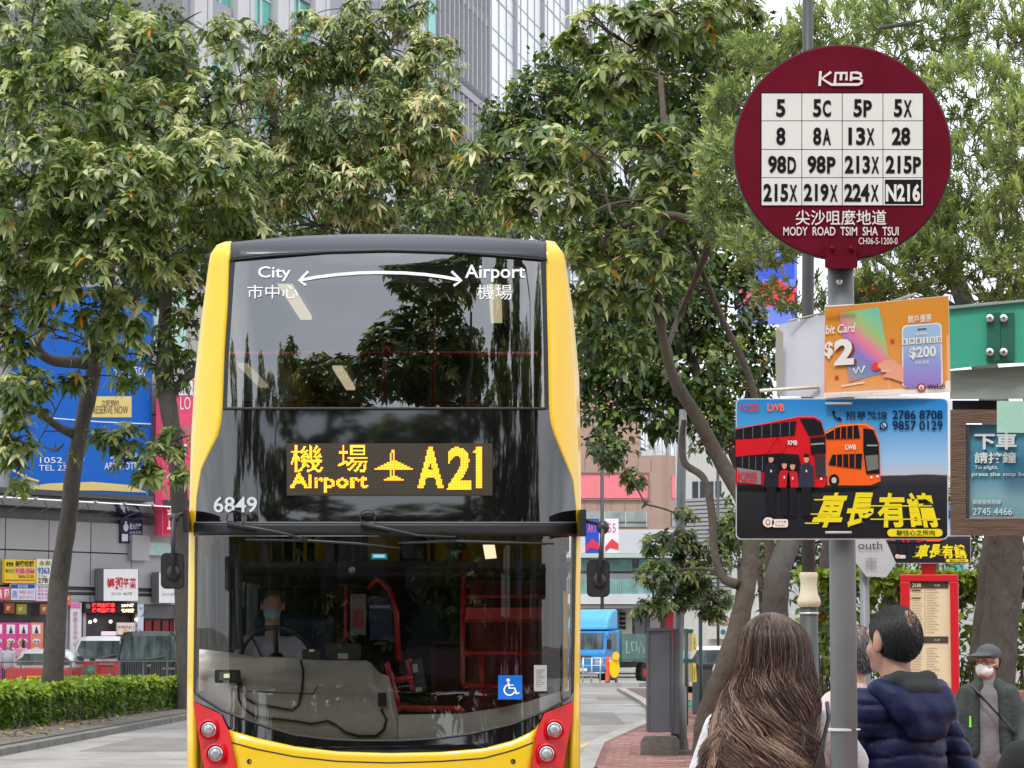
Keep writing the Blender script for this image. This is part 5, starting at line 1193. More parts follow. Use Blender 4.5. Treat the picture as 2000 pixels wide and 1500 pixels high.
for x in (1625, 1662): mb = MB(); mb.lathe(P(x, 485, d_0-.012), [(.007, 0), (.007, -.006), (.002, -.008)], maroon, 8, 'y'); mb.build('bolt', br)
mb = MB(); mb.lathe(P(1639, 551, SD-.037), [(.009, 0), (.009, -.006), (.003, -.009)], silver, 10, 'y'); mb.build('bolt', stop)
mb = MB(); mb.lathe((P(1645, 1425, SD).x, SD, P(1645, 1425, SD).z), [(.0385, -.004), (.0405, -.003), (.0405, .003), (.0385, .004)], paint(200, 205, 205), 24); mb.tube([P(1672, 1425, SD-.03), P(1680, 1425, SD-.03)], .003, paint(200, 205, 205), 5); mb.build('cable_tie', stop)
f0, f1, f2, f3 = on(d_0+.0075), on(d_0+.004), on(d_0+.002), on(d_0)
mb = MB(); rect(mb, 1485, 180, 1804, 402, on(d_0+.008), ink); mb.build('route_grid', dsc)
xs = [1487, 1566, 1645, 1724.5, 1803]; yr = [182, 236, 292, 347, 401.5]
rts = [['5', '5C', '5P', '5X'], ['8', '8A', '13X', '28'], ['98D', '98P', '213X', '215P'], ['215X', '219X', '224X', 'N216']]
ext = {'5': (1516, 1534), '8': (1516, 1534), '5C': (1588, 1623), '5P': (1667, 1703), '5X': (1746, 1781), '8A': (1588, 1623), '13X': (1657, 1708), '28': (1742, 1778), '98D': (1500, 1555), '98P': (1577, 1632), '213X': (1650, 1717), '215P': (1730, 1799), '215X': (1491, 1557), '219X': (1570, 1636), '224X': (1649, 1716), 'N216': (1730, 1797)}
for i in range(4):
    for j in range(4):
        x0, x1, y0, y1 = xs[j]+.7, xs[j+1]-.7, yr[i]+.7, yr[i+1]-.7; r_ = rts[i][j]; night = r_ == 'N216'
        mb = MB(); mb.prism([(x0, y1), (x1, y1), (x1, y0), (x0, y0)], lambda a, b_, t: P(a, b_, t), d_0+.0055, d_0+.0075, wht)
        if night: rect(mb, x0+3, y0+3, x1-3, y1-2, on(d_0+.0052), ink)
        cell = mb.build('route_plate', stop)
        a0, a1 = ext[r_]; mb = MB(); dg = r_.rstrip('ACDPX'); lt = r_[len(dg):]; m_ = wht if night else ink
        yc = (y0+y1)/2 + 2; hh = 17.5
        if lt:
            wd_ = (a1-a0); sp_ = len(dg)/(len(dg)+.92); text(mb, dg, (a0, yc-hh, a0+wd_*sp_-2, yc+hh), f1, m_, .036); text(mb, lt, (a0+wd_*sp_+.5, yc-hh+2, a1, yc+hh), f1, m_, .036)
        else: text(mb, r_, (a0, yc-hh, a1, yc+hh), f1, m_, .036)
        tag(mb.build('lettering', cell))
def kmb(mb, x0, y0, x1, y1, fn, m, w_=.17):
    X = lambda u, v: (x0+(x1-x0)*u, y0+(y1-y0)*v); h = (y1-y0); wd = h*w_*1.05; k = [0]
    def st(p): k[0] += 1; stroke(mb, [X(*q) for q in p], wd, lambda a, b_: fn(a, b_) - Vector((0, .0002*k[0], 0)), m)
    st([(.05, 0), (.03, 1)]); st([(.28, .05), (.08, .5), (.30, .93)]); st([(.36, .86), (.38, .12), (.62, .12), (.61, .62)]); st([(.50, .12), (.49, .62)])
    st([(.30, .90), (.86, .90), (.94, .80), (.95, .62), (.88, .48), (.93, .36), (.92, .18), (.84, .10), (.72, .10), (.71, .66)]); st([(.73, .48), (.88, .48)])
mb = MB(); kmb(mb, 1598, 139, 1688, 168, f1, wht); mb.build('operator_logo', dsc)
mb = MB(); text(mb, '尖沙咀麼地道', (1554, 410, 1731, 440), f1, wht, .008); mb.build('lettering', dsc)
mb = MB(); text(mb, 'MODY  ROAD  TSIM  SHA  TSUI', (1530, 443, 1755, 460), f1, wht, .01); mb.build('lettering', dsc)
mb = MB(); text(mb, 'CH06-S-1200-0', (1677, 464, 1753, 477), f1, wht); mb.build('lettering', dsc)

# ---- print gradients as real colour on flat boards
def grad_mat(name, stops, z0, z1, axis=2, noise=.0):
    m, t, b = principled(name); tc = t.nodes.new('ShaderNodeTexCoord'); sx = t.nodes.new('ShaderNodeSeparateXYZ'); mr = t.nodes.new('ShaderNodeMapRange')
    mr.inputs[1].default_value = z0; mr.inputs[2].default_value = z1; r = t.nodes.new('ShaderNodeValToRGB'); e = r.color_ramp.elements
    while len(e) < len(stops): e.new(.5)
    for el, (p, c) in zip(e, stops): el.position = p; el.color = (*[(q/255)**2.2 for q in c], 1)
    t.links.new(tc.outputs['Object'], sx.inputs[0]); src = sx.outputs[axis]
    if noise:
        n = t.nodes.new('ShaderNodeTexNoise'); n.inputs['Scale'].default_value = 6; n.inputs['Detail'].default_value = 6; ma = t.nodes.new('ShaderNodeMath'); ma.operation = 'MULTIPLY_ADD'
        t.links.new(tc.outputs['Object'], n.inputs['Vector']); t.links.new(n.outputs[0], ma.inputs[0]); ma.inputs[1].default_value = noise; t.links.new(src, ma.inputs[2]); src = ma.outputs[0]
    t.links.new(src, mr.inputs[0]); t.links.new(mr.outputs[0], r.inputs[0]); t.links.new(r.outputs[0], b.inputs['Base Color']); b.inputs['Roughness'].default_value = .35
    return m
def board_ad(root, d, M, full=True):
    """the driver recruitment print; M maps the near board's pixels onto this board"""
    def L(o): return lambda x, y: P(*M(x, y), d - o)
    bz = root.location.z; zt, zb = P(*M(1640, 778), d).z - bz, P(*M(1640, 1053), d).z - bz
    mb = MB(); mb.prism([M(x, y) for x, y in rrect(1437, 778, 1852, 1054, 10)], lambda a, b_, t: P(a, b_, d+t), 0, .004, paint(205, 208, 205)); plate = mb.build('board', root)
    g_ = grad_mat('ad_sky' if full else 'ad_sky_far', [(0, (28, 29, 34)), (.40, (44, 45, 50)), (.475, (60, 60, 66)), (.48, (185, 188, 195)), (.58, (150, 190, 225)), (.85, (70, 150, 210)), (1, (45, 130, 200))], zb, zt, noise=.02*(1 if full else .4))
    pts = [M(x, y) for x, y in rrect(1439, 780, 1850, 1051, 9)]
    mb = MB(); mb.add([P(a, b_, d-.002) for a, b_ in pts], [tuple(range(len(pts)))], g_); mb.build('print', plate)
    RD, DR, OR, BK, YL, SK = paint(205, 22, 34), paint(120, 10, 20), paint(238, 98, 28), paint(20, 22, 28), paint(232, 214, 32), paint(205, 150, 125)
    q = MB(); f = L(.004); f5 = L(.006); f6 = L(.008)
    poly(q, [(1437, 838), (1560, 813), (1590, 814), (1604, 822), (1612, 850), (1614, 945), (1608, 952), (1437, 946)], f, RD)
    poly(q, [(1437, 836), (1556, 822), (1552, 850), (1437, 858)], f5, BK); poly(q, [(1437, 892), (1498, 886), (1520, 852), (1528, 884), (1545, 852), (1437, 859)], f5, RD)
    poly(q, [(1437, 892), (1495, 888), (1520, 885), (1560, 888), (1570, 934), (1437, 912)], f5, BK)
    poly(q, [(1562, 818), (1590, 818), (1604, 826), (1610, 848), (1580, 852)], f5, BK); poly(q, [(1582, 855), (1612, 852), (1613, 885), (1584, 888)], f5, BK); poly(q, [(1590, 890), (1611, 888), (1612, 930), (1594, 934)], f5, paint(60, 50, 55))
    poly(q, [(1440, 913), (1486, 920), (1486, 946), (1440, 942)], f6, paint(130, 128, 132))
    poly(q, [(1612, 842), (1640, 828), (1690, 826), (1708, 836), (1718, 865), (1720, 940), (1700, 948), (1616, 948)], f, OR)
    poly(q, [(1612, 848), (1628, 836), (1676, 830), (1680, 856), (1614, 858)], f5, BK); poly(q, [(1626, 888), (1684, 886), (1682, 916), (1618, 908)], f5, BK); poly(q, [(1686, 836), (1706, 840), (1716, 866), (1718, 925), (1692, 926), (1686, 880)], f5, BK)
    poly(q, [(1690, 890), (1715, 888), (1716, 916), (1694, 920)], f6, paint(110, 112, 108)); disc(q, 1629, 938, 10, 12, f5, BK, 16); disc(q, 1629, 938, 5, 6, f6, paint(190, 190, 190), 14)
    GY = paint(95, 96, 100); LG = paint(150, 152, 156)
    for k in range(6): stroke(q, [(1452+k*18, 835-k*2.2), (1452+k*18, 857-k*1.2)], 1.5, L(.0072), GY)
    for k in range(5): stroke(q, [(1450+k*13, 892), (1450+k*13, 913+k*2)], 1.5, L(.0072), GY)
    for k in range(4): stroke(q, [(1630+k*12, 834-k), (1630+k*12, 857)], 1.4, L(.0072), OR); stroke(q, [(1634+k*12, 887), (1634+k*12, 911+k)], 1.4, L(.0072), OR)
    stroke(q, [(1437, 838), (1500, 826), (1560, 814), (1590, 814), (1602, 820)], 1.6, L(.0072), paint(240, 90, 90)); stroke(q, [(1614, 846), (1640, 831), (1690, 829), (1706, 838)], 1.6, L(.0072), paint(250, 160, 90))
    for bx0, by0 in ((1588, 938), (1604, 935), (1702, 932), (1714, 930)): disc(q, bx0, by0, 2.2, 2.2, L(.0078), paint(245, 240, 230), 10)
    stroke(q, [(1584, 868), (1610, 866)], 3, L(.0078), LG); stroke(q, [(1693, 870), (1714, 870)], 3, L(.0078), LG); disc(q, 1500, 944, 9, 9, L(.0072), BK, 16); disc(q, 1500, 944, 4, 4, L(.0078), LG, 12)
    poly(q, [(1440, 951), (1612, 954), (1720, 950), (1700, 957), (1560, 962), (1440, 958)], L(.0035), paint(16, 16, 20))
    q.build('printed_buses', plate)
    q = MB()
    for x, cl, w_, h_ in ((1506, (30, 32, 44), 15, 122), (1532, (190, 24, 40), 12, 110), (1548, (196, 28, 44), 12, 108), (1575, (48, 50, 66), 16, 122)):
        top = 1010-h_; cm = paint(*cl); poly(q, [(x-w_, 952), (x-w_*.8, top+22), (x-w_*.4, top+18), (x+w_*.4, top+18), (x+w_*.8, top+22), (x+w_, 952)], L(.010), cm)
        poly(q, [(x-w_*.6, 950), (x+w_*.6, 950), (x+w_*.5, 1008), (x-w_*.5, 1008)], L(.0095), paint(24, 24, 30)); disc(q, x, top+8, 5, 8, L(.012), SK, 14); poly(q, arc(x, top+5, 5.6, 180, 360, 8, 7), L(.0125), BK); disc(q, x, top+32, 1.6, 3, L(.012), wht, 6)
    q.build('printed_staff', plate)
    q = MB(); kmb(q, 1446, 788, 1484, 803, f5, RD, .12); kmb(q, 1441, 921, 1479, 941, L(.010), RD, .12); text(q, 'LWB', (1499, 788, 1532, 803), f5, paint(238, 110, 90), .03); text(q, 'LWB', (1651, 868, 1672, 878), f6, wht, .03); text(q, 'KMB', (1539, 860, 1557, 869), f6, wht, .03); q.build('printed_logos', plate)
    q = MB(); NV = paint(16, 30, 62)
    text(q, '招募熱線', (1652, 803, 1733, 820), f5, NV, .012); text(q, '2786 8708', (1743, 801, 1841, 819), f5, NV, .02); text(q, '9857 0129', (1743, 822, 1841, 840), f5, NV, .02)
    disc(q, 1726, 831, 8, 8, f5, NV, 18); disc(q, 1726, 831, 5.5, 5.5, L(.0063), paint(150, 190, 220), 14); stroke(q, [(1723, 827), (1724, 832), (1729, 835)], 2.5, L(.007), NV); poly(q, [(1719, 833), (1723, 838), (1717, 840)], f5, NV)
    stroke(q, [(1628, 803), (1628, 811), (1634, 818), (1642, 820)], 3.4, f5, NV); stroke(q, [(1626, 803), (1631, 807)], 4, f5, NV); stroke(q, [(1637, 815), (1643, 821)], 4, f5, NV); q.build('lettering', plate)
    q = MB(); fy = L(.007)
    def persp(x, y):                                 # the big line lies on the printed road
        t = (y - 960) / 72; cx_ = 1712; sc_ = .80 + .20*t; return fy(cx_ + (x-cx_)*sc_ - 6*t, y)
    for k, ch in enumerate('車長有請'): text(q, ch, (1586+k*66, 962, 1646+k*66, 1030), persp, YL, .035)
    for a, b_, y in ((1590, 1640, 976), (1580, 1626, 1004), (1690, 1820, 988), (1700, 1836, 1014), (1572, 1600, 1022)): stroke(q, [(a, y), (b_, y)], 2.2, L(.0078), YL)
    poly(q, rrect(1733, 1033, 1841, 1048, 7), fy, YL); text(q, '駛往心之所向', (1751, 1035, 1826, 1046), L(.0085), ink, .01); q.build('lettering', plate)
    q = MB(); disc(q, 1501, 1020, 11, 10, fy, paint(236, 226, 214), 18); poly(q, rrect(1508, 1014, 1539, 1030, 4), fy, paint(236, 226, 214)); disc(q, 1500, 1020, 5, 6, L(.008), paint(190, 140, 100), 12); disc(q, 1500, 1020, 2.5, 3.5, L(.009), paint(236, 226, 214), 10)
    text(q, '人才企業', (1514, 1017, 1536, 1021), L(.008), paint(90, 70, 60)); text(q, 'Manpower', (1514, 1024, 1534, 1028), L(.008), paint(90, 70, 60)); q.build('printed_emblem', plate)
    return plate
ad = thing('advert_board', 'rounded driver recruitment board with red and orange buses on the near stop pole', 'sign board', P(1645, 1053, 7.53))
board_ad(ad, 7.53, lambda x, y: (x, y))
mb = MB(); mb.tube([P(1612, 1040, 7.51), P(1663, 1040, 7.51)], .004, paint(190, 190, 188), 6); mb.tube([P(1612, 788, 7.51), P(1664, 788, 7.51)], .004, paint(190, 190, 188), 6); mb.build('cable_tie', ad, smooth=True)
# upper tilted card advert
D2 = 7.50
QA = [(1611, 600), (1853, 577), (1857, 766), (1609, 778)]
def q2(u, v, o=0):
    x = (QA[0][0]*(1-u)+QA[1][0]*u)*(1-v) + (QA[3][0]*(1-u)+QA[2][0]*u)*v; y = (QA[0][1]*(1-u)+QA[1][1]*u)*(1-v) + (QA[3][1]*(1-u)+QA[2][1]*u)*v
    return P(x, y, D2 + .10*(u-.2)**2*.4 - o)
def mq(o):                                           # flat pixel frame 1611..1857 x 590..775 laid on the tilted board
    return lambda x, y: q2((x-1611)/246, (y-590)/185, o)
cd = thing('advert_board', 'tilted orange bank card board fixed above the recruitment board', 'sign board', P(1645, 775, D2))
mb = MB(); mb.prism([(0, 0), (0, 1), (.25, 1), (.5, 1), (.75, 1), (1, 1), (1, 0), (.75, 0), (.5, 0), (.25, 0)], lambda u, v, t: q2(u, v, t), 0, -.004, wht); pb = mb.build('board', cd)
og = grad_mat('card_orange', [(0, (234, 176, 132)), (.35, (224, 152, 88)), (1, (208, 138, 52))], -.02, .22, noise=.03)
def grid(mb, x0, y0, x1, y1, nx, fn, m):
    for i in range(nx): a, b_ = x0+(x1-x0)*i/nx, x0+(x1-x0)*(i+1)/nx; mb.add([fn(a, y1), fn(b_, y1), fn(b_, y0), fn(a, y0)], [(0, 1, 2, 3)], m)
mb = MB(); grid(mb, 1611.5, 591, 1856, 764, 8, mq(.002), og); grid(mb, 1611.5, 764, 1856, 774.5, 8, mq(.002), paint(235, 228, 220)); poly(mb, [(1790, 764), (1856, 752), (1856, 764)], mq(.0022), paint(235, 228, 220))
poly(mb, [(1735, 700), (1856, 665), (1856, 751), (1735, 764)], mq(.0023), paint(232, 170, 110)); poly(mb, [(1611.5, 700), (1735, 694), (1735, 764), (1611.5, 764)], mq(.0023), paint(226, 150, 110)); mb.build('print', pb)
cm, ct, cb = principled('card_rainbow'); tc = ct.nodes.new('ShaderNodeTexCoord'); sx = ct.nodes.new('ShaderNodeSeparateXYZ'); ad_ = ct.nodes.new('ShaderNodeMath'); ad_.operation = 'MULTIPLY_ADD'; rm = ct.nodes.new('ShaderNodeMapRange'); rr_ = ct.nodes.new('ShaderNodeValToRGB')
ct.links.new(tc.outputs['Object'], sx.inputs[0]); ct.links.new(sx.outputs[2], ad_.inputs[0]); ad_.inputs[1].default_value = 1.1; ct.links.new(sx.outputs[0], ad_.inputs[2]); ct.links.new(ad_.outputs[0], rm.inputs[0]); rm.inputs[1].default_value = .02; rm.inputs[2].default_value = .36
e = rr_.color_ramp.elements
for _ in range(4): e.new(.5)
for el, (p, c_) in zip(e, ((0, (215, 120, 80)), (.3, (120, 150, 175)), (.48, (130, 120, 190)), (.62, (225, 120, 150)), (.8, (150, 190, 120)), (1, (110, 190, 170)))): el.position = p; el.color = (*[(q/255)**2.2 for q in c_], 1)
ct.links.new(rm.outputs[0], rr_.inputs[0]); ct.links.new(rr_.outputs[0], cb.inputs['Base Color']); cb.inputs['Roughness'].default_value = .35
mb = MB(); poly(mb, [(1640, 604), (1718, 600), (1744, 727), (1660, 745)], mq(.004), cm); mb.build('printed_card', pb)
mb = MB(); f = mq(.006); disc(mb, 1712, 717, 8, 8, f, paint(225, 60, 40), 18); disc(mb, 1722, 715, 7, 7, mq(.0065), paint(240, 140, 60), 18)
text(mb, 'bit Card', (1613, 627, 1672, 645), f, wht, .015, shear=.15); text(mb, '$', (1611.5, 660, 1628, 695), mq(.008), wht, .03); 
text(mb, '2', (1634, 660, 1674, 712), mq(.0062), DRK := paint(150, 50, 45), .05); text(mb, '2', (1630, 657, 1669, 710), mq(.0085), wht, .05)
stroke(mb, [(1668, 718), (1673, 728), (1678, 716), (1684, 728), (1690, 714)], 4, f, wht); mb.build('lettering', pb)
mb = MB(); f = mq(.005); poly(mb, rrect(1763, 640, 1842, 763, 10), f, wht); poly(mb, rrect(1766, 643, 1839, 762, 8), mq(.006), grad_mat('phone_print', [(0, (150, 120, 190)), (.5, (140, 150, 210)), (1, (150, 185, 215))], .03, .16))
stroke(mb, [(1794, 650), (1812, 650)], 2, mq(.007), paint(50, 60, 90))
for k, ch in enumerate('KMB200'): rect(mb, 1764+k*13.4, 666, 1775+k*13.4, 678, mq(.0075), wht); text(mb, ch, (1767+k*13.4, 668, 1772+k*13.4, 676), mq(.008), ink)
text(mb, '開戶優惠', (1776, 622, 1822, 637), f, wht, .01); text(mb, '推薦碼', (1790, 656, 1814, 662), mq(.0075), wht)
text(mb, '$200', (1778, 684, 1830, 708), mq(.0075), wht, .03); text(mb, '迎新獎賞', (1788, 711, 1816, 718), mq(.0075), wht)
text(mb, 'WeLab', (1812, 758, 1846, 768), mq(.008), paint(60, 40, 60), .02); poly(mb, arc(1800, 763, 8, 0, 360, 18), mq(.007), paint(140, 30, 60)); disc(mb, 1800, 763, 5.5, 5.5, mq(.008), wht, 14); disc(mb, 1800, 764, 2.5, 3, mq(.009), paint(225, 90, 40), 10)
for k in range(3): text(mb, 'Terms and conditions apply. Please refer to the website for details', (1614, 767.3+k*2.4, 1730-k*25, 769+k*2.4), mq(.004), paint(130, 110, 110))
mb.build('printed_phone', pb)
skm = paint(222, 160, 135); mb = MB(); poly(mb, [(1716, 716), (1728, 706), (1745, 704), (1766, 722), (1766, 752), (1742, 742), (1724, 738), (1736, 728), (1722, 724)], mq(.0066), skm); stroke(mb, [(1722, 726), (1740, 728)], 5, mq(.007), paint(232, 175, 150)); stroke(mb, [(1645, 752), (1690, 747)], 3, mq(.005), paint(240, 215, 195)); rect(mb, 1741, 665, 1748, 672, mq(.005), paint(190, 70, 50)); rect(mb, 1632, 730, 1639, 737, mq(.005), paint(190, 70, 50)); mb.build('printed_hand', pb)
mb = MB(); mb.tube([P(1611, 600, 7.48), P(1668, 596, 7.48)], .004, paint(215, 190, 170), 6); mb.build('cable_tie', cd, smooth=True)
# white backs of the boards facing the other way
wb = thing('advert_board', 'plain white back of a folded board left of the orange card board', 'sign board', P(1612, 765, 7.68))
wbm = mat('corrugated_white', (.58, .58, .64), .6, var=.05)
mb = MB(); mb.prism([(1521, 634), (1612, 614), (1612, 776), (1522, 774), (1517, 700)], lambda x, y, t: P(x, y, 7.70 - (x-1521)/91*.06 + t), 0, .006, wbm); mb.build('board', wb)
mb = MB(); mb.prism([(1516, 638), (1530, 650), (1528, 772), (1517, 772), (1514, 700)], lambda x, y, t: P(x, y, 7.66 + t), 0, .004, paint(170, 165, 158)); mb.build('bent_edge', wb)
mb = MB(); mb.tube([P(1484, 763, 7.64), P(1600, 756, 7.64)], .0055, paint(228, 220, 205), 6); mb.tube([P(1540, 627, 7.66), P(1612, 610, 7.66)], .003, paint(200, 190, 175), 6); mb.tube([P(1720, 596, 7.7), P(1790, 573, 7.7)], .004, paint(222, 215, 200), 6); mb.build('batten', wb, smooth=True)

# ================================================================ shelter
SHD = 9.4
gcan = mat('canopy_green', (.06, .38, .26), .18, var=.10, scale=2, dirt=.2, coat=.4); beam = mat('shelter_beam', (.27, .30, .26), .6, var=.25, scale=6, dirt=.5, stretch=(.4, 1, 2))
wood = mat('wood_brown', (.115, .07, .045), .6, var=.35, scale=5, stretch=(1, 1, 9), bump=.3, dirt=.3)
sh = thing('bus_shelter', 'bus shelter with green glass canopy and brown framed screen at the right edge', 'bus shelter', (P(1990, 1300, SHD).x, SHD, 0))
sx0 = P(1855, 700, SHD).x
mb = MB(); mb.prism([(1850, 601), (2150, 572), (2150, 702), (1945, 711), (1900, 716), (1850, 722)], lambda x, y, t: P(x, y, SHD + t), 0, .02, gcan); mb.build('canopy_valance', sh)
mb = MB(); a, b_ = P(1850, 601, SHD), P(2150, 572, SHD); mb.add([a, b_, b_ + Vector((0, 2.2, .25)), a + Vector((0, 2.2, .25))], [(0, 1, 2, 3)], gcan); solid(mb.build('canopy_roof', sh), .02)
mb = MB(); mb.prism([(1850, 600), (2150, 570), (2150, 574), (1850, 604)], lambda x, y, t: P(x, y, SHD - .015 + t), 0, .03, silver); mb.build('canopy_edge', sh)
mb = MB(); mb.prism([(1855, 724), (2150, 704), (2150, 778), (1855, 780)], lambda x, y, t: P(x, y, SHD + .05 + t), 0, .15, beam); mb.build('beam', sh)
for x in (1928, 1955):
    mb = MB(); mb.prism([(x, 612), (x+26, 610), (x+26, 704), (x, 706)], lambda a, c_, t: P(a, c_, SHD-.012 + t), 0, .01, mat('bracket_green_%d' % x, (.02, .12, .08), .4)); pl_ = mb.build('spider_plate', sh)
    for y in (622, 688):
        mb = MB(); mb.lathe(P(x+(4 if x < 1940 else 4), y, SHD-.014), [(.014, 0), (.014, -.012), (.006, -.016)], chrome, 12, 'y'); mb.build('bolt', pl_)
mb = MB(); mb.prism([(1947, 783), (2150, 783), (2150, 846), (1947, 845)], lambda x, y, t: P(x, y, SHD-.1+t), 0, .012, mat('pale_green_glass', (.36, .62, .50), .15, var=.1)); mb.build('pane', sh)
mb = MB(); mb.prism([(1860, 782), (1950, 782), (1950, 800), (1860, 800)], lambda x, y, t: P(x, y, SHD+.2+t), 0, .05, darkm); mb.build('head_gap_shade', sh)  # dark strip painted as the shade in the gap under the beam
for k, (x0, y0, x1, y1) in enumerate(((1856, 800, 2150, 827), (1856, 1013, 2150, 1046), (1856, 827, 1887, 1013), (2120, 827, 2150, 1013))):
    mb = MB(); mb.prism([(x0, y1), (x1, y1), (x1, y0), (x0, y0)], lambda a, c_, t: P(a, c_, SHD+t), 0, .12, wood); mb.build('frame_rail', sh)
scm = grad_mat('poster_blue', [(0, (95, 140, 152)), (.4, (130, 168, 176)), (.7, (70, 138, 165)), (1, (85, 150, 178))], P(1900, 1013, SHD).z, P(1900, 827, SHD).z, noise=.12)
mb = MB(); rect(mb, 1887, 829, 2120, 1012, on(SHD+.03), scm); pn = mb.build('poster', sh)
mb = MB(); f = on(SHD+.02); fs = on(SHD+.024); pw = paint(214, 226, 226)
for (s_, bx_, bo) in (('下車', (1903, 845, 1986, 878), .03), ('請按鐘', (1903, 883, 1985, 905), .02), ('To alight,', (1903, 909, 1950, 918), .01), ('press the stop bell', (1898, 922, 2010, 932), .015), ('顧客服務熱線', (1900, 976, 1955, 985), 0), ('2745 4466', (1900, 992, 1977, 1006), 0)):
    text(mb, s_, (bx_[0]+1.5, bx_[1]+1.5, bx_[2]+1.5, bx_[3]+1.5), fs, paint(45, 90, 110), bo); text(mb, s_, bx_, f, pw, bo)
mb.build('lettering', pn)
mb = MB(); mb.prism([(1888, 830), (1893, 830), (1893, 1012), (1888, 1012)], lambda a, c_, t: P(a, c_, SHD+.005+t), 0, .02, darkm); mb.prism([(1888, 1009), (2120, 1009), (2120, 1013), (1888, 1013)], lambda a, c_, t: P(a, c_, SHD+.005+t), 0, .02, silver); mb.build('poster_frame', sh)
for x in (P(2140, 1200, SHD).x,):
    mb = MB(); mb.tube([(x, SHD+.3, 0), (x, SHD+.3, P(2000, 720, SHD).z)], .06, beam, 14); mb.build('post', sh, smooth=True)

# ================================================================ second stop: red timetable panel
RD_ = 18.6; kr = 279/685
st2 = thing('timetable_panel', 'tall red framed timetable panel behind the man in the navy jacket', 'bus stop', (P(1817, 1300, RD_).x, RD_, 0))
redf = mat('frame_red', (.55, .012, .02), .32, var=.06, coat=.4); cream = paint(216, 200, 165)
fnp = lambda x, y, t: P(x, y, RD_ + t)
for pts in ([(1758, 1122), (1872, 1122), (1872, 1136), (1758, 1136)], [(1758, 1136), (1777, 1136), (1779, 1600), (1764, 1600)], [(1855, 1136), (1872, 1136), (1877, 1600), (1861, 1600)], [(1764, 1600), (1877, 1600), (1877, 1640), (1764, 1640)]):
    mb = MB(); mb.prism(pts, fnp, -.02, .08, redf); mb.build('frame_bar', st2, bevel=.006)
mb = MB(); mb.prism([(1776, 1136), (1857, 1136), (1862, 1600), (1778, 1600)], fnp, .0, .05, cream); tb = mb.build('timetable', st2)
mb = MB(); dk = paint(74, 66, 58); f = on(RD_-.004); f5 = on(RD_-.008)
for y0, s_ in ((1136, '208'), (1243, '297D')):
    rect(mb, 1778, y0, 1852, y0+13, f, dk); text(mb, s_, (1781, y0+3, 1799, y0+11), f5, cream, .01); text(mb, '九巴', (1824, y0+5, 1836, y0+9), f5, cream); rect(mb, 1780, y0+16, 1798, y0+18, f, dk); rect(mb, 1780, y0+31, 1798, y0+33, f, dk)
mb.build('lettering', tb)
mb = MB(); ln_ = paint(150, 135, 110)
for k in range(60):
    y = 1146 + k*5.2
    if not 1236 < y < 1262: rect(mb, 1782, y, 1798+(k*7) % 5, y+.9, f, ln_); rect(mb, 1810, y, 1824+(k*5) % 12, y+.9, f, ln_)
rect(mb, 1806, 1150, 1806.8, 1240, f, ln_); tag(mb.build('small_print', tb), kind='stuff')
mb = MB(); mb.prism([(1800, 1100), (1828, 1100), (1828, 1124), (1800, 1124)], fnp, .0, .07, redf); mb.build('neck', st2)
mb = MB(); mb.tube([(P(1814, 1110, RD_).x, RD_+.04, 0), (P(1814, 1110, RD_).x, RD_+.04, P(1814, 900, RD_).z)], .038, redf, 14); mb.build('pole', st2, smooth=True)
ad2 = thing('advert_board', 'smaller far copy of the yellow lettered recruitment board above the red timetable', 'sign board', P(1812, 1100, RD_-.05))
board_ad(ad2, RD_-.05, lambda x, y: (1727 + (x-1437)*kr, 1100 + (y-1053)*kr), False)
# octagonal plate with cut lettering
og_ = thing('street_sign', 'pale grey many sided sign plate lettered uth between the pole and the red panel', 'sign', P(1705, 1127, 13.5))
mb = MB(); mb.prism([(1650, 1050), (1728, 1050), (1750, 1100), (1731, 1127), (1692, 1126), (1672, 1100)], lambda x, y, t: P(x, y, 13.5+t), 0, .02, mat('sign_pale', (.45, .46, .47), .5, dirt=.4, scale=4)); pp = mb.build('plate', og_)
mb = MB(); text(mb, 'outh', (1676, 1057, 1723, 1073), on(13.49), paint(70, 72, 75), .0); text(mb, '南', (1690, 1088, 1712, 1112), on(13.49), paint(140, 142, 145)); mb.build('lettering', pp)
mb = MB(); mb.tube([(P(1690, 1200, 13.54).x, 13.56, 0), (P(1690, 1200, 13.54).x, 13.56, P(1690, 1060, 13.5).z)], .024, poleg, 12); mb.build('post', og_, smooth=True)
# black lamp post with cream collar
def lamp_post():
    d = 14.0; x = P(1580, 1200, d).x; r = thing('lamp_post', 'black lamp post with fluted cream collar behind the near stop pole', 'lamp post', (x, d, 0)); z = lambda py: P(1580, py, d).z
    mb = MB(); mb.tube([(x, d, 0), (x, d, z(1180))], .047, darkm, 16); mb.tube([(x, d, z(1125)), (x, d, z(900)), (x+.02, d, z(400)), (x+.03, d, z(-60))], [.036, .034, .031, .028], darkm, 14); mb.build('pole', r, smooth=True)
    mb = MB(); crm = mat('collar_cream', (.58, .52, .38), .5, var=.08); mb.lathe((x, d, 0), [(.05, z(1186)), (.062, z(1180)), (.062, z(1172)), (.048, z(1160)), (.043, z(1140)), (.047, z(1130)), (.05, z(1124)), (.045, z(1118)), (.036, z(1118))], crm, 20); mb.build('collar', r, angle=40)
    mb = MB(); mb.lathe((x, d, 0), [(.05, z(1200)), (.052, z(1198)), (.05, z(1196))], silver, 20); mb.build('ring', r)
    mb = MB(); mb.tube([(x, d, z(-60)), (x-.3, d, z(-140)), (x-.7, d, z(-150))], .025, darkm, 8); mb.box(x-1.0, x-.6, d-.1, d+.1, z(-150), z(-150)+.08, darkm); mb.build('lantern', r)
lamp_post()
mb = MB(); x_ = P(1722, 1200, 15).x
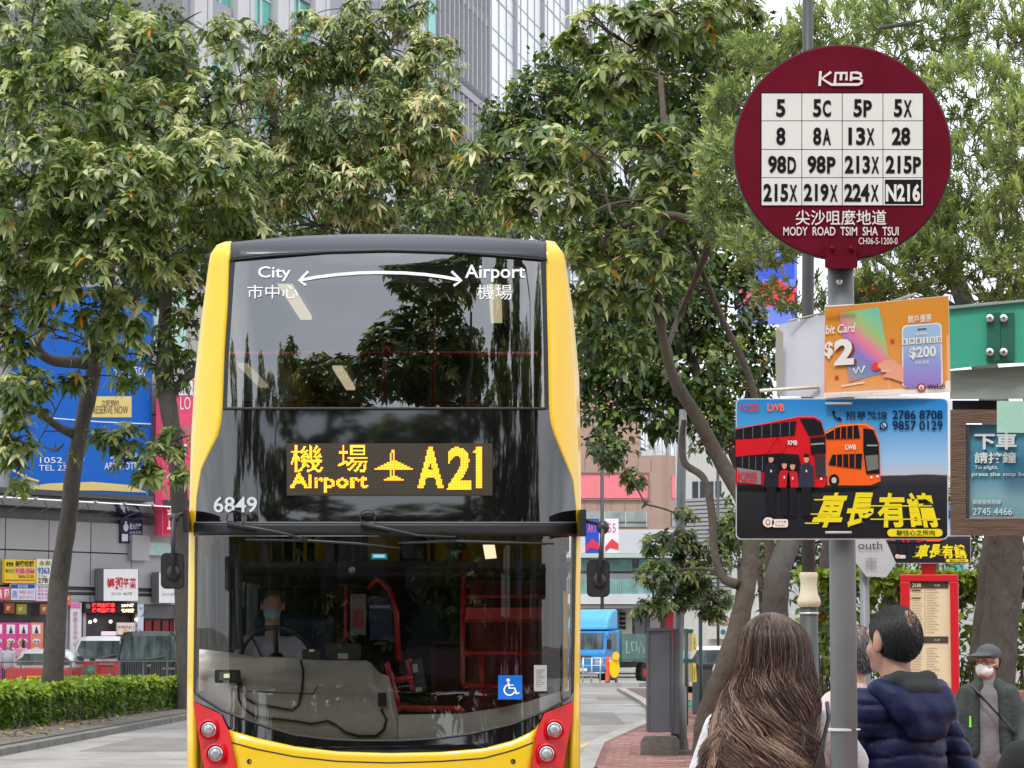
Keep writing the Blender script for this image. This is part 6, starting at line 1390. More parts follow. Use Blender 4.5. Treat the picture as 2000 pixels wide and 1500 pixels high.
# bollard-like white post and red sign behind the woman
r = thing('stop_sign', 'small red topped white sign glimpsed left of the near pole', 'sign', (P(1610, 1300, 30).x, 30, 0))
mb = MB(); mb.prism([(1600, 1192), (1616, 1192), (1616, 1216), (1600, 1216)], lambda a, c_, t: P(a, c_, 30+t), 0, .05, paint(215, 60, 70)); mb.build('red_panel', r)
mb = MB(); mb.prism([(1598, 1218), (1617, 1218), (1617, 1275), (1598, 1275)], lambda a, c_, t: P(a, c_, 30+t), 0, .05, paint(190, 205, 210)); disc(mb, 1610, 1248, 6, 12, on(29.99), ink, 12); mb.build('white_panel', r)
mb = MB(); mb.tube([(P(1608, 1300, 30).x, 30.03, 0), (P(1608, 1300, 30).x, 30.03, P(1608, 1275, 30).z)], .03, silver, 8); mb.build('post', r)
# ================================================================ cabinet, lamp post, bits behind
d = 35.2; gb = mat('cabinet_grey', (.105, .115, .135), .45, var=.06, scale=2, dirt=.15)
cb_ = thing('utility_cabinet', 'tall grey steel cabinet on a stained concrete plinth beside the pavement post', 'cabinet', gp(1296, 1487))
mb = MB(); mb.prism([(1264, 1430), (1313, 1430), (1313, 1228), (1264, 1228)], lambda x, y, t: P(x, y, d+t), 0, .38, gb); mb.build('body', cb_, bevel=.008)
mb = MB(); mb.prism([(1262, 1428), (1267, 1428), (1267, 1229), (1262, 1229)], lambda x, y, t: P(x, y, d-.02+t), 0, .04, gb); mb.prism([(1309, 1424), (1311, 1424), (1311, 1231), (1309, 1231)], lambda x, y, t: P(x, y, d-.004+t), 0, .01, darkm); mb.build('door_edge', cb_)
mb = MB(); mb.prism([(1314, 1432), (1327, 1434), (1327, 1229), (1314, 1228)], lambda x, y, t: P(x, y, d+.05+t), 0, .3, gb); mb.build('side_box', cb_)
mb = MB(); mb.prism([(1263, 1232), (1313, 1232), (1315, 1226), (1261, 1226)], lambda x, y, t: P(x, y, d-.03+t), 0, .44, gb); mb.build('cap', cb_)
cst_ = mat('plinth_concrete', (.13, .125, .11), .9, var=.35, scale=4, bump=.7, dirt=.6)
mb = MB(); mb.prism([(1250, 1486), (1326, 1486), (1327, 1446), (1320, 1437), (1258, 1437), (1251, 1447)], lambda x, y, t: P(x, y, d-.08+t), 0, .55, cst_); mb.prism([(1240, 1492), (1345, 1492), (1345, 1485), (1240, 1485)], lambda x, y, t: P(x, y, d-.2+t), 0, .8, cst_); mb.build('plinth', cb_, bevel=.015)
lx = P(1324, 1300, 35.5); lp = thing('lamp_post', 'tall galvanised grey post rising into the tree beside the cabinet', 'lamp post', (lx.x, 35.7, 0))
zz = lambda py: P(1324, py, 35.7).z
galv = mat('galvanised', (.17, .185, .18), .5, metal=.3, var=.15, scale=5, dirt=.3)
mb = MB(); mb.tube([(lx.x+.02, 35.7, 0), (lx.x+.02, 35.7, zz(1345)), (lx.x, 35.7, zz(1335)), (P(1326, 1200, 35.7).x, 35.7, zz(1200)), (P(1332, 870, 35.7).x, 35.7, zz(870)), (P(1334, 800, 35.7).x, 35.7, zz(800))], [.115, .105, .078, .072, .058, .05], galv, 16); mb.build('pole', lp, smooth=True)
mb = MB(); mb.lathe((lx.x+.02, 35.7, 0), [(.2, .08), (.2, .14), (.13, .16), (.12, .3)], cst_, 12); mb.build('base', lp)
def thin_post(name, label, cat, px, d, ytop, r, m, extra=None):
    x = P(px, 1250, d).x; t = thing(name, label, cat, (x, d, 0)); mb = MB(); mb.tube([(x, d, 0), (P(px, ytop, d).x, d, P(px, ytop, d).z)], r, m, 10); mb.build('post', t, smooth=True)
    if extra: extra(t, d)
    return t
grn = mat('dark_green_paint', (.012, .045, .035), .45, var=.15)
def ex(t, d): mb = MB(); mb.prism([(1352, 1192), (1386, 1192), (1390, 1165), (1370, 1150), (1350, 1165)], lambda x, y, s_: P(x, y, d+s_), -.02, .25, paint(30, 44, 46)); mb.build('lantern', t)
thin_post('lamp_post', 'slim dark green lamp post with boxy lantern left of the brown trunk', 'lamp post', 1368, 46, 1195, .033, grn, ex)
def ex(t, d):
    for k, (y0, y1) in enumerate(((1236, 1272), (1294, 1332))):
        mb = MB(); mb.prism([(1331, y1), (1352, y1), (1352, y0), (1331, y0)], lambda x, y, s_: P(x, y, d+s_), 0, .05, paint(176, 165, 130)); mb.prism([(1328, y0), (1354, y0), (1354, y0-7), (1328, y0-7)], lambda x, y, s_: P(x, y, d-.01+s_), 0, .08, paint(30, 95, 70)); p_ = mb.build('notice_panel', t)
        mb = MB(); mb.prism([(1353, y1), (1361, y1), (1359, y0+2), (1353, y0)], lambda x, y, s_: P(x, y, d-.02+s_), 0, .05, paint(222, 205, 60)); mb.build('yellow_strip', p_)
        mb = MB(); text(mb, '小巴站', (1354, y0+8, 1358, y1-4), on(d-.03), ink); mb.build('lettering', p_)
thin_post('minibus_stop', 'green topped minibus stop with two cream notices behind the grey post', 'bus stop', 1340, 48, 1228, .03, grn, ex)
r = thing('utility_box', 'low dark grey box behind the slim green lamp post', 'cabinet', (P(1370, 1300, 52).x, 52, 0)); mb = MB(); mb.prism([(1352, 1395), (1392, 1395), (1392, 1300), (1352, 1300)], lambda x, y, t: P(x, y, 52+t), 0, .5, paint(72, 78, 80)); mb.build('body', r, bevel=.02); mb = MB(); mb.prism([(1350, 1303), (1394, 1303), (1394, 1297), (1350, 1297)], lambda x, y, t: P(x, y, 51.97+t), 0, .56, paint(60, 64, 66)); mb.build('lid', r)
r = thing('green_sack', 'slumped bright green covered sack on the pavement behind the post', 'sack', gp(1350, 1390)); grs = mat('green_sheet', (.01, .17, .10), .5, var=.2, bump=.4, scale=8)
q = gp(1350, 1390); o = blob('cover', [ell((0, 0, .10), (.17, .15, .13)), ell((.06, 0, .06), (.15, .14, .08)), cap((0, 0, .18), (.01, 0, .26), .05, .02)], grs, r, .05, .015)
# street banners
def ex(t, d):
    for (x0, x1, c1, c2, s_) in ((1143, 1170, (50, 78, 190), (214, 52, 78), 'ART'), (1182, 1208, (232, 228, 236), (215, 70, 80), '55')):
        mb = MB(); mb.prism([(x0, 1080), (x1, 1080), (x1, 1013), (x0, 1013)], lambda x, y, q_: P(x, y, d+q_), 0, .02, paint(*c1)); b_ = mb.build('banner', t)
        mb = MB(); poly(mb, [(x0, 1068), (x0+13, 1052), (x1, 1062), (x1, 1074), (x0+10, 1070), (x0, 1078)], on(d-.02), paint(*c2)); text(mb, s_, (x0+5, 1022, x1-5, 1040), on(d-.02), paint(225, 120, 150)); mb.build('print', b_)
thin_post('banner_post', 'thin dark street post carrying a blue and a white banner behind the mirror', 'lamp post', 1176, 113, 880, .075, darkm, ex)
thin_post('street_post', 'thin dark distant post right of the pink panels', 'post', 1402, 90, 900, .05, darkm)
# ================================================================ vehicles
tyre = mat('tyre', (.015, .015, .016), .8); carg = mat('car_glass', (.075, .10, .105), .06, var=.85, scale=1.6, stretch=(3, 1, .6), spec=.8, coat=.5)  # streaks in the car glass colour stand in for reflections
tred = mat('taxi_red', (.50, .02, .025), .3, coat=.6, var=.05); tsil = mat('taxi_silver', (.58, .60, .62), .3, metal=.3, coat=.4, var=.05); vblk = mat('van_black', (.012, .012, .014), .25, coat=.7, var=.1)
plate_y = paint(225, 190, 50); lightr = mat('tail_lamp', (.45, .02, .02), .2, coat=.8)
def loft(name, root, prof, secs, m):
    """prof: half outline (x, z) bottom to top; secs: (y, sx, sz) stations"""
    full = prof + [(-x, z) for x, z in reversed(prof)]; n = len(full); mb = MB(); vs = []; fs = []
    for y, sx_, sz_ in secs:
        for x, z in full: vs.append((root_o.x + x*sx_, root_o.y + y, .3 + (z-.3)*sz_ if z > .3 else z))
    for i in range(len(secs)-1):
        for k in range(n): j = (k+1) % n; fs.append((i*n+k, i*n+j, i*n+n+j, i*n+n+k))
    fs += [tuple(range(n-1, -1, -1)), tuple((len(secs)-1)*n+k for k in range(n))]
    mb.add(vs, fs, m); o = mb.build(name, root, angle=38); return o
def wheels(root, hw, ys_, r=.32, hub=None):
    for y in ys_:
        for s_ in (-1, 1):
            mb = MB(); mb.lathe((root_o.x+s_*(hw-.1), root_o.y+y, r), [(r*.6, -.1), (r, -.09), (r, .09), (r*.6, .1)], tyre, 20, 'x'); w_ = mb.build('wheel', root, angle=40)
            mb = MB(); mb.lathe((root_o.x+s_*(hw-.1), root_o.y+y, r), [(.04, -.12), (r*.58, -.1), (r*.58, .1), (.04, .12)], hub or silver, 12, 'x'); mb.build('rim', w_, angle=40)
def vehicle(name, label, cat, px, d, H, hw, L, bodym, roofm, taper, rear_z, plate, group=None, boxy=.1, belt=.95):
    global root_o
    root_o = Vector((P(px, 1250, d).x, d, 0)); r = thing(name, label, cat, root_o, group); R_ = root_o
    prof = [(0, .28), (hw*.93, .28), (hw*.99, .42), (hw, .65), (hw*.99, belt-.08), (hw*.96, belt)]
    loft('body', r, prof + [(0, belt)], [(-.02, .90, .95), (.10, .98, 1), (.35, 1, 1), (L*.75, 1, 1), (L*.93, .97, .93), (L, .88, .80)], bodym)
    hr = hw*taper
    gp_ = [(0, belt-.01), (hw*.955, belt-.01), (hw*.90, belt+(H-belt)*.35), (hr*1.02, belt+(H-belt)*.82), (hr*.90, H-.04), (hr*.6, H-.008), (0, H)]
    loft('cabin', r, gp_, [(boxy*1.3, .96, .90), (boxy*1.3+.16, 1, 1), (L*.55, 1, .99), (L*.68, .98, .62)], roofm)
    y0 = R_.y + boxy*1.3
    # rear window following the tailgate
    zb, zt = belt + .06, H - .13; xb, xt = hw*.84, hr*.86
    mb = MB(); fs_ = .015
    pts = [(-xb, zb), (xb, zb), (xb*.985, zb+.12), (xt, zt-.08), (xt*.95, zt), (-xt*.95, zt), (-xt, zt-.08), (-xb*.985, zb+.12)]
    mb.add([(R_.x+x, y0-.02 + .0*(z-zb), z) for x, z in pts], [tuple(range(8))], carg); rw = mb.build('rear_window', r); solid(rw, .03)
    mb = MB(); mb.tube([(R_.x-.02, y0-.045, zb+.02), (R_.x+.42, y0-.045, zb+.10)], .012, blackp, 6); mb.build('rear_wiper', r)
    for s_ in (-1, 1):
        mb = MB(); a, b2, z0, z1 = (hw*.78, hw*.97, belt-.30, belt-.06) if rear_z == 'low' else (hw*.86, hw*.99, belt-.35, belt+.02)
        mb.box(R_.x+min(s_*a, s_*b2), R_.x+max(s_*a, s_*b2), R_.y-.035, R_.y+.12, z0, z1, lightr, bev=.015); mb.build('tail_lamp', r)
        mb = MB(); mb.add([(R_.x+s_*(hw*.93+.01), R_.y+q[0], q[1]) for q in ((boxy+.5, belt+.08), (L*.6, belt+.08), (L*.5, H-.2), (boxy+.6, H-.2))], [(0, 1, 2, 3)], carg); mb.build('side_window', r)
        mb = MB(); mb.box(*sorted((R_.x+s_*(hw+.02), R_.x+s_*(hw+.17))), R_.y+L*.66, R_.y+L*.66+.08, belt+.05, belt+.22, blackp); mb.build('wing_mirror', r)
    mb = MB(); mb.box(R_.x-.26, R_.x+.26, R_.y-.05, R_.y-.02, .60, .72, plate_y); pt = mb.build('number_plate', r); mb = MB()
    text(mb, plate, (0, 0, 1, 1), lambda u, v: Vector((R_.x-.22+.44*u, R_.y-.055, .70-.08*v)), ink, .02); mb.build('lettering', pt)
    mb = MB(); mb.box(R_.x-hw*.95, R_.x+hw*.95, R_.y-.08, R_.y+.1, .30, .50, bodym if bodym != tred else tsil, bev=.03); mb.build('bumper', r)
    wheels(r, hw, (.85, L-.9)); return r
vn = vehicle('van', 'black people carrier seen from behind with large tinted rear window', 'van', 292, 71.0, 1.90, .93, 4.7, vblk, vblk, .84, 'high', 'VK 6108', boxy=.02, belt=1.08)
mb = MB(); 
for s_ in (-1, 1): mb.tube([(root_o.x+s_*.62, root_o.y+.5, 1.90), (root_o.x+s_*.62, root_o.y+.7, 1.96), (root_o.x+s_*.62, root_o.y+2.6, 1.96), (root_o.x+s_*.62, root_o.y+2.8, 1.90)], .018, silver, 6)
mb.build('roof_rail', vn); mb = MB(); mb.box(root_o.x-.05, root_o.x+.05, root_o.y-.05, root_o.y-.03, .95, 1.02, chrome); mb.box(root_o.x+.35, root_o.x+.7, root_o.y-.045, root_o.y-.03, .88, .93, chrome); mb.build('badge', vn)
tx = vehicle('taxi', 'red taxi with silver roof between the sedan taxi and the black van', 'taxi', 198, 73.0, 1.77, .86, 4.4, tred, tsil, .80, 'high', 'XJ 513', boxy=.05, belt=1.10)
mb = MB(); mb.lathe((root_o.x-.28, root_o.y-.03, .86), [(.12, 0), (.12, -.02)], paint(60, 150, 130), 16, 'y'); mb.build('seat_disc', tx); mb = MB(); text(mb, '4 SEATS', (0, 0, 1, 1), lambda u, v: Vector((root_o.x-.36+.16*u, root_o.y-.055, .88-.05*v)), wht); mb.build('lettering', tx)
mb = MB(); mb.box(root_o.x-.2, root_o.x+.2, root_o.y+1.2, root_o.y+1.5, 1.78, 1.9, paint(235, 205, 215), bev=.02); sg = mb.build('roof_sign', tx); mb = MB(); mb.box(root_o.x-.05, root_o.x+.35, root_o.y-.05, root_o.y-.035, .98, 1.03, chrome); mb.build('trim', tx)
sdn = vehicle('taxi', 'low red and silver sedan taxi at the left edge in front of the pink posters', 'taxi', 74, 70.0, 1.43, .86, 4.6, tred, tsil, .74, 'low', 'PX 2861', boxy=.7, belt=.94)
# blue truck on the far side of the island
root_o = Vector((P(1138, 1250, 104).x, 104, 0)); TR_ = thing('truck', 'bright blue light truck with wind deflector and green tipper body', 'truck', root_o)
tb_ = mat('truck_blue', (.02, .24, .60), .35, coat=.3, var=.1, scale=2); tb2 = mat('truck_light_blue', (.10, .42, .72), .4, var=.08); tg = mat('tipper_green', (.10, .20, .18), .6, var=.25, scale=2, dirt=.3)
RZ = Matrix.Translation(root_o) @ Matrix.Rotation(math.radians(-26), 4, 'Z')
def tp(mb, pts2, x0, x1, m):                        # side outline (y, z) extruded across x
    mb.prism(pts2, lambda a, c_, t: RZ @ Vector((t, a, c_)), x0, x1, m)
mb = MB(); tp(mb, [(0, .55), (-.02, 1.2), (.06, 1.32), (.30, 2.05), (1.45, 2.1), (1.45, .55)], -.95, .95, tb_); mb.build('cab', TR_, bevel=.05)
mb = MB(); tp(mb, [(.35, 2.1), (.5, 2.55), (.9, 2.88), (1.45, 2.92), (1.45, 2.1)], -.88, .88, tb2); mb.build('wind_deflector', TR_, bevel=.1)
mb = MB(); mb.add([RZ @ Vector(v) for v in ((-.84, .055, 1.36), (.84, .055, 1.36), (.78, .255, 1.98), (-.78, .255, 1.98))], [(0, 1, 2, 3)], carg); mb.build('windscreen', TR_)
for s_ in (-1, 1):
    mb = MB(); mb.add([RZ @ Vector((s_*.962, a, c_)) for a, c_ in ((.28, 1.35), (1.1, 1.25), (1.1, 1.95), (.48, 1.95))], [(0, 1, 2, 3)], carg); mb.build('side_window', TR_)
    mb = MB(); mb.box(s_*1.13-.08, s_*1.13+.08, -.05, .02, 1.35, 1.72, blackp, mtx=RZ); mb.tube([RZ @ Vector((s_*.9, .1, 1.9)), RZ @ Vector((s_*1.13, 0, 1.72))], .02, blackp, 5); mb.build('wing_mirror', TR_)
    mb = MB(); mb.box(s_*.7-.18, s_*.7+.18, -.06, 0, .78, .95, lens, mtx=RZ, bev=.02); mb.build('headlight', TR_)
mb = MB(); mb.box(-.93, .93, -.12, .05, .42, .68, paint(70, 110, 150), mtx=RZ, bev=.04); mb.build('bumper', TR_)
mb = MB(); mb.box(-.4, .4, -.025, -.0, .98, 1.10, darkm, mtx=RZ); mb.box(-.25, .25, -.14, -.12, .50, .62, wht, mtx=RZ); mb.build('grille', TR_)
for x0, x1, y0, y1, z0, z1 in ((-1.0, -.95, 1.6, 5.2, .95, 1.95), (.95, 1.0, 1.6, 5.2, .95, 1.95), (-.95, .95, 1.6, 1.66, .95, 2.15), (-.95, .95, 5.14, 5.2, .95, 1.8), (-.95, .95, 1.6, 5.2, .88, .95)):
    mb = MB(); mb.box(x0, x1, y0, y1, z0, z1, tg, mtx=RZ); mb.build('body_panel', TR_)
mb = MB(); gf = lambda x, y: RZ @ Vector((1.006, 1.8 + x*1.6, 1.75 - y*.6)); gwh = paint(170, 190, 180); stroke(mb, [(.1, .1), (.1, .9), (.3, .9)], .08, gf, gwh); stroke(mb, [(.4, .2), (.7, .2), (.75, .7), (.45, .8), (.4, .2)], .07, gf, gwh); stroke(mb, [(.85, .9), (1.0, .1), (1.2, .9)], .07, gf, gwh); mb.build('graffiti', TR_)
mb = MB(); mb.box(-.4, .4, .5, 5.1, .62, .85, darkm, mtx=RZ); mb.build('chassis', TR_)
for y in (.75, 3.9):
    for s_ in (-1, 1):
        mb = MB(); mb.lathe((0, 0, 0), [(.2, -.12), (.40, -.11), (.40, .11), (.2, .12)], tyre, 20, 'x'); mb.v = [tuple(RZ @ (Vector(v) + Vector((s_*.82, y, .40)))) for v in mb.v]; w_ = mb.build('wheel', TR_, angle=40)
        mb = MB(); mb.lathe((0, 0, 0), [(.04, -.14), (.2, -.12), (.2, .12), (.04, .14)], paint(190, 50, 50), 12, 'x'); mb.v = [tuple(RZ @ (Vector(v) + Vector((s_*.82, y, .40)))) for v in mb.v]; mb.build('rim', w_, angle=40)
# other parked cars far behind
vehicle('car', 'silver car glimpsed between the slim green post and the brown trunk', 'car', 1400, 80, 1.5, .88, 4.4, tsil, tsil, .78, 'low', 'TU 771', boxy=.4, belt=.9)
# barrier and signs on the island
d = 97.5; r = thing('crowd_barrier', 'grey tubular barrier on the traffic island in front of the blue truck', 'barrier', P(1160, 1330, d) * 1)
mb = MB()
for x in (1138, 1155, 1172, 1190, 1205): mb.tube([P(x, 1333, d), P(x+1, 1284, d)], .03, silver, 6)
for y in (1286, 1300, 1315): mb.tube([P(1136, y, d), P(1206, y-1, d)], .022, silver, 6)
mb.build('rails', r, smooth=True)
r = thing('warning_board', 'narrow orange board fixed to the barrier end', 'sign', P(1187, 1333, 97.3)); mb = MB(); mb.prism([(1182, 1332), (1189, 1332), (1191, 1282), (1184, 1282)], lambda x, y, t: P(x, y, 97.3+t), 0, .06, paint(238, 96, 66)); mb.build('board', r); mb = MB(); mb.box(P(1187, 1333, 97.3).x-.08, P(1187, 1333, 97.3).x+.08, 97.25, 97.45, .15, .2, darkm); mb.build('foot', r)
r = thing('keep_left_sign', 'yellow round backed sign leaning over the island beside the truck wheel', 'sign', P(1200, 1333, 97.1)); mb = MB(); ys2 = paint(240, 190, 20); mb.prism([(1200+10*math.cos(a/20*6.283), 1304+20*math.sin(a/20*6.283)) for a in range(20)], lambda x, y, t: P(x, y, 97.1+t), 0, .06, ys2); mb.prism([(1203+7*math.cos(a/16*6.283), 1281+8*math.sin(a/16*6.283)) for a in range(16)], lambda x, y, t: P(x, y, 97.0+t), 0, .06, ys2); mb.build('sign_face', r); mb = MB(); mb.tube([P(1202, 1334, 97.2), P(1202, 1290, 97.2)], .03, darkm, 6); mb.build('post', r)
# railing on the far kerb, left
rl = thing('railing', 'grey steel pedestrian railing between the hedge and the taxis', 'railing', (-9, 66.5, 0)); stl = mat('railing_steel', (.13, .135, .135), .5, metal=.2, var=.15)
p0, p1 = P(-60, 1293, 64), P(372, 1288, 68)
def rr_at(t, z): return Vector((p0.x + (p1.x-p0.x)*t, 64 + 4*t, z))
for k in range(10): mb = MB(); mb.box(-.02, .02, -.02, .02, 0, 1.12, stl, mtx=Matrix.Translation(rr_at(k/9, 0))); mb.build('post', rl)
mb = MB(); mb.tube([rr_at(0, 1.12), rr_at(1, 1.12)], .018, stl, 8); mb.build('handrail', rl, smooth=True); mb = MB(); mb.tube([rr_at(0, .25), rr_at(1, .25)], .02, stl, 6); mb.build('lower_rail', rl, smooth=True)
for k in range(96):
    if k % 11: mb = MB(); mb.tube([rr_at(k/96, .25), rr_at(k/96, 1.1)], .006, stl, 5, cap=False); mb.build('bar', rl)
# planter wall at right
pw_ = thing('planter_wall', 'low tiled planter wall with brick coping behind the capped man', 'wall', (4.6, 20, 0)); tl = mat('tile_pale', (.42, .41, .39), .6, var=.1, dirt=.3)
for j in range(4):
    for i in range(8): mb = MB(); mb.box(3.72+i*.5, 4.2+i*.5, 20+random.uniform(-.003, .003), 20.3, .02+j*.275, .02+j*.275+.262, tl); mb.build('tile', pw_)
for i in range(18): mb = MB(); mb.box(3.70+i*.22, 3.91+i*.22, 19.96, 20.34, 1.12, 1.2, mat('coping_brick', (.26, .12, .09), .8, var=.3) if i == 0 else bpy.data.materials['coping_brick']); mb.build('coping_brick', pw_)
# ================================================================ people
def skin(name, c): 
    m = mat(name, c, .5, var=.08, scale=14, bump=.08, bscale=120); b = m.node_tree.nodes['Principled BSDF']
    b.inputs['Subsurface Weight'].default_value = .08; b.inputs['Subsurface Radius'].default_value = (.02, .008, .004); return m
skA = skin('skin_tan', (.40, .215, .14)); skB = skin('skin_light', (.52, .31, .22))
def cloth(name, c, sc=20, bump=.25, rough=.85): return mat(name, c, rough, var=.12, scale=sc, bump=bump, bscale=35)
def head_prims(hz, s, yaw=0, jaw=1, off=(0, 0)):
    c, n = math.cos(yaw), math.sin(yaw); ox, oy = off
    Rm = np.array([[c, -n, 0], [n, c, 0], [0, 0, 1]])
    def q(x, y, z): return (ox + (x*c - y*n)*s, oy + (x*n + y*c)*s, hz + z*s)
    e = lambda p, r: ell(q(*p), [v*s for v in r], Rm)
    return [e((0, -.012, .035), (.077, .096, .088)), e((0, .018, -.045), (.058, .066, .070*jaw)), e((0, .074, -.012), (.012, .026, .022)), e((0, .078, -.055), (.024, .014, .012)),
            e((0, .070, -.088), (.024, .022, .018)), e((-.080, -.002, -.012), (.010, .020, .033)), e((.080, -.002, -.012), (.010, .020, .033)), e((0, .066, .030), (.052, .020, .012)),
            e((-.040, .055, -.03), (.024, .020, .024)), e((.040, .055, -.03), (.024, .020, .024))], q
def limb(*pts):                                     # (pos, radius) chain
    return [cap(a[0], b[0], a[1], b[1]) for a, b in zip(pts, pts[1:])]
def hand(w_, d_, side, s):
    """palm and five curled fingers from the wrist w_ along d_"""
    w_ = np.array(w_, float); d_ = np.array(d_, float); d_ /= np.linalg.norm(d_); a = np.cross(d_, [0, 1, 0]); a /= (np.linalg.norm(a) or 1); b = np.cross(a, d_); out = [cap(w_, w_ + d_*.07*s, .024*s, .028*s, (1, 1, 1))]
    for i, (o, L) in enumerate(((-.034, .060), (-.012, .074), (.010, .070), (.031, .054))):
        k0 = w_ + d_*.085*s + a*o*s; k1 = k0 + d_*L*.5*s + b*.008*s; k2 = k1 + d_*L*.42*s + b*.026*s; out += [cap(k0 - d_*.02*s, k1, .0095*s, .0085*s), cap(k1, k2, .0085*s, .0065*s)]
    t0 = w_ + d_*.03*s + a*side*.028*s; t1 = t0 + d_*.04*s + a*side*.022*s + b*.01*s; out += [cap(t0, t1, .012*s, .010*s), cap(t1, t1 + d_*.03*s + b*.012*s, .010*s, .008*s)]
    return out
def human(root, s, skinm, topm, legm, shoem, elbows, wrists, yaw=0, sleeve='long', fat=1.0, h=.011, pos=(0, 0, 0), rz=0, top_extra=None, step=.05, lean=0, topname='jacket'):
    hz = 1.615*s; hp_, q = head_prims(hz, s, yaw, off=(0, lean))
    V = lambda x, y, z: (x*s, y*s, z*s)
    sh = [V(-.175*fat, lean*.8, 1.40), V(.175*fat, lean*.8, 1.40)]
    bp = hp_ + [cap(V(0, -.012, 1.38), (0, lean*.9, 1.54*s), .056*s, .052*s), cap(V(-.12, 0, 1.375), V(.12, 0, 1.375), .055*s, .055*s), ell(V(0, 0, 1.22), [.14*s, .095*s, .19*s]), ell(V(0, 0, .98), [.145*s, .10*s, .16*s])]
    for i, sd_ in enumerate((-1, 1)):
        e, w_ = elbows[i], wrists[i]; bp += limb((sh[i], .045*s), (e, .036*s), (w_, .024*s)); dv = np.array(w_) - np.array(e); bp += hand(w_, dv, sd_ if i else sd_, s)
        y = step*(1 if i else -1); bp += limb((V(sd_*.085, 0, .92), .078*s), (V(sd_*.095, y*.6, .50), .052*s), (V(sd_*.095, y, .10), .036*s)) + [cap(V(sd_*.095, y-.04, .045), V(sd_*.11, y+.13, .035), .036*s, .03*s)]
    o = blob('body', bp, skinm, root, .018, h, pos, rz)
    tp_ = [cap(V(-.13*fat, 0, 1.375), V(.13*fat, 0, 1.375), .075*s, .075*s), ell(V(0, 0, 1.22), [.175*s*fat, .135*s*fat, .21*s]), ell(V(0, 0, 1.0), [.178*s*fat, .135*s*fat, .20*s]), cap(V(0, -.01, 1.40), V(0, lean*.5, 1.47), .075*s, .062*s)]
    for i in range(2):
        if sleeve == 'none': continue
        if sleeve == 'long': tp_ += limb((sh[i], .068*s), (elbows[i], .055*s), (tuple(np.array(wrists[i])*.96 + np.array(elbows[i])*.04), .042*s))
        else: tp_ += limb((sh[i], .062*s), (tuple(np.array(sh[i])*.42 + np.array(elbows[i])*.58), .060*s))
    top = blob(topname, tp_, topm, root, .03, h, pos, rz, extra=top_extra)
    lg = []
    for i, sd_ in enumerate((-1, 1)):
        y = step*(1 if i else -1); lg += limb((V(sd_*.085, 0, .93), .102*s), (V(sd_*.095, y*.6, .50), .078*s), (V(sd_*.095, y, .10), .064*s))
    lg += [ell(V(0, 0, .95), [.160*s*fat, .118*s*fat, .13*s])]
    blob('trousers', lg, legm, root, .03, h*1.3, pos, rz)
    for sd_, y in ((-1, -step), (1, step)):
        blob('shoe', [cap(V(sd_*.095, y-.05, .055), V(sd_*.112, y+.15, .045), .052*s, .045*s, (1, 1, 1.1)), cap(V(sd_*.095, y-.02, .08), V(sd_*.095, y-.01, .12), .048*s, .045*s)], shoem, root, .03, .016, pos, rz)
    return q, top
def local(root, rz):
    M_ = Matrix.Translation(root.location) @ Matrix.Rotation(rz, 4, 'Z'); return lambda p: M_ @ Vector(p)
def tone_mesh(name, mb_v, mb_f, tone, m, root):
    me = bpy.data.meshes.new(name); V = np.asarray(mb_v, np.float32); me.vertices.add(len(V)); me.vertices.foreach_set('co', V.ravel())
    Q = np.asarray(mb_f, np.int32); me.loops.add(Q.size); me.loops.foreach_set('vertex_index', Q.ravel()); me.polygons.add(len(Q)); me.polygons.foreach_set('loop_start', np.arange(0, Q.size, Q.shape[1], dtype=np.int32))
    me.polygons.foreach_set('use_smooth', np.ones(len(Q), bool)); me.update(calc_edges=True)
    at = me.attributes.new('tone', 'FLOAT', 'FACE'); at.data.foreach_set('value', np.asarray(tone, np.float32)); me.materials.append(m)
    o = bpy.data.objects.new(name, me); C.objects.link(o); o.parent = root; return o
def strands(name, paths, r0, tones, m, root, n=4, flat=.45):
    """paths: (N, K, 3) in the root's frame; every strand a tapering flattened tube"""
    Pth = np.asarray(paths); N, K, _ = Pth.shape; T = np.gradient(Pth, axis=1); T = norm(T)
    a = norm(np.cross(T, np.array([.13, .97, .2]))); b = np.cross(T, a); t = np.linspace(0, 1, K)[None, :, None]
    prof = np.sin(np.clip(t*1.0, 0, 1)*math.pi*.80 + .35)**.6; r = np.asarray(r0)[:, None, None]*prof
    ang = np.arange(n)*2*math.pi/n; V = Pth[:, :, None, :] + (a*r)[:, :, None, :]*np.cos(ang)[None, None, :, None] + (b*r*flat)[:, :, None, :]*np.sin(ang)[None, None, :, None]
    idx = np.arange(N*K*n).reshape(N, K, n); q = np.stack([idx[:, :-1], np.roll(idx, -1, 2)[:, :-1], np.roll(idx, -1, 2)[:, 1:], idx[:, 1:]], -1).reshape(-1, 4)
    tn = np.broadcast_to(np.asarray(tones)[:, :K-1, None], (N, K-1, n)).reshape(-1)
    return tone_mesh(name, V.reshape(-1, 3), q, tn, m, root)
def hair_mat(name, stops, rough=.38):
    m, t, b = principled(name); a = t.nodes.new('ShaderNodeAttribute'); a.attribute_name = 'tone'; r = t.nodes.new('ShaderNodeValToRGB'); e = r.color_ramp.elements
    while len(e) < len(stops): e.new(.5)
    for el, (p, c) in zip(e, stops): el.position = p; el.color = (*c, 1)
    t.links.new(a.outputs['Fac'], r.inputs[0]); t.links.new(r.outputs[0], b.inputs['Base Color']); b.inputs['Roughness'].default_value = rough; b.inputs['Specular IOR Level'].default_value = .55
    b.inputs['Anisotropic'].default_value = .4; return m
hairB = hair_mat('hair_brown', [(0, (.022, .011, .009)), (.45, (.065, .034, .025)), (.75, (.18, .105, .075)), (1, (.48, .34, .25))])
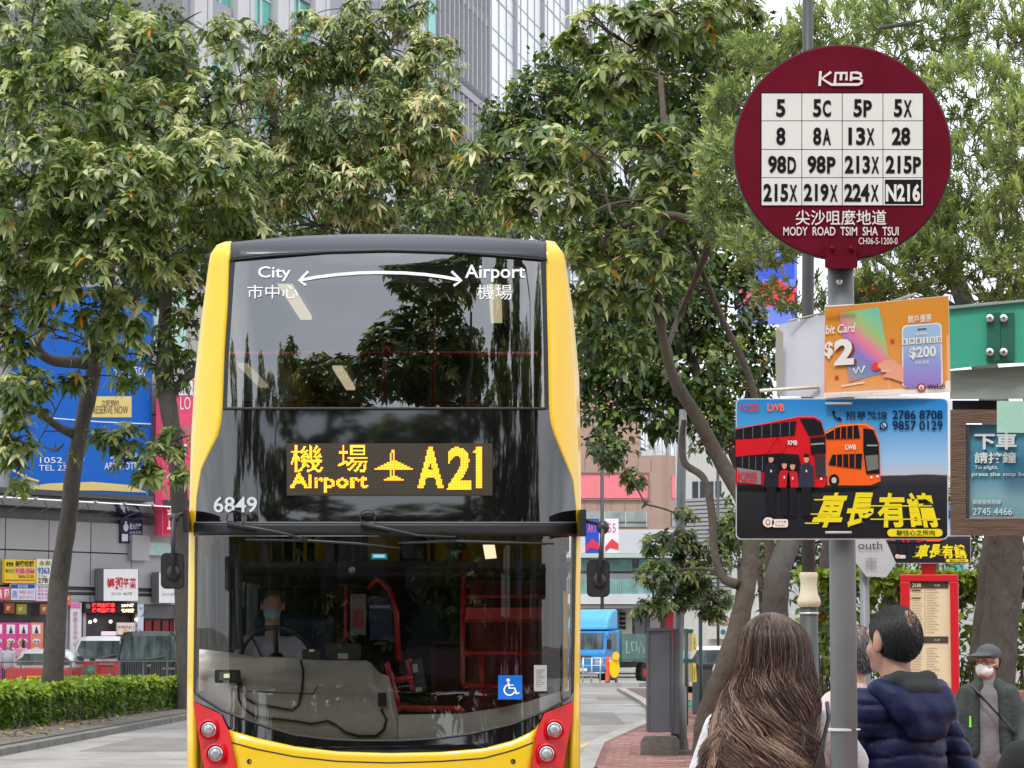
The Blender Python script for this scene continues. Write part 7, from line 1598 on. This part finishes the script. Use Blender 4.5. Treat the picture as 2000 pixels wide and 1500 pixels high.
hairK = hair_mat('hair_black', [(0, (.006, .005, .005)), (.7, (.012, .010, .009)), (1, (.03, .026, .024))], .42)
shoeb = paint(30, 30, 32, .5)
# ---------------- woman with long wavy hair
d = 8.05; X = P(1512, 1250, d).x; r = thing('person', 'woman seen from behind with long wavy highlighted brown hair and white top', 'person', (X, d, 0))
s = .925; white = cloth('white_top', (.62, .60, .62), 10, .5)
el = [(-.24, .05, 1.06), (.275, .02, 1.13)]; wr = [(-.20, .25, .95), (.22, .22, 1.06)]
human(r, s, skB, white, cloth('denim_dark', (.04, .05, .08)), shoeb, el, wr, sleeve='short', fat=.98, topname='blouse', lean=0.0)
def strap(pts, w_, th, m, name, root):
    mb = MB(); mb.tube([Vector(p) + root.location for p in pts], w_, m, 6); return mb.build(name, root, smooth=True)
strap([(.155, -.02, 1.375), (.150, -.10, 1.33), (.115, -.145, 1.22), (.075, -.155, 1.10), (.03, -.15, .98)], .0065, 0, blackp, 'bag_strap', r)
R = np.random.default_rng(31); hz = 1.615*s; hc = np.array([-.01, -.015, hz+.02])
blob('hair_mass', [ell(hc + [0, -.002, .020], [.084, .098, .094]), ell(hc + [0, -.025, -.10], [.088, .045, .15]), ell(hc + [-.01, -.04, -.22], [.09, .03, .13])], mat('hair_under', (.016, .009, .007), .6, var=.3, scale=30), r, .04, .011)
cap_ = .15; NL, NS, K = 230, 38, 24; t = np.linspace(0, 1, K)[None]
def rep(a): return np.repeat(a, NS)[:, None]
ph0 = np.concatenate([R.uniform(-2.4, 2.4, NL-60), R.uniform(-1.7, 1.7, 60)]); lay = rep(R.uniform(0, 1, NL)); ln_ = rep(R.uniform(.48, .70, NL)*(1 - .06*np.abs(ph0)/2.4))*R.uniform(.93, 1.04, (NL*NS, 1))
S_ = t*ln_; th = np.clip(S_/cap_, 0, 1)*1.5; out = np.clip(S_-cap_, 0, 1); phl = rep(ph0)
ph = phl + R.normal(0, .09, (NL*NS, 1))
rx = .088 + .016*lay; ry = .102 + .016*lay; wid = 1 + out*2.1 + .12*np.sin(out*9 + phl)
x = hc[0] + np.sin(ph)*np.sin(th)*rx*wid - .07*out; y = hc[1] - np.cos(ph)*np.sin(th)*ry*(1 + out*.2) - out*.04; z = hc[2] + .022 + np.cos(th)*.096 - out*.93
fq = rep(R.uniform(3.6, 5.6, NL)); p0 = rep(R.uniform(0, 6.28, NL)*.45) + phl*2.2 + R.normal(0, .16, (NL*NS, 1)); amp = (.001 + .044*np.clip(out/.26, 0, 1)**1.1)*rep(R.uniform(.55, 1.3, NL))
w1 = np.sin(out*fq*2*math.pi + p0)*amp; w2 = np.cos(out*fq*2*math.pi + p0)*amp
tight = 1 - .62*np.clip(out/.40, 0, 1)
ox, oy = R.normal(0, .0120, (NL*NS, 1))*tight, R.normal(0, .0075, (NL*NS, 1))*tight
x = x + (w1+ox)*np.cos(ph)*1.1 - w2*.3*np.sin(ph); y = y + (w1+ox)*np.sin(ph)*.8 - (w2*.7 + oy)*np.cos(ph)
tone = rep(R.normal(.50, .10, NL)) + R.normal(0, .11, (NL*NS, 1)) + rep((R.random(NL) < .42)*R.uniform(.18, .45, NL))*np.clip(out/.12, 0, 1) + rep((R.random(NL) < .06)*.25) + 0*t
strands('hair', np.stack([x, y, z], -1), R.uniform(.0007, .0021, NL*NS), np.clip(tone, 0, 1), hairB, r, 3, .6)
N2 = 700; ph = R.uniform(-2.4, 2.4, N2)[:, None]; K2 = 22; t = np.linspace(0, 1, K2)[None]; S_ = t*R.uniform(.3, .70, N2)[:, None]; th = np.clip(S_/cap_, 0, 1)*1.5; out = np.clip(S_-cap_, 0, 1); wid = 1 + out*1.5 + R.normal(0, .08, (N2, 1))*out*3
x = hc[0] + np.sin(ph)*np.sin(th)*.100*wid - .07*out + np.sin(out*22 + ph*3)*.03*out/.4; y = hc[1] - np.cos(ph)*np.sin(th)*.118*(1+out*.3) - out*.07 + np.cos(out*22 + ph*3)*.02*out; z = hc[2] + .028 + np.cos(th)*.103 - out*.93
strands('flyaway_hair', np.stack([x, y, z], -1), R.uniform(.0005, .0009, N2), np.clip(R.normal(.6, .15, (N2, 1)) + 0*t, 0, 1), hairB, r, 3, 1)
# ---------------- man in navy quilted jacket
d = 8.85; X = P(1762, 1250, d).x; rz = math.radians(32); r = thing('person', 'balding dark haired man seen from behind in a navy quilted hooded jacket', 'person', (X, d, 0))
s = .965
def quilt(Xp):
    z = Xp[:, 2] + .03*np.abs(Xp[:, 0]) + .006*np.sin(Xp[:, 0]*30); u = (z/.058) % 1; return .011*np.exp(-((u-.5)/.085)**2) + .0010*np.sin(Xp[:, 0]*95 + z*30)*np.sin(z*80)
navy = mat('navy_nylon', (.007, .011, .050), .5, var=.2, scale=8, bump=.3, bscale=26, spec=.22); dkl = cloth('hood_lining', (.018, .022, .022), 30)
q, top = human(r, s, skA, navy, cloth('trousers_dark', (.03, .03, .035)), shoeb, [(-.26, .03, 1.10), (.27, .0, 1.10)], [(-.20, .26, 1.02), (.22, .24, 1.0)], yaw=.15, fat=.93, rz=rz, top_extra=quilt, h=.0085, lean=.05)
cs = math.cos
blob('hood', [cap((-.10, -.075, 1.375), (.10, -.075, 1.375), .044, .044), cap((-.085, -.105, 1.33), (.085, -.105, 1.33), .044, .044), cap((-.045, -.112, 1.27), (.045, -.112, 1.27), .036, .036), cap((-.125, -.03, 1.40), (-.08, .05, 1.39), .038, .03), cap((.125, -.03, 1.40), (.08, .05, 1.39), .038, .03)], navy, r, .035, .010, rz=rz, extra=lambda Xp: .0015*np.sin(Xp[:, 0]*60+Xp[:, 2]*40))
blob('collar', [cap((-.06, -.055, 1.43), (.06, -.055, 1.43), .030, .030), cap((-.06, -.055, 1.43), (-.075, .02, 1.415), .030, .025), cap((.06, -.055, 1.43), (.075, .02, 1.415), .030, .025), cap((-.05, -.09, 1.40), (.05, -.09, 1.40), .03, .03)], dkl, r, .02, .009, rz=rz)
def short_hair(root, q, s, yaw, rz, n, bald=None, seed=1, ln=.014, front=.3, low=-.055, name='hair', m=hairK):
    R = np.random.default_rng(seed); u = norm(R.normal(size=(n*4, 3))); c = np.array([0, -.012, .035]); rr = np.array([.0795, .0985, .0915])
    p = c + u*rr; ok = (p[:, 1] < front*.1 + .035 + .10*np.clip(p[:, 2]-.03, 0, 1)*4) & (p[:, 2] > low + np.clip(p[:, 1]+.02, 0, 1)*1.3) & ~((np.abs(p[:, 0]) > .062) & (p[:, 2] < .015) & (p[:, 1] > -.022))
    if bald is not None:
        dd = np.linalg.norm((p - np.array(bald[0]))/np.array(bald[1]), axis=1); ok &= (dd > 1) | (R.random(len(p)) < .05)
    p, u = p[ok][:n], u[ok][:n]; K = 5; t = np.linspace(0, 1, K)[None, :, None]
    dr = norm(u*.03 + np.array([0, -.25, -.75]) + R.normal(0, .05, p.shape)); pth = p[:, None] + dr[:, None]*t*ln*R.uniform(.7, 1.3, (len(p), 1, 1)) + u[:, None]*t*(1-t)*.003
    c_, n_ = math.cos(yaw+rz), math.sin(yaw+rz); o = np.array(q(0, 0, 0)); cz, sz = math.cos(rz), math.sin(rz); o2 = np.array([o[0]*cz-o[1]*sz, o[0]*sz+o[1]*cz, o[2]])
    P3 = pth*s; P3 = np.stack([P3[..., 0]*c_ - P3[..., 1]*n_, P3[..., 0]*n_ + P3[..., 1]*c_, P3[..., 2]], -1) + o2
    return strands(name, P3, R.uniform(.0009, .0014, len(p)), np.clip(R.normal(.4, .2, (len(p), K)), 0, 1), m, root, 3, .6)
short_hair(r, q, s, .15, rz, 30000, bald=((.022, -.088, .074), (.056, .060, .050)), seed=3, ln=.021)
# ---------------- person behind the pole in a pink and white striped shirt
d = 10.6; r = thing('person', 'grey haired person mostly hidden behind the pole in a pale pink striped shirt', 'person', (P(1664, 1250, d).x, d, 0)); rz = math.radians(60)
pk_ = mat('pink_stripe', (.62, .48, .50), .85, var=.18, scale=16, stretch=(6, 6, .3)); q, _ = human(r, .935, skB, pk_, cloth('trousers_taupe', (.12, .10, .09)), shoeb, [(-.24, .03, 1.08), (.25, .0, 1.08)], [(-.20, .22, 1.0), (.2, .22, 1.0)], fat=1.05, rz=rz, h=.014, topname='shirt')
hairG = hair_mat('hair_grey', [(0, (.05, .05, .05)), (.6, (.16, .16, .165)), (1, (.4, .4, .4))], .5)
short_hair(r, q, .935, 0, rz, 5000, seed=5, ln=.035, low=-.075, m=hairG)
# ---------------- man in cap and face mask
d = 17.0; r = thing('person', 'man in grey cap, white face mask and dark open jacket walking toward the stop', 'person', (P(1928, 1250, d).x, d, 0)); rz = math.radians(180-6); s = .885; yaw = math.radians(-38)
q, top = human(r, s, skA, cloth('tshirt_grey', (.17, .165, .18), 16), cloth('trousers_mauve', (.16, .14, .15), 8, .4), paint(45, 45, 48), [(-.215, .045, 1.04), (.215, .045, 1.04)], [(-.19, .20, .87), (.19, .20, .87)], yaw=yaw, fat=.78, rz=rz, sleeve='none', h=.011, topname='tshirt', step=.14)
jk = cloth('jacket_green_black', (.025, .035, .033), 14, .4, .7)
J = []
for sd_ in (-1, 1):
    e = (sd_*.215, .045, 1.04); w_ = (sd_*.19, .18, .89)
    J += limb(((sd_*.135, 0, 1.235), .060), (e, .052), (w_, .043)) + [cap((sd_*.10, .055, 1.24), (sd_*.11, .075, .88), .048, .050), cap((sd_*.085, -.05, 1.24), (sd_*.09, -.06, .88), .06, .065), cap((sd_*.06, .015, 1.285), (sd_*.11, .0, 1.25), .046, .046), cap((sd_*.125, 0, 1.15), (sd_*.13, 0, .90), .052, .052)]
J += [cap((0, -.075, 1.24), (0, -.085, .88), .05, .055), cap((-.05, -.04, 1.30), (.05, -.04, 1.30), .045, .045)]
blob('jacket', J, jk, r, .022, .011, rz=rz)
lo_ = local(r, rz)
hq = lambda x, y, z: q(x, y, z)
capm = cloth('cap_grey', (.075, .078, .088), 20)
cc, cn = math.cos(yaw), math.sin(yaw); Rm = np.array([[cc, -cn, 0], [cn, cc, 0], [0, 0, 1]])
def he(p, rr): return ell(hq(*p), [v*s for v in rr], Rm)
blob('cap', [he((0, -.012, .060), (.086, .106, .078)), he((0, .115, .052), (.066, .062, .012)), he((0, .085, .058), (.07, .05, .016))], capm, r, .012, .008, rz=rz)
blob('face_mask', [he((0, .040, -.046), (.066, .058, .060)), he((0, .078, -.026), (.024, .022, .032))], mat('mask_white', (.85, .85, .87), .7, bump=.2, bscale=60), r, .015, .007, rz=rz)
mb = MB()
for sd_ in (-1, 1): mb.tube([lo_(hq(sd_*.056, .075, -.03)), lo_(hq(sd_*.080, .012, -.005))], .002, wht, 4)
mb.build('mask_loop', r); mb = MB()
for sd_ in (-1, 1):
    mb.tube([lo_(hq(sd_*.032 + .022*math.cos(a), .094 - .010*abs(sd_*.032 + .022*math.cos(a))/.03, .004 + .015*math.sin(a))) for a in [6.283*k/12 for k in range(13)]], .0022, paint(90, 40, 44), 5)
    mb.tube([lo_(hq(sd_*.054, .085, .006)), lo_(hq(sd_*.083, .0, .004))], .002, paint(90, 40, 44), 4)
mb.build('glasses', r)
short_hair(r, q, s, yaw, rz, 2500, seed=8, ln=.014, low=-.06)
mb = MB(); pts = [(.10, .075, 1.28), (.045, .128, 1.22), (-.06, .150, 1.10), (-.15, .125, 1.0), (-.19, .06, .93)]
for a, b_ in zip(pts, pts[1:]):
    a, b_ = Vector(a), Vector(b_); n_ = Vector((.5, 0, .86))*.026; mb.add([lo_(a+n_), lo_(b_+n_), lo_(b_-n_), lo_(a-n_)], [(0, 1, 2, 3)], blackp)
solid(mb.build('bag_strap', r), .008)
mb = MB(); mb.add([lo_(v) for v in ((.118, .128, 1.10), (.128, .128, 1.10), (.130, .134, 1.03), (.116, .134, 1.03))], [(0, 1, 2, 3)], paint(120, 225, 60)); solid(mb.build('zip_pull', r), .006)
# ---------------- shoulder at the right edge
d = 8.2; r = thing('person', 'person in a dark coat cut off by the right edge, only a shoulder showing', 'person', (P(2105, 1250, d).x, d, 0)); q, _ = human(r, .86, skA, mat('coat_charcoal', (.016, .018, .016), .85, var=.15, bump=.3), cloth('trousers_black', (.02, .02, .02)), shoeb, [(-.29, .03, .98), (.26, .0, 1.0)], [(-.24, .2, .86), (.2, .2, .9)], fat=1.2, h=.016); short_hair(r, q, .86, 0, 0, 2500, seed=9, ln=.02)
# ---------------- two women by the pink shop
for k, (px, H_, lab, mc) in enumerate(((40, .93, 'young woman with long dark hair behind the sedan taxi, right of her friend', (.5, .2, .3)), (17, .89, 'dark haired woman behind the sedan taxi, nearest the left edge', (.35, .35, .4)))):
    d = 75.6; r = thing('person', lab, 'person', (P(px, 1250, 72.4).x, 72.4, 0), 'women outside the pink shop'); rz = math.radians(180 - 50*(k == 0))
    q, _ = human(r, H_*1.06, skB, cloth('top_%d' % k, mc), cloth('skirt_%d' % k, (.05, .05, .07)), shoeb, [(-.22, .03, 1.08), (.23, .0, 1.08)], [(-.20, .18, 1.0), (.2, .18, 1.0)], rz=rz, h=.02)
    short_hair(r, q, H_*1.06, 0, rz, 1500, seed=20+k, ln=.05, low=-.1)
    blob('hair_back', [ell((0, -.035, 1.615*H_*1.06+.02), [.088, .09, .095]), cap((0, -.06, 1.62*H_), (0, -.08, 1.42*H_), .075, .06)], mat('hair_dark_%d' % k, (.012, .008, .008), .5), r, .03, .02, rz=rz)
# ---------------- driver
d = BD + 1.22; r = thing('person', 'bus driver in grey shirt and blue face mask seated behind the steering wheel', 'person', (P(532, 1250, d).x, d, 1.05)); s = .95; rz = math.radians(180)
hp_, q = head_prims(.76, s, 0)
bp = hp_ + [cap((0, -.01, .50), (0, 0, .66), .055, .05), ell((0, 0, .32), [.14, .10, .2]), ell((0, 0, .08), [.15, .12, .12])]
for sd_ in (-1, 1):
    e, w_ = (sd_*.27, .10, .24), (sd_*.20, .36, .26); bp += limb(((sd_*.17, 0, .50), .045), (e, .036), (w_, .025)) + hand(w_, (-.2*sd_, .8, .3), sd_, s)
    bp += limb(((sd_*.09, 0, .04), .08), ((sd_*.11, .42, .05), .055), ((sd_*.11, .46, -.36), .04)) + [cap((sd_*.11, .44, -.40), (sd_*.11, .58, -.42), .035, .03)]
blob('body', bp, skB, r, .018, .013, rz=rz)
blob('shirt', [cap((-.13, 0, .47), (.13, 0, .47), .08, .08), ell((0, 0, .32), [.185, .14, .23]), ell((0, 0, .14), [.18, .15, .16])] + sum([limb(((sd_*.17, 0, .49), .07), ((sd_*.27, .10, .24), .058), ((sd_*.205, .33, .26), .045)) for sd_ in (-1, 1)], []), cloth('shirt_grey', (.50, .49, .56), 10), r, .03, .013, rz=rz)
blob('trousers', sum([limb(((sd_*.09, 0, .05), .10), ((sd_*.11, .42, .05), .078), ((sd_*.11, .46, -.34), .06)) for sd_ in (-1, 1)], []), cloth('trousers_navy', (.02, .022, .035)), r, .03, .016, rz=rz)
def he(p, rr): return ell(q(*p), [v*s for v in rr])
blob('face_mask', [he((0, .050, -.055), (.062, .056, .052))], mat('mask_blue', (.35, .55, .62), .7), r, .015, .010, rz=rz); short_hair(r, q, s, 0, rz, 3000, seed=12, ln=.02)
mb = MB(); lo_ = local(r, rz); pts = [(.13, .07, .55), (.06, .135, .42), (-.06, .155, .25), (-.16, .12, .10)]
for a, b_ in zip(pts, pts[1:]): a, b_ = Vector(a), Vector(b_); n_ = Vector((.5, 0, .86))*.024; mb.add([lo_(a+n_), lo_(b_+n_), lo_(b_-n_), lo_(a-n_)], [(0, 1, 2, 3)], paint(40, 40, 70))
solid(mb.build('seat_belt', r), .006)
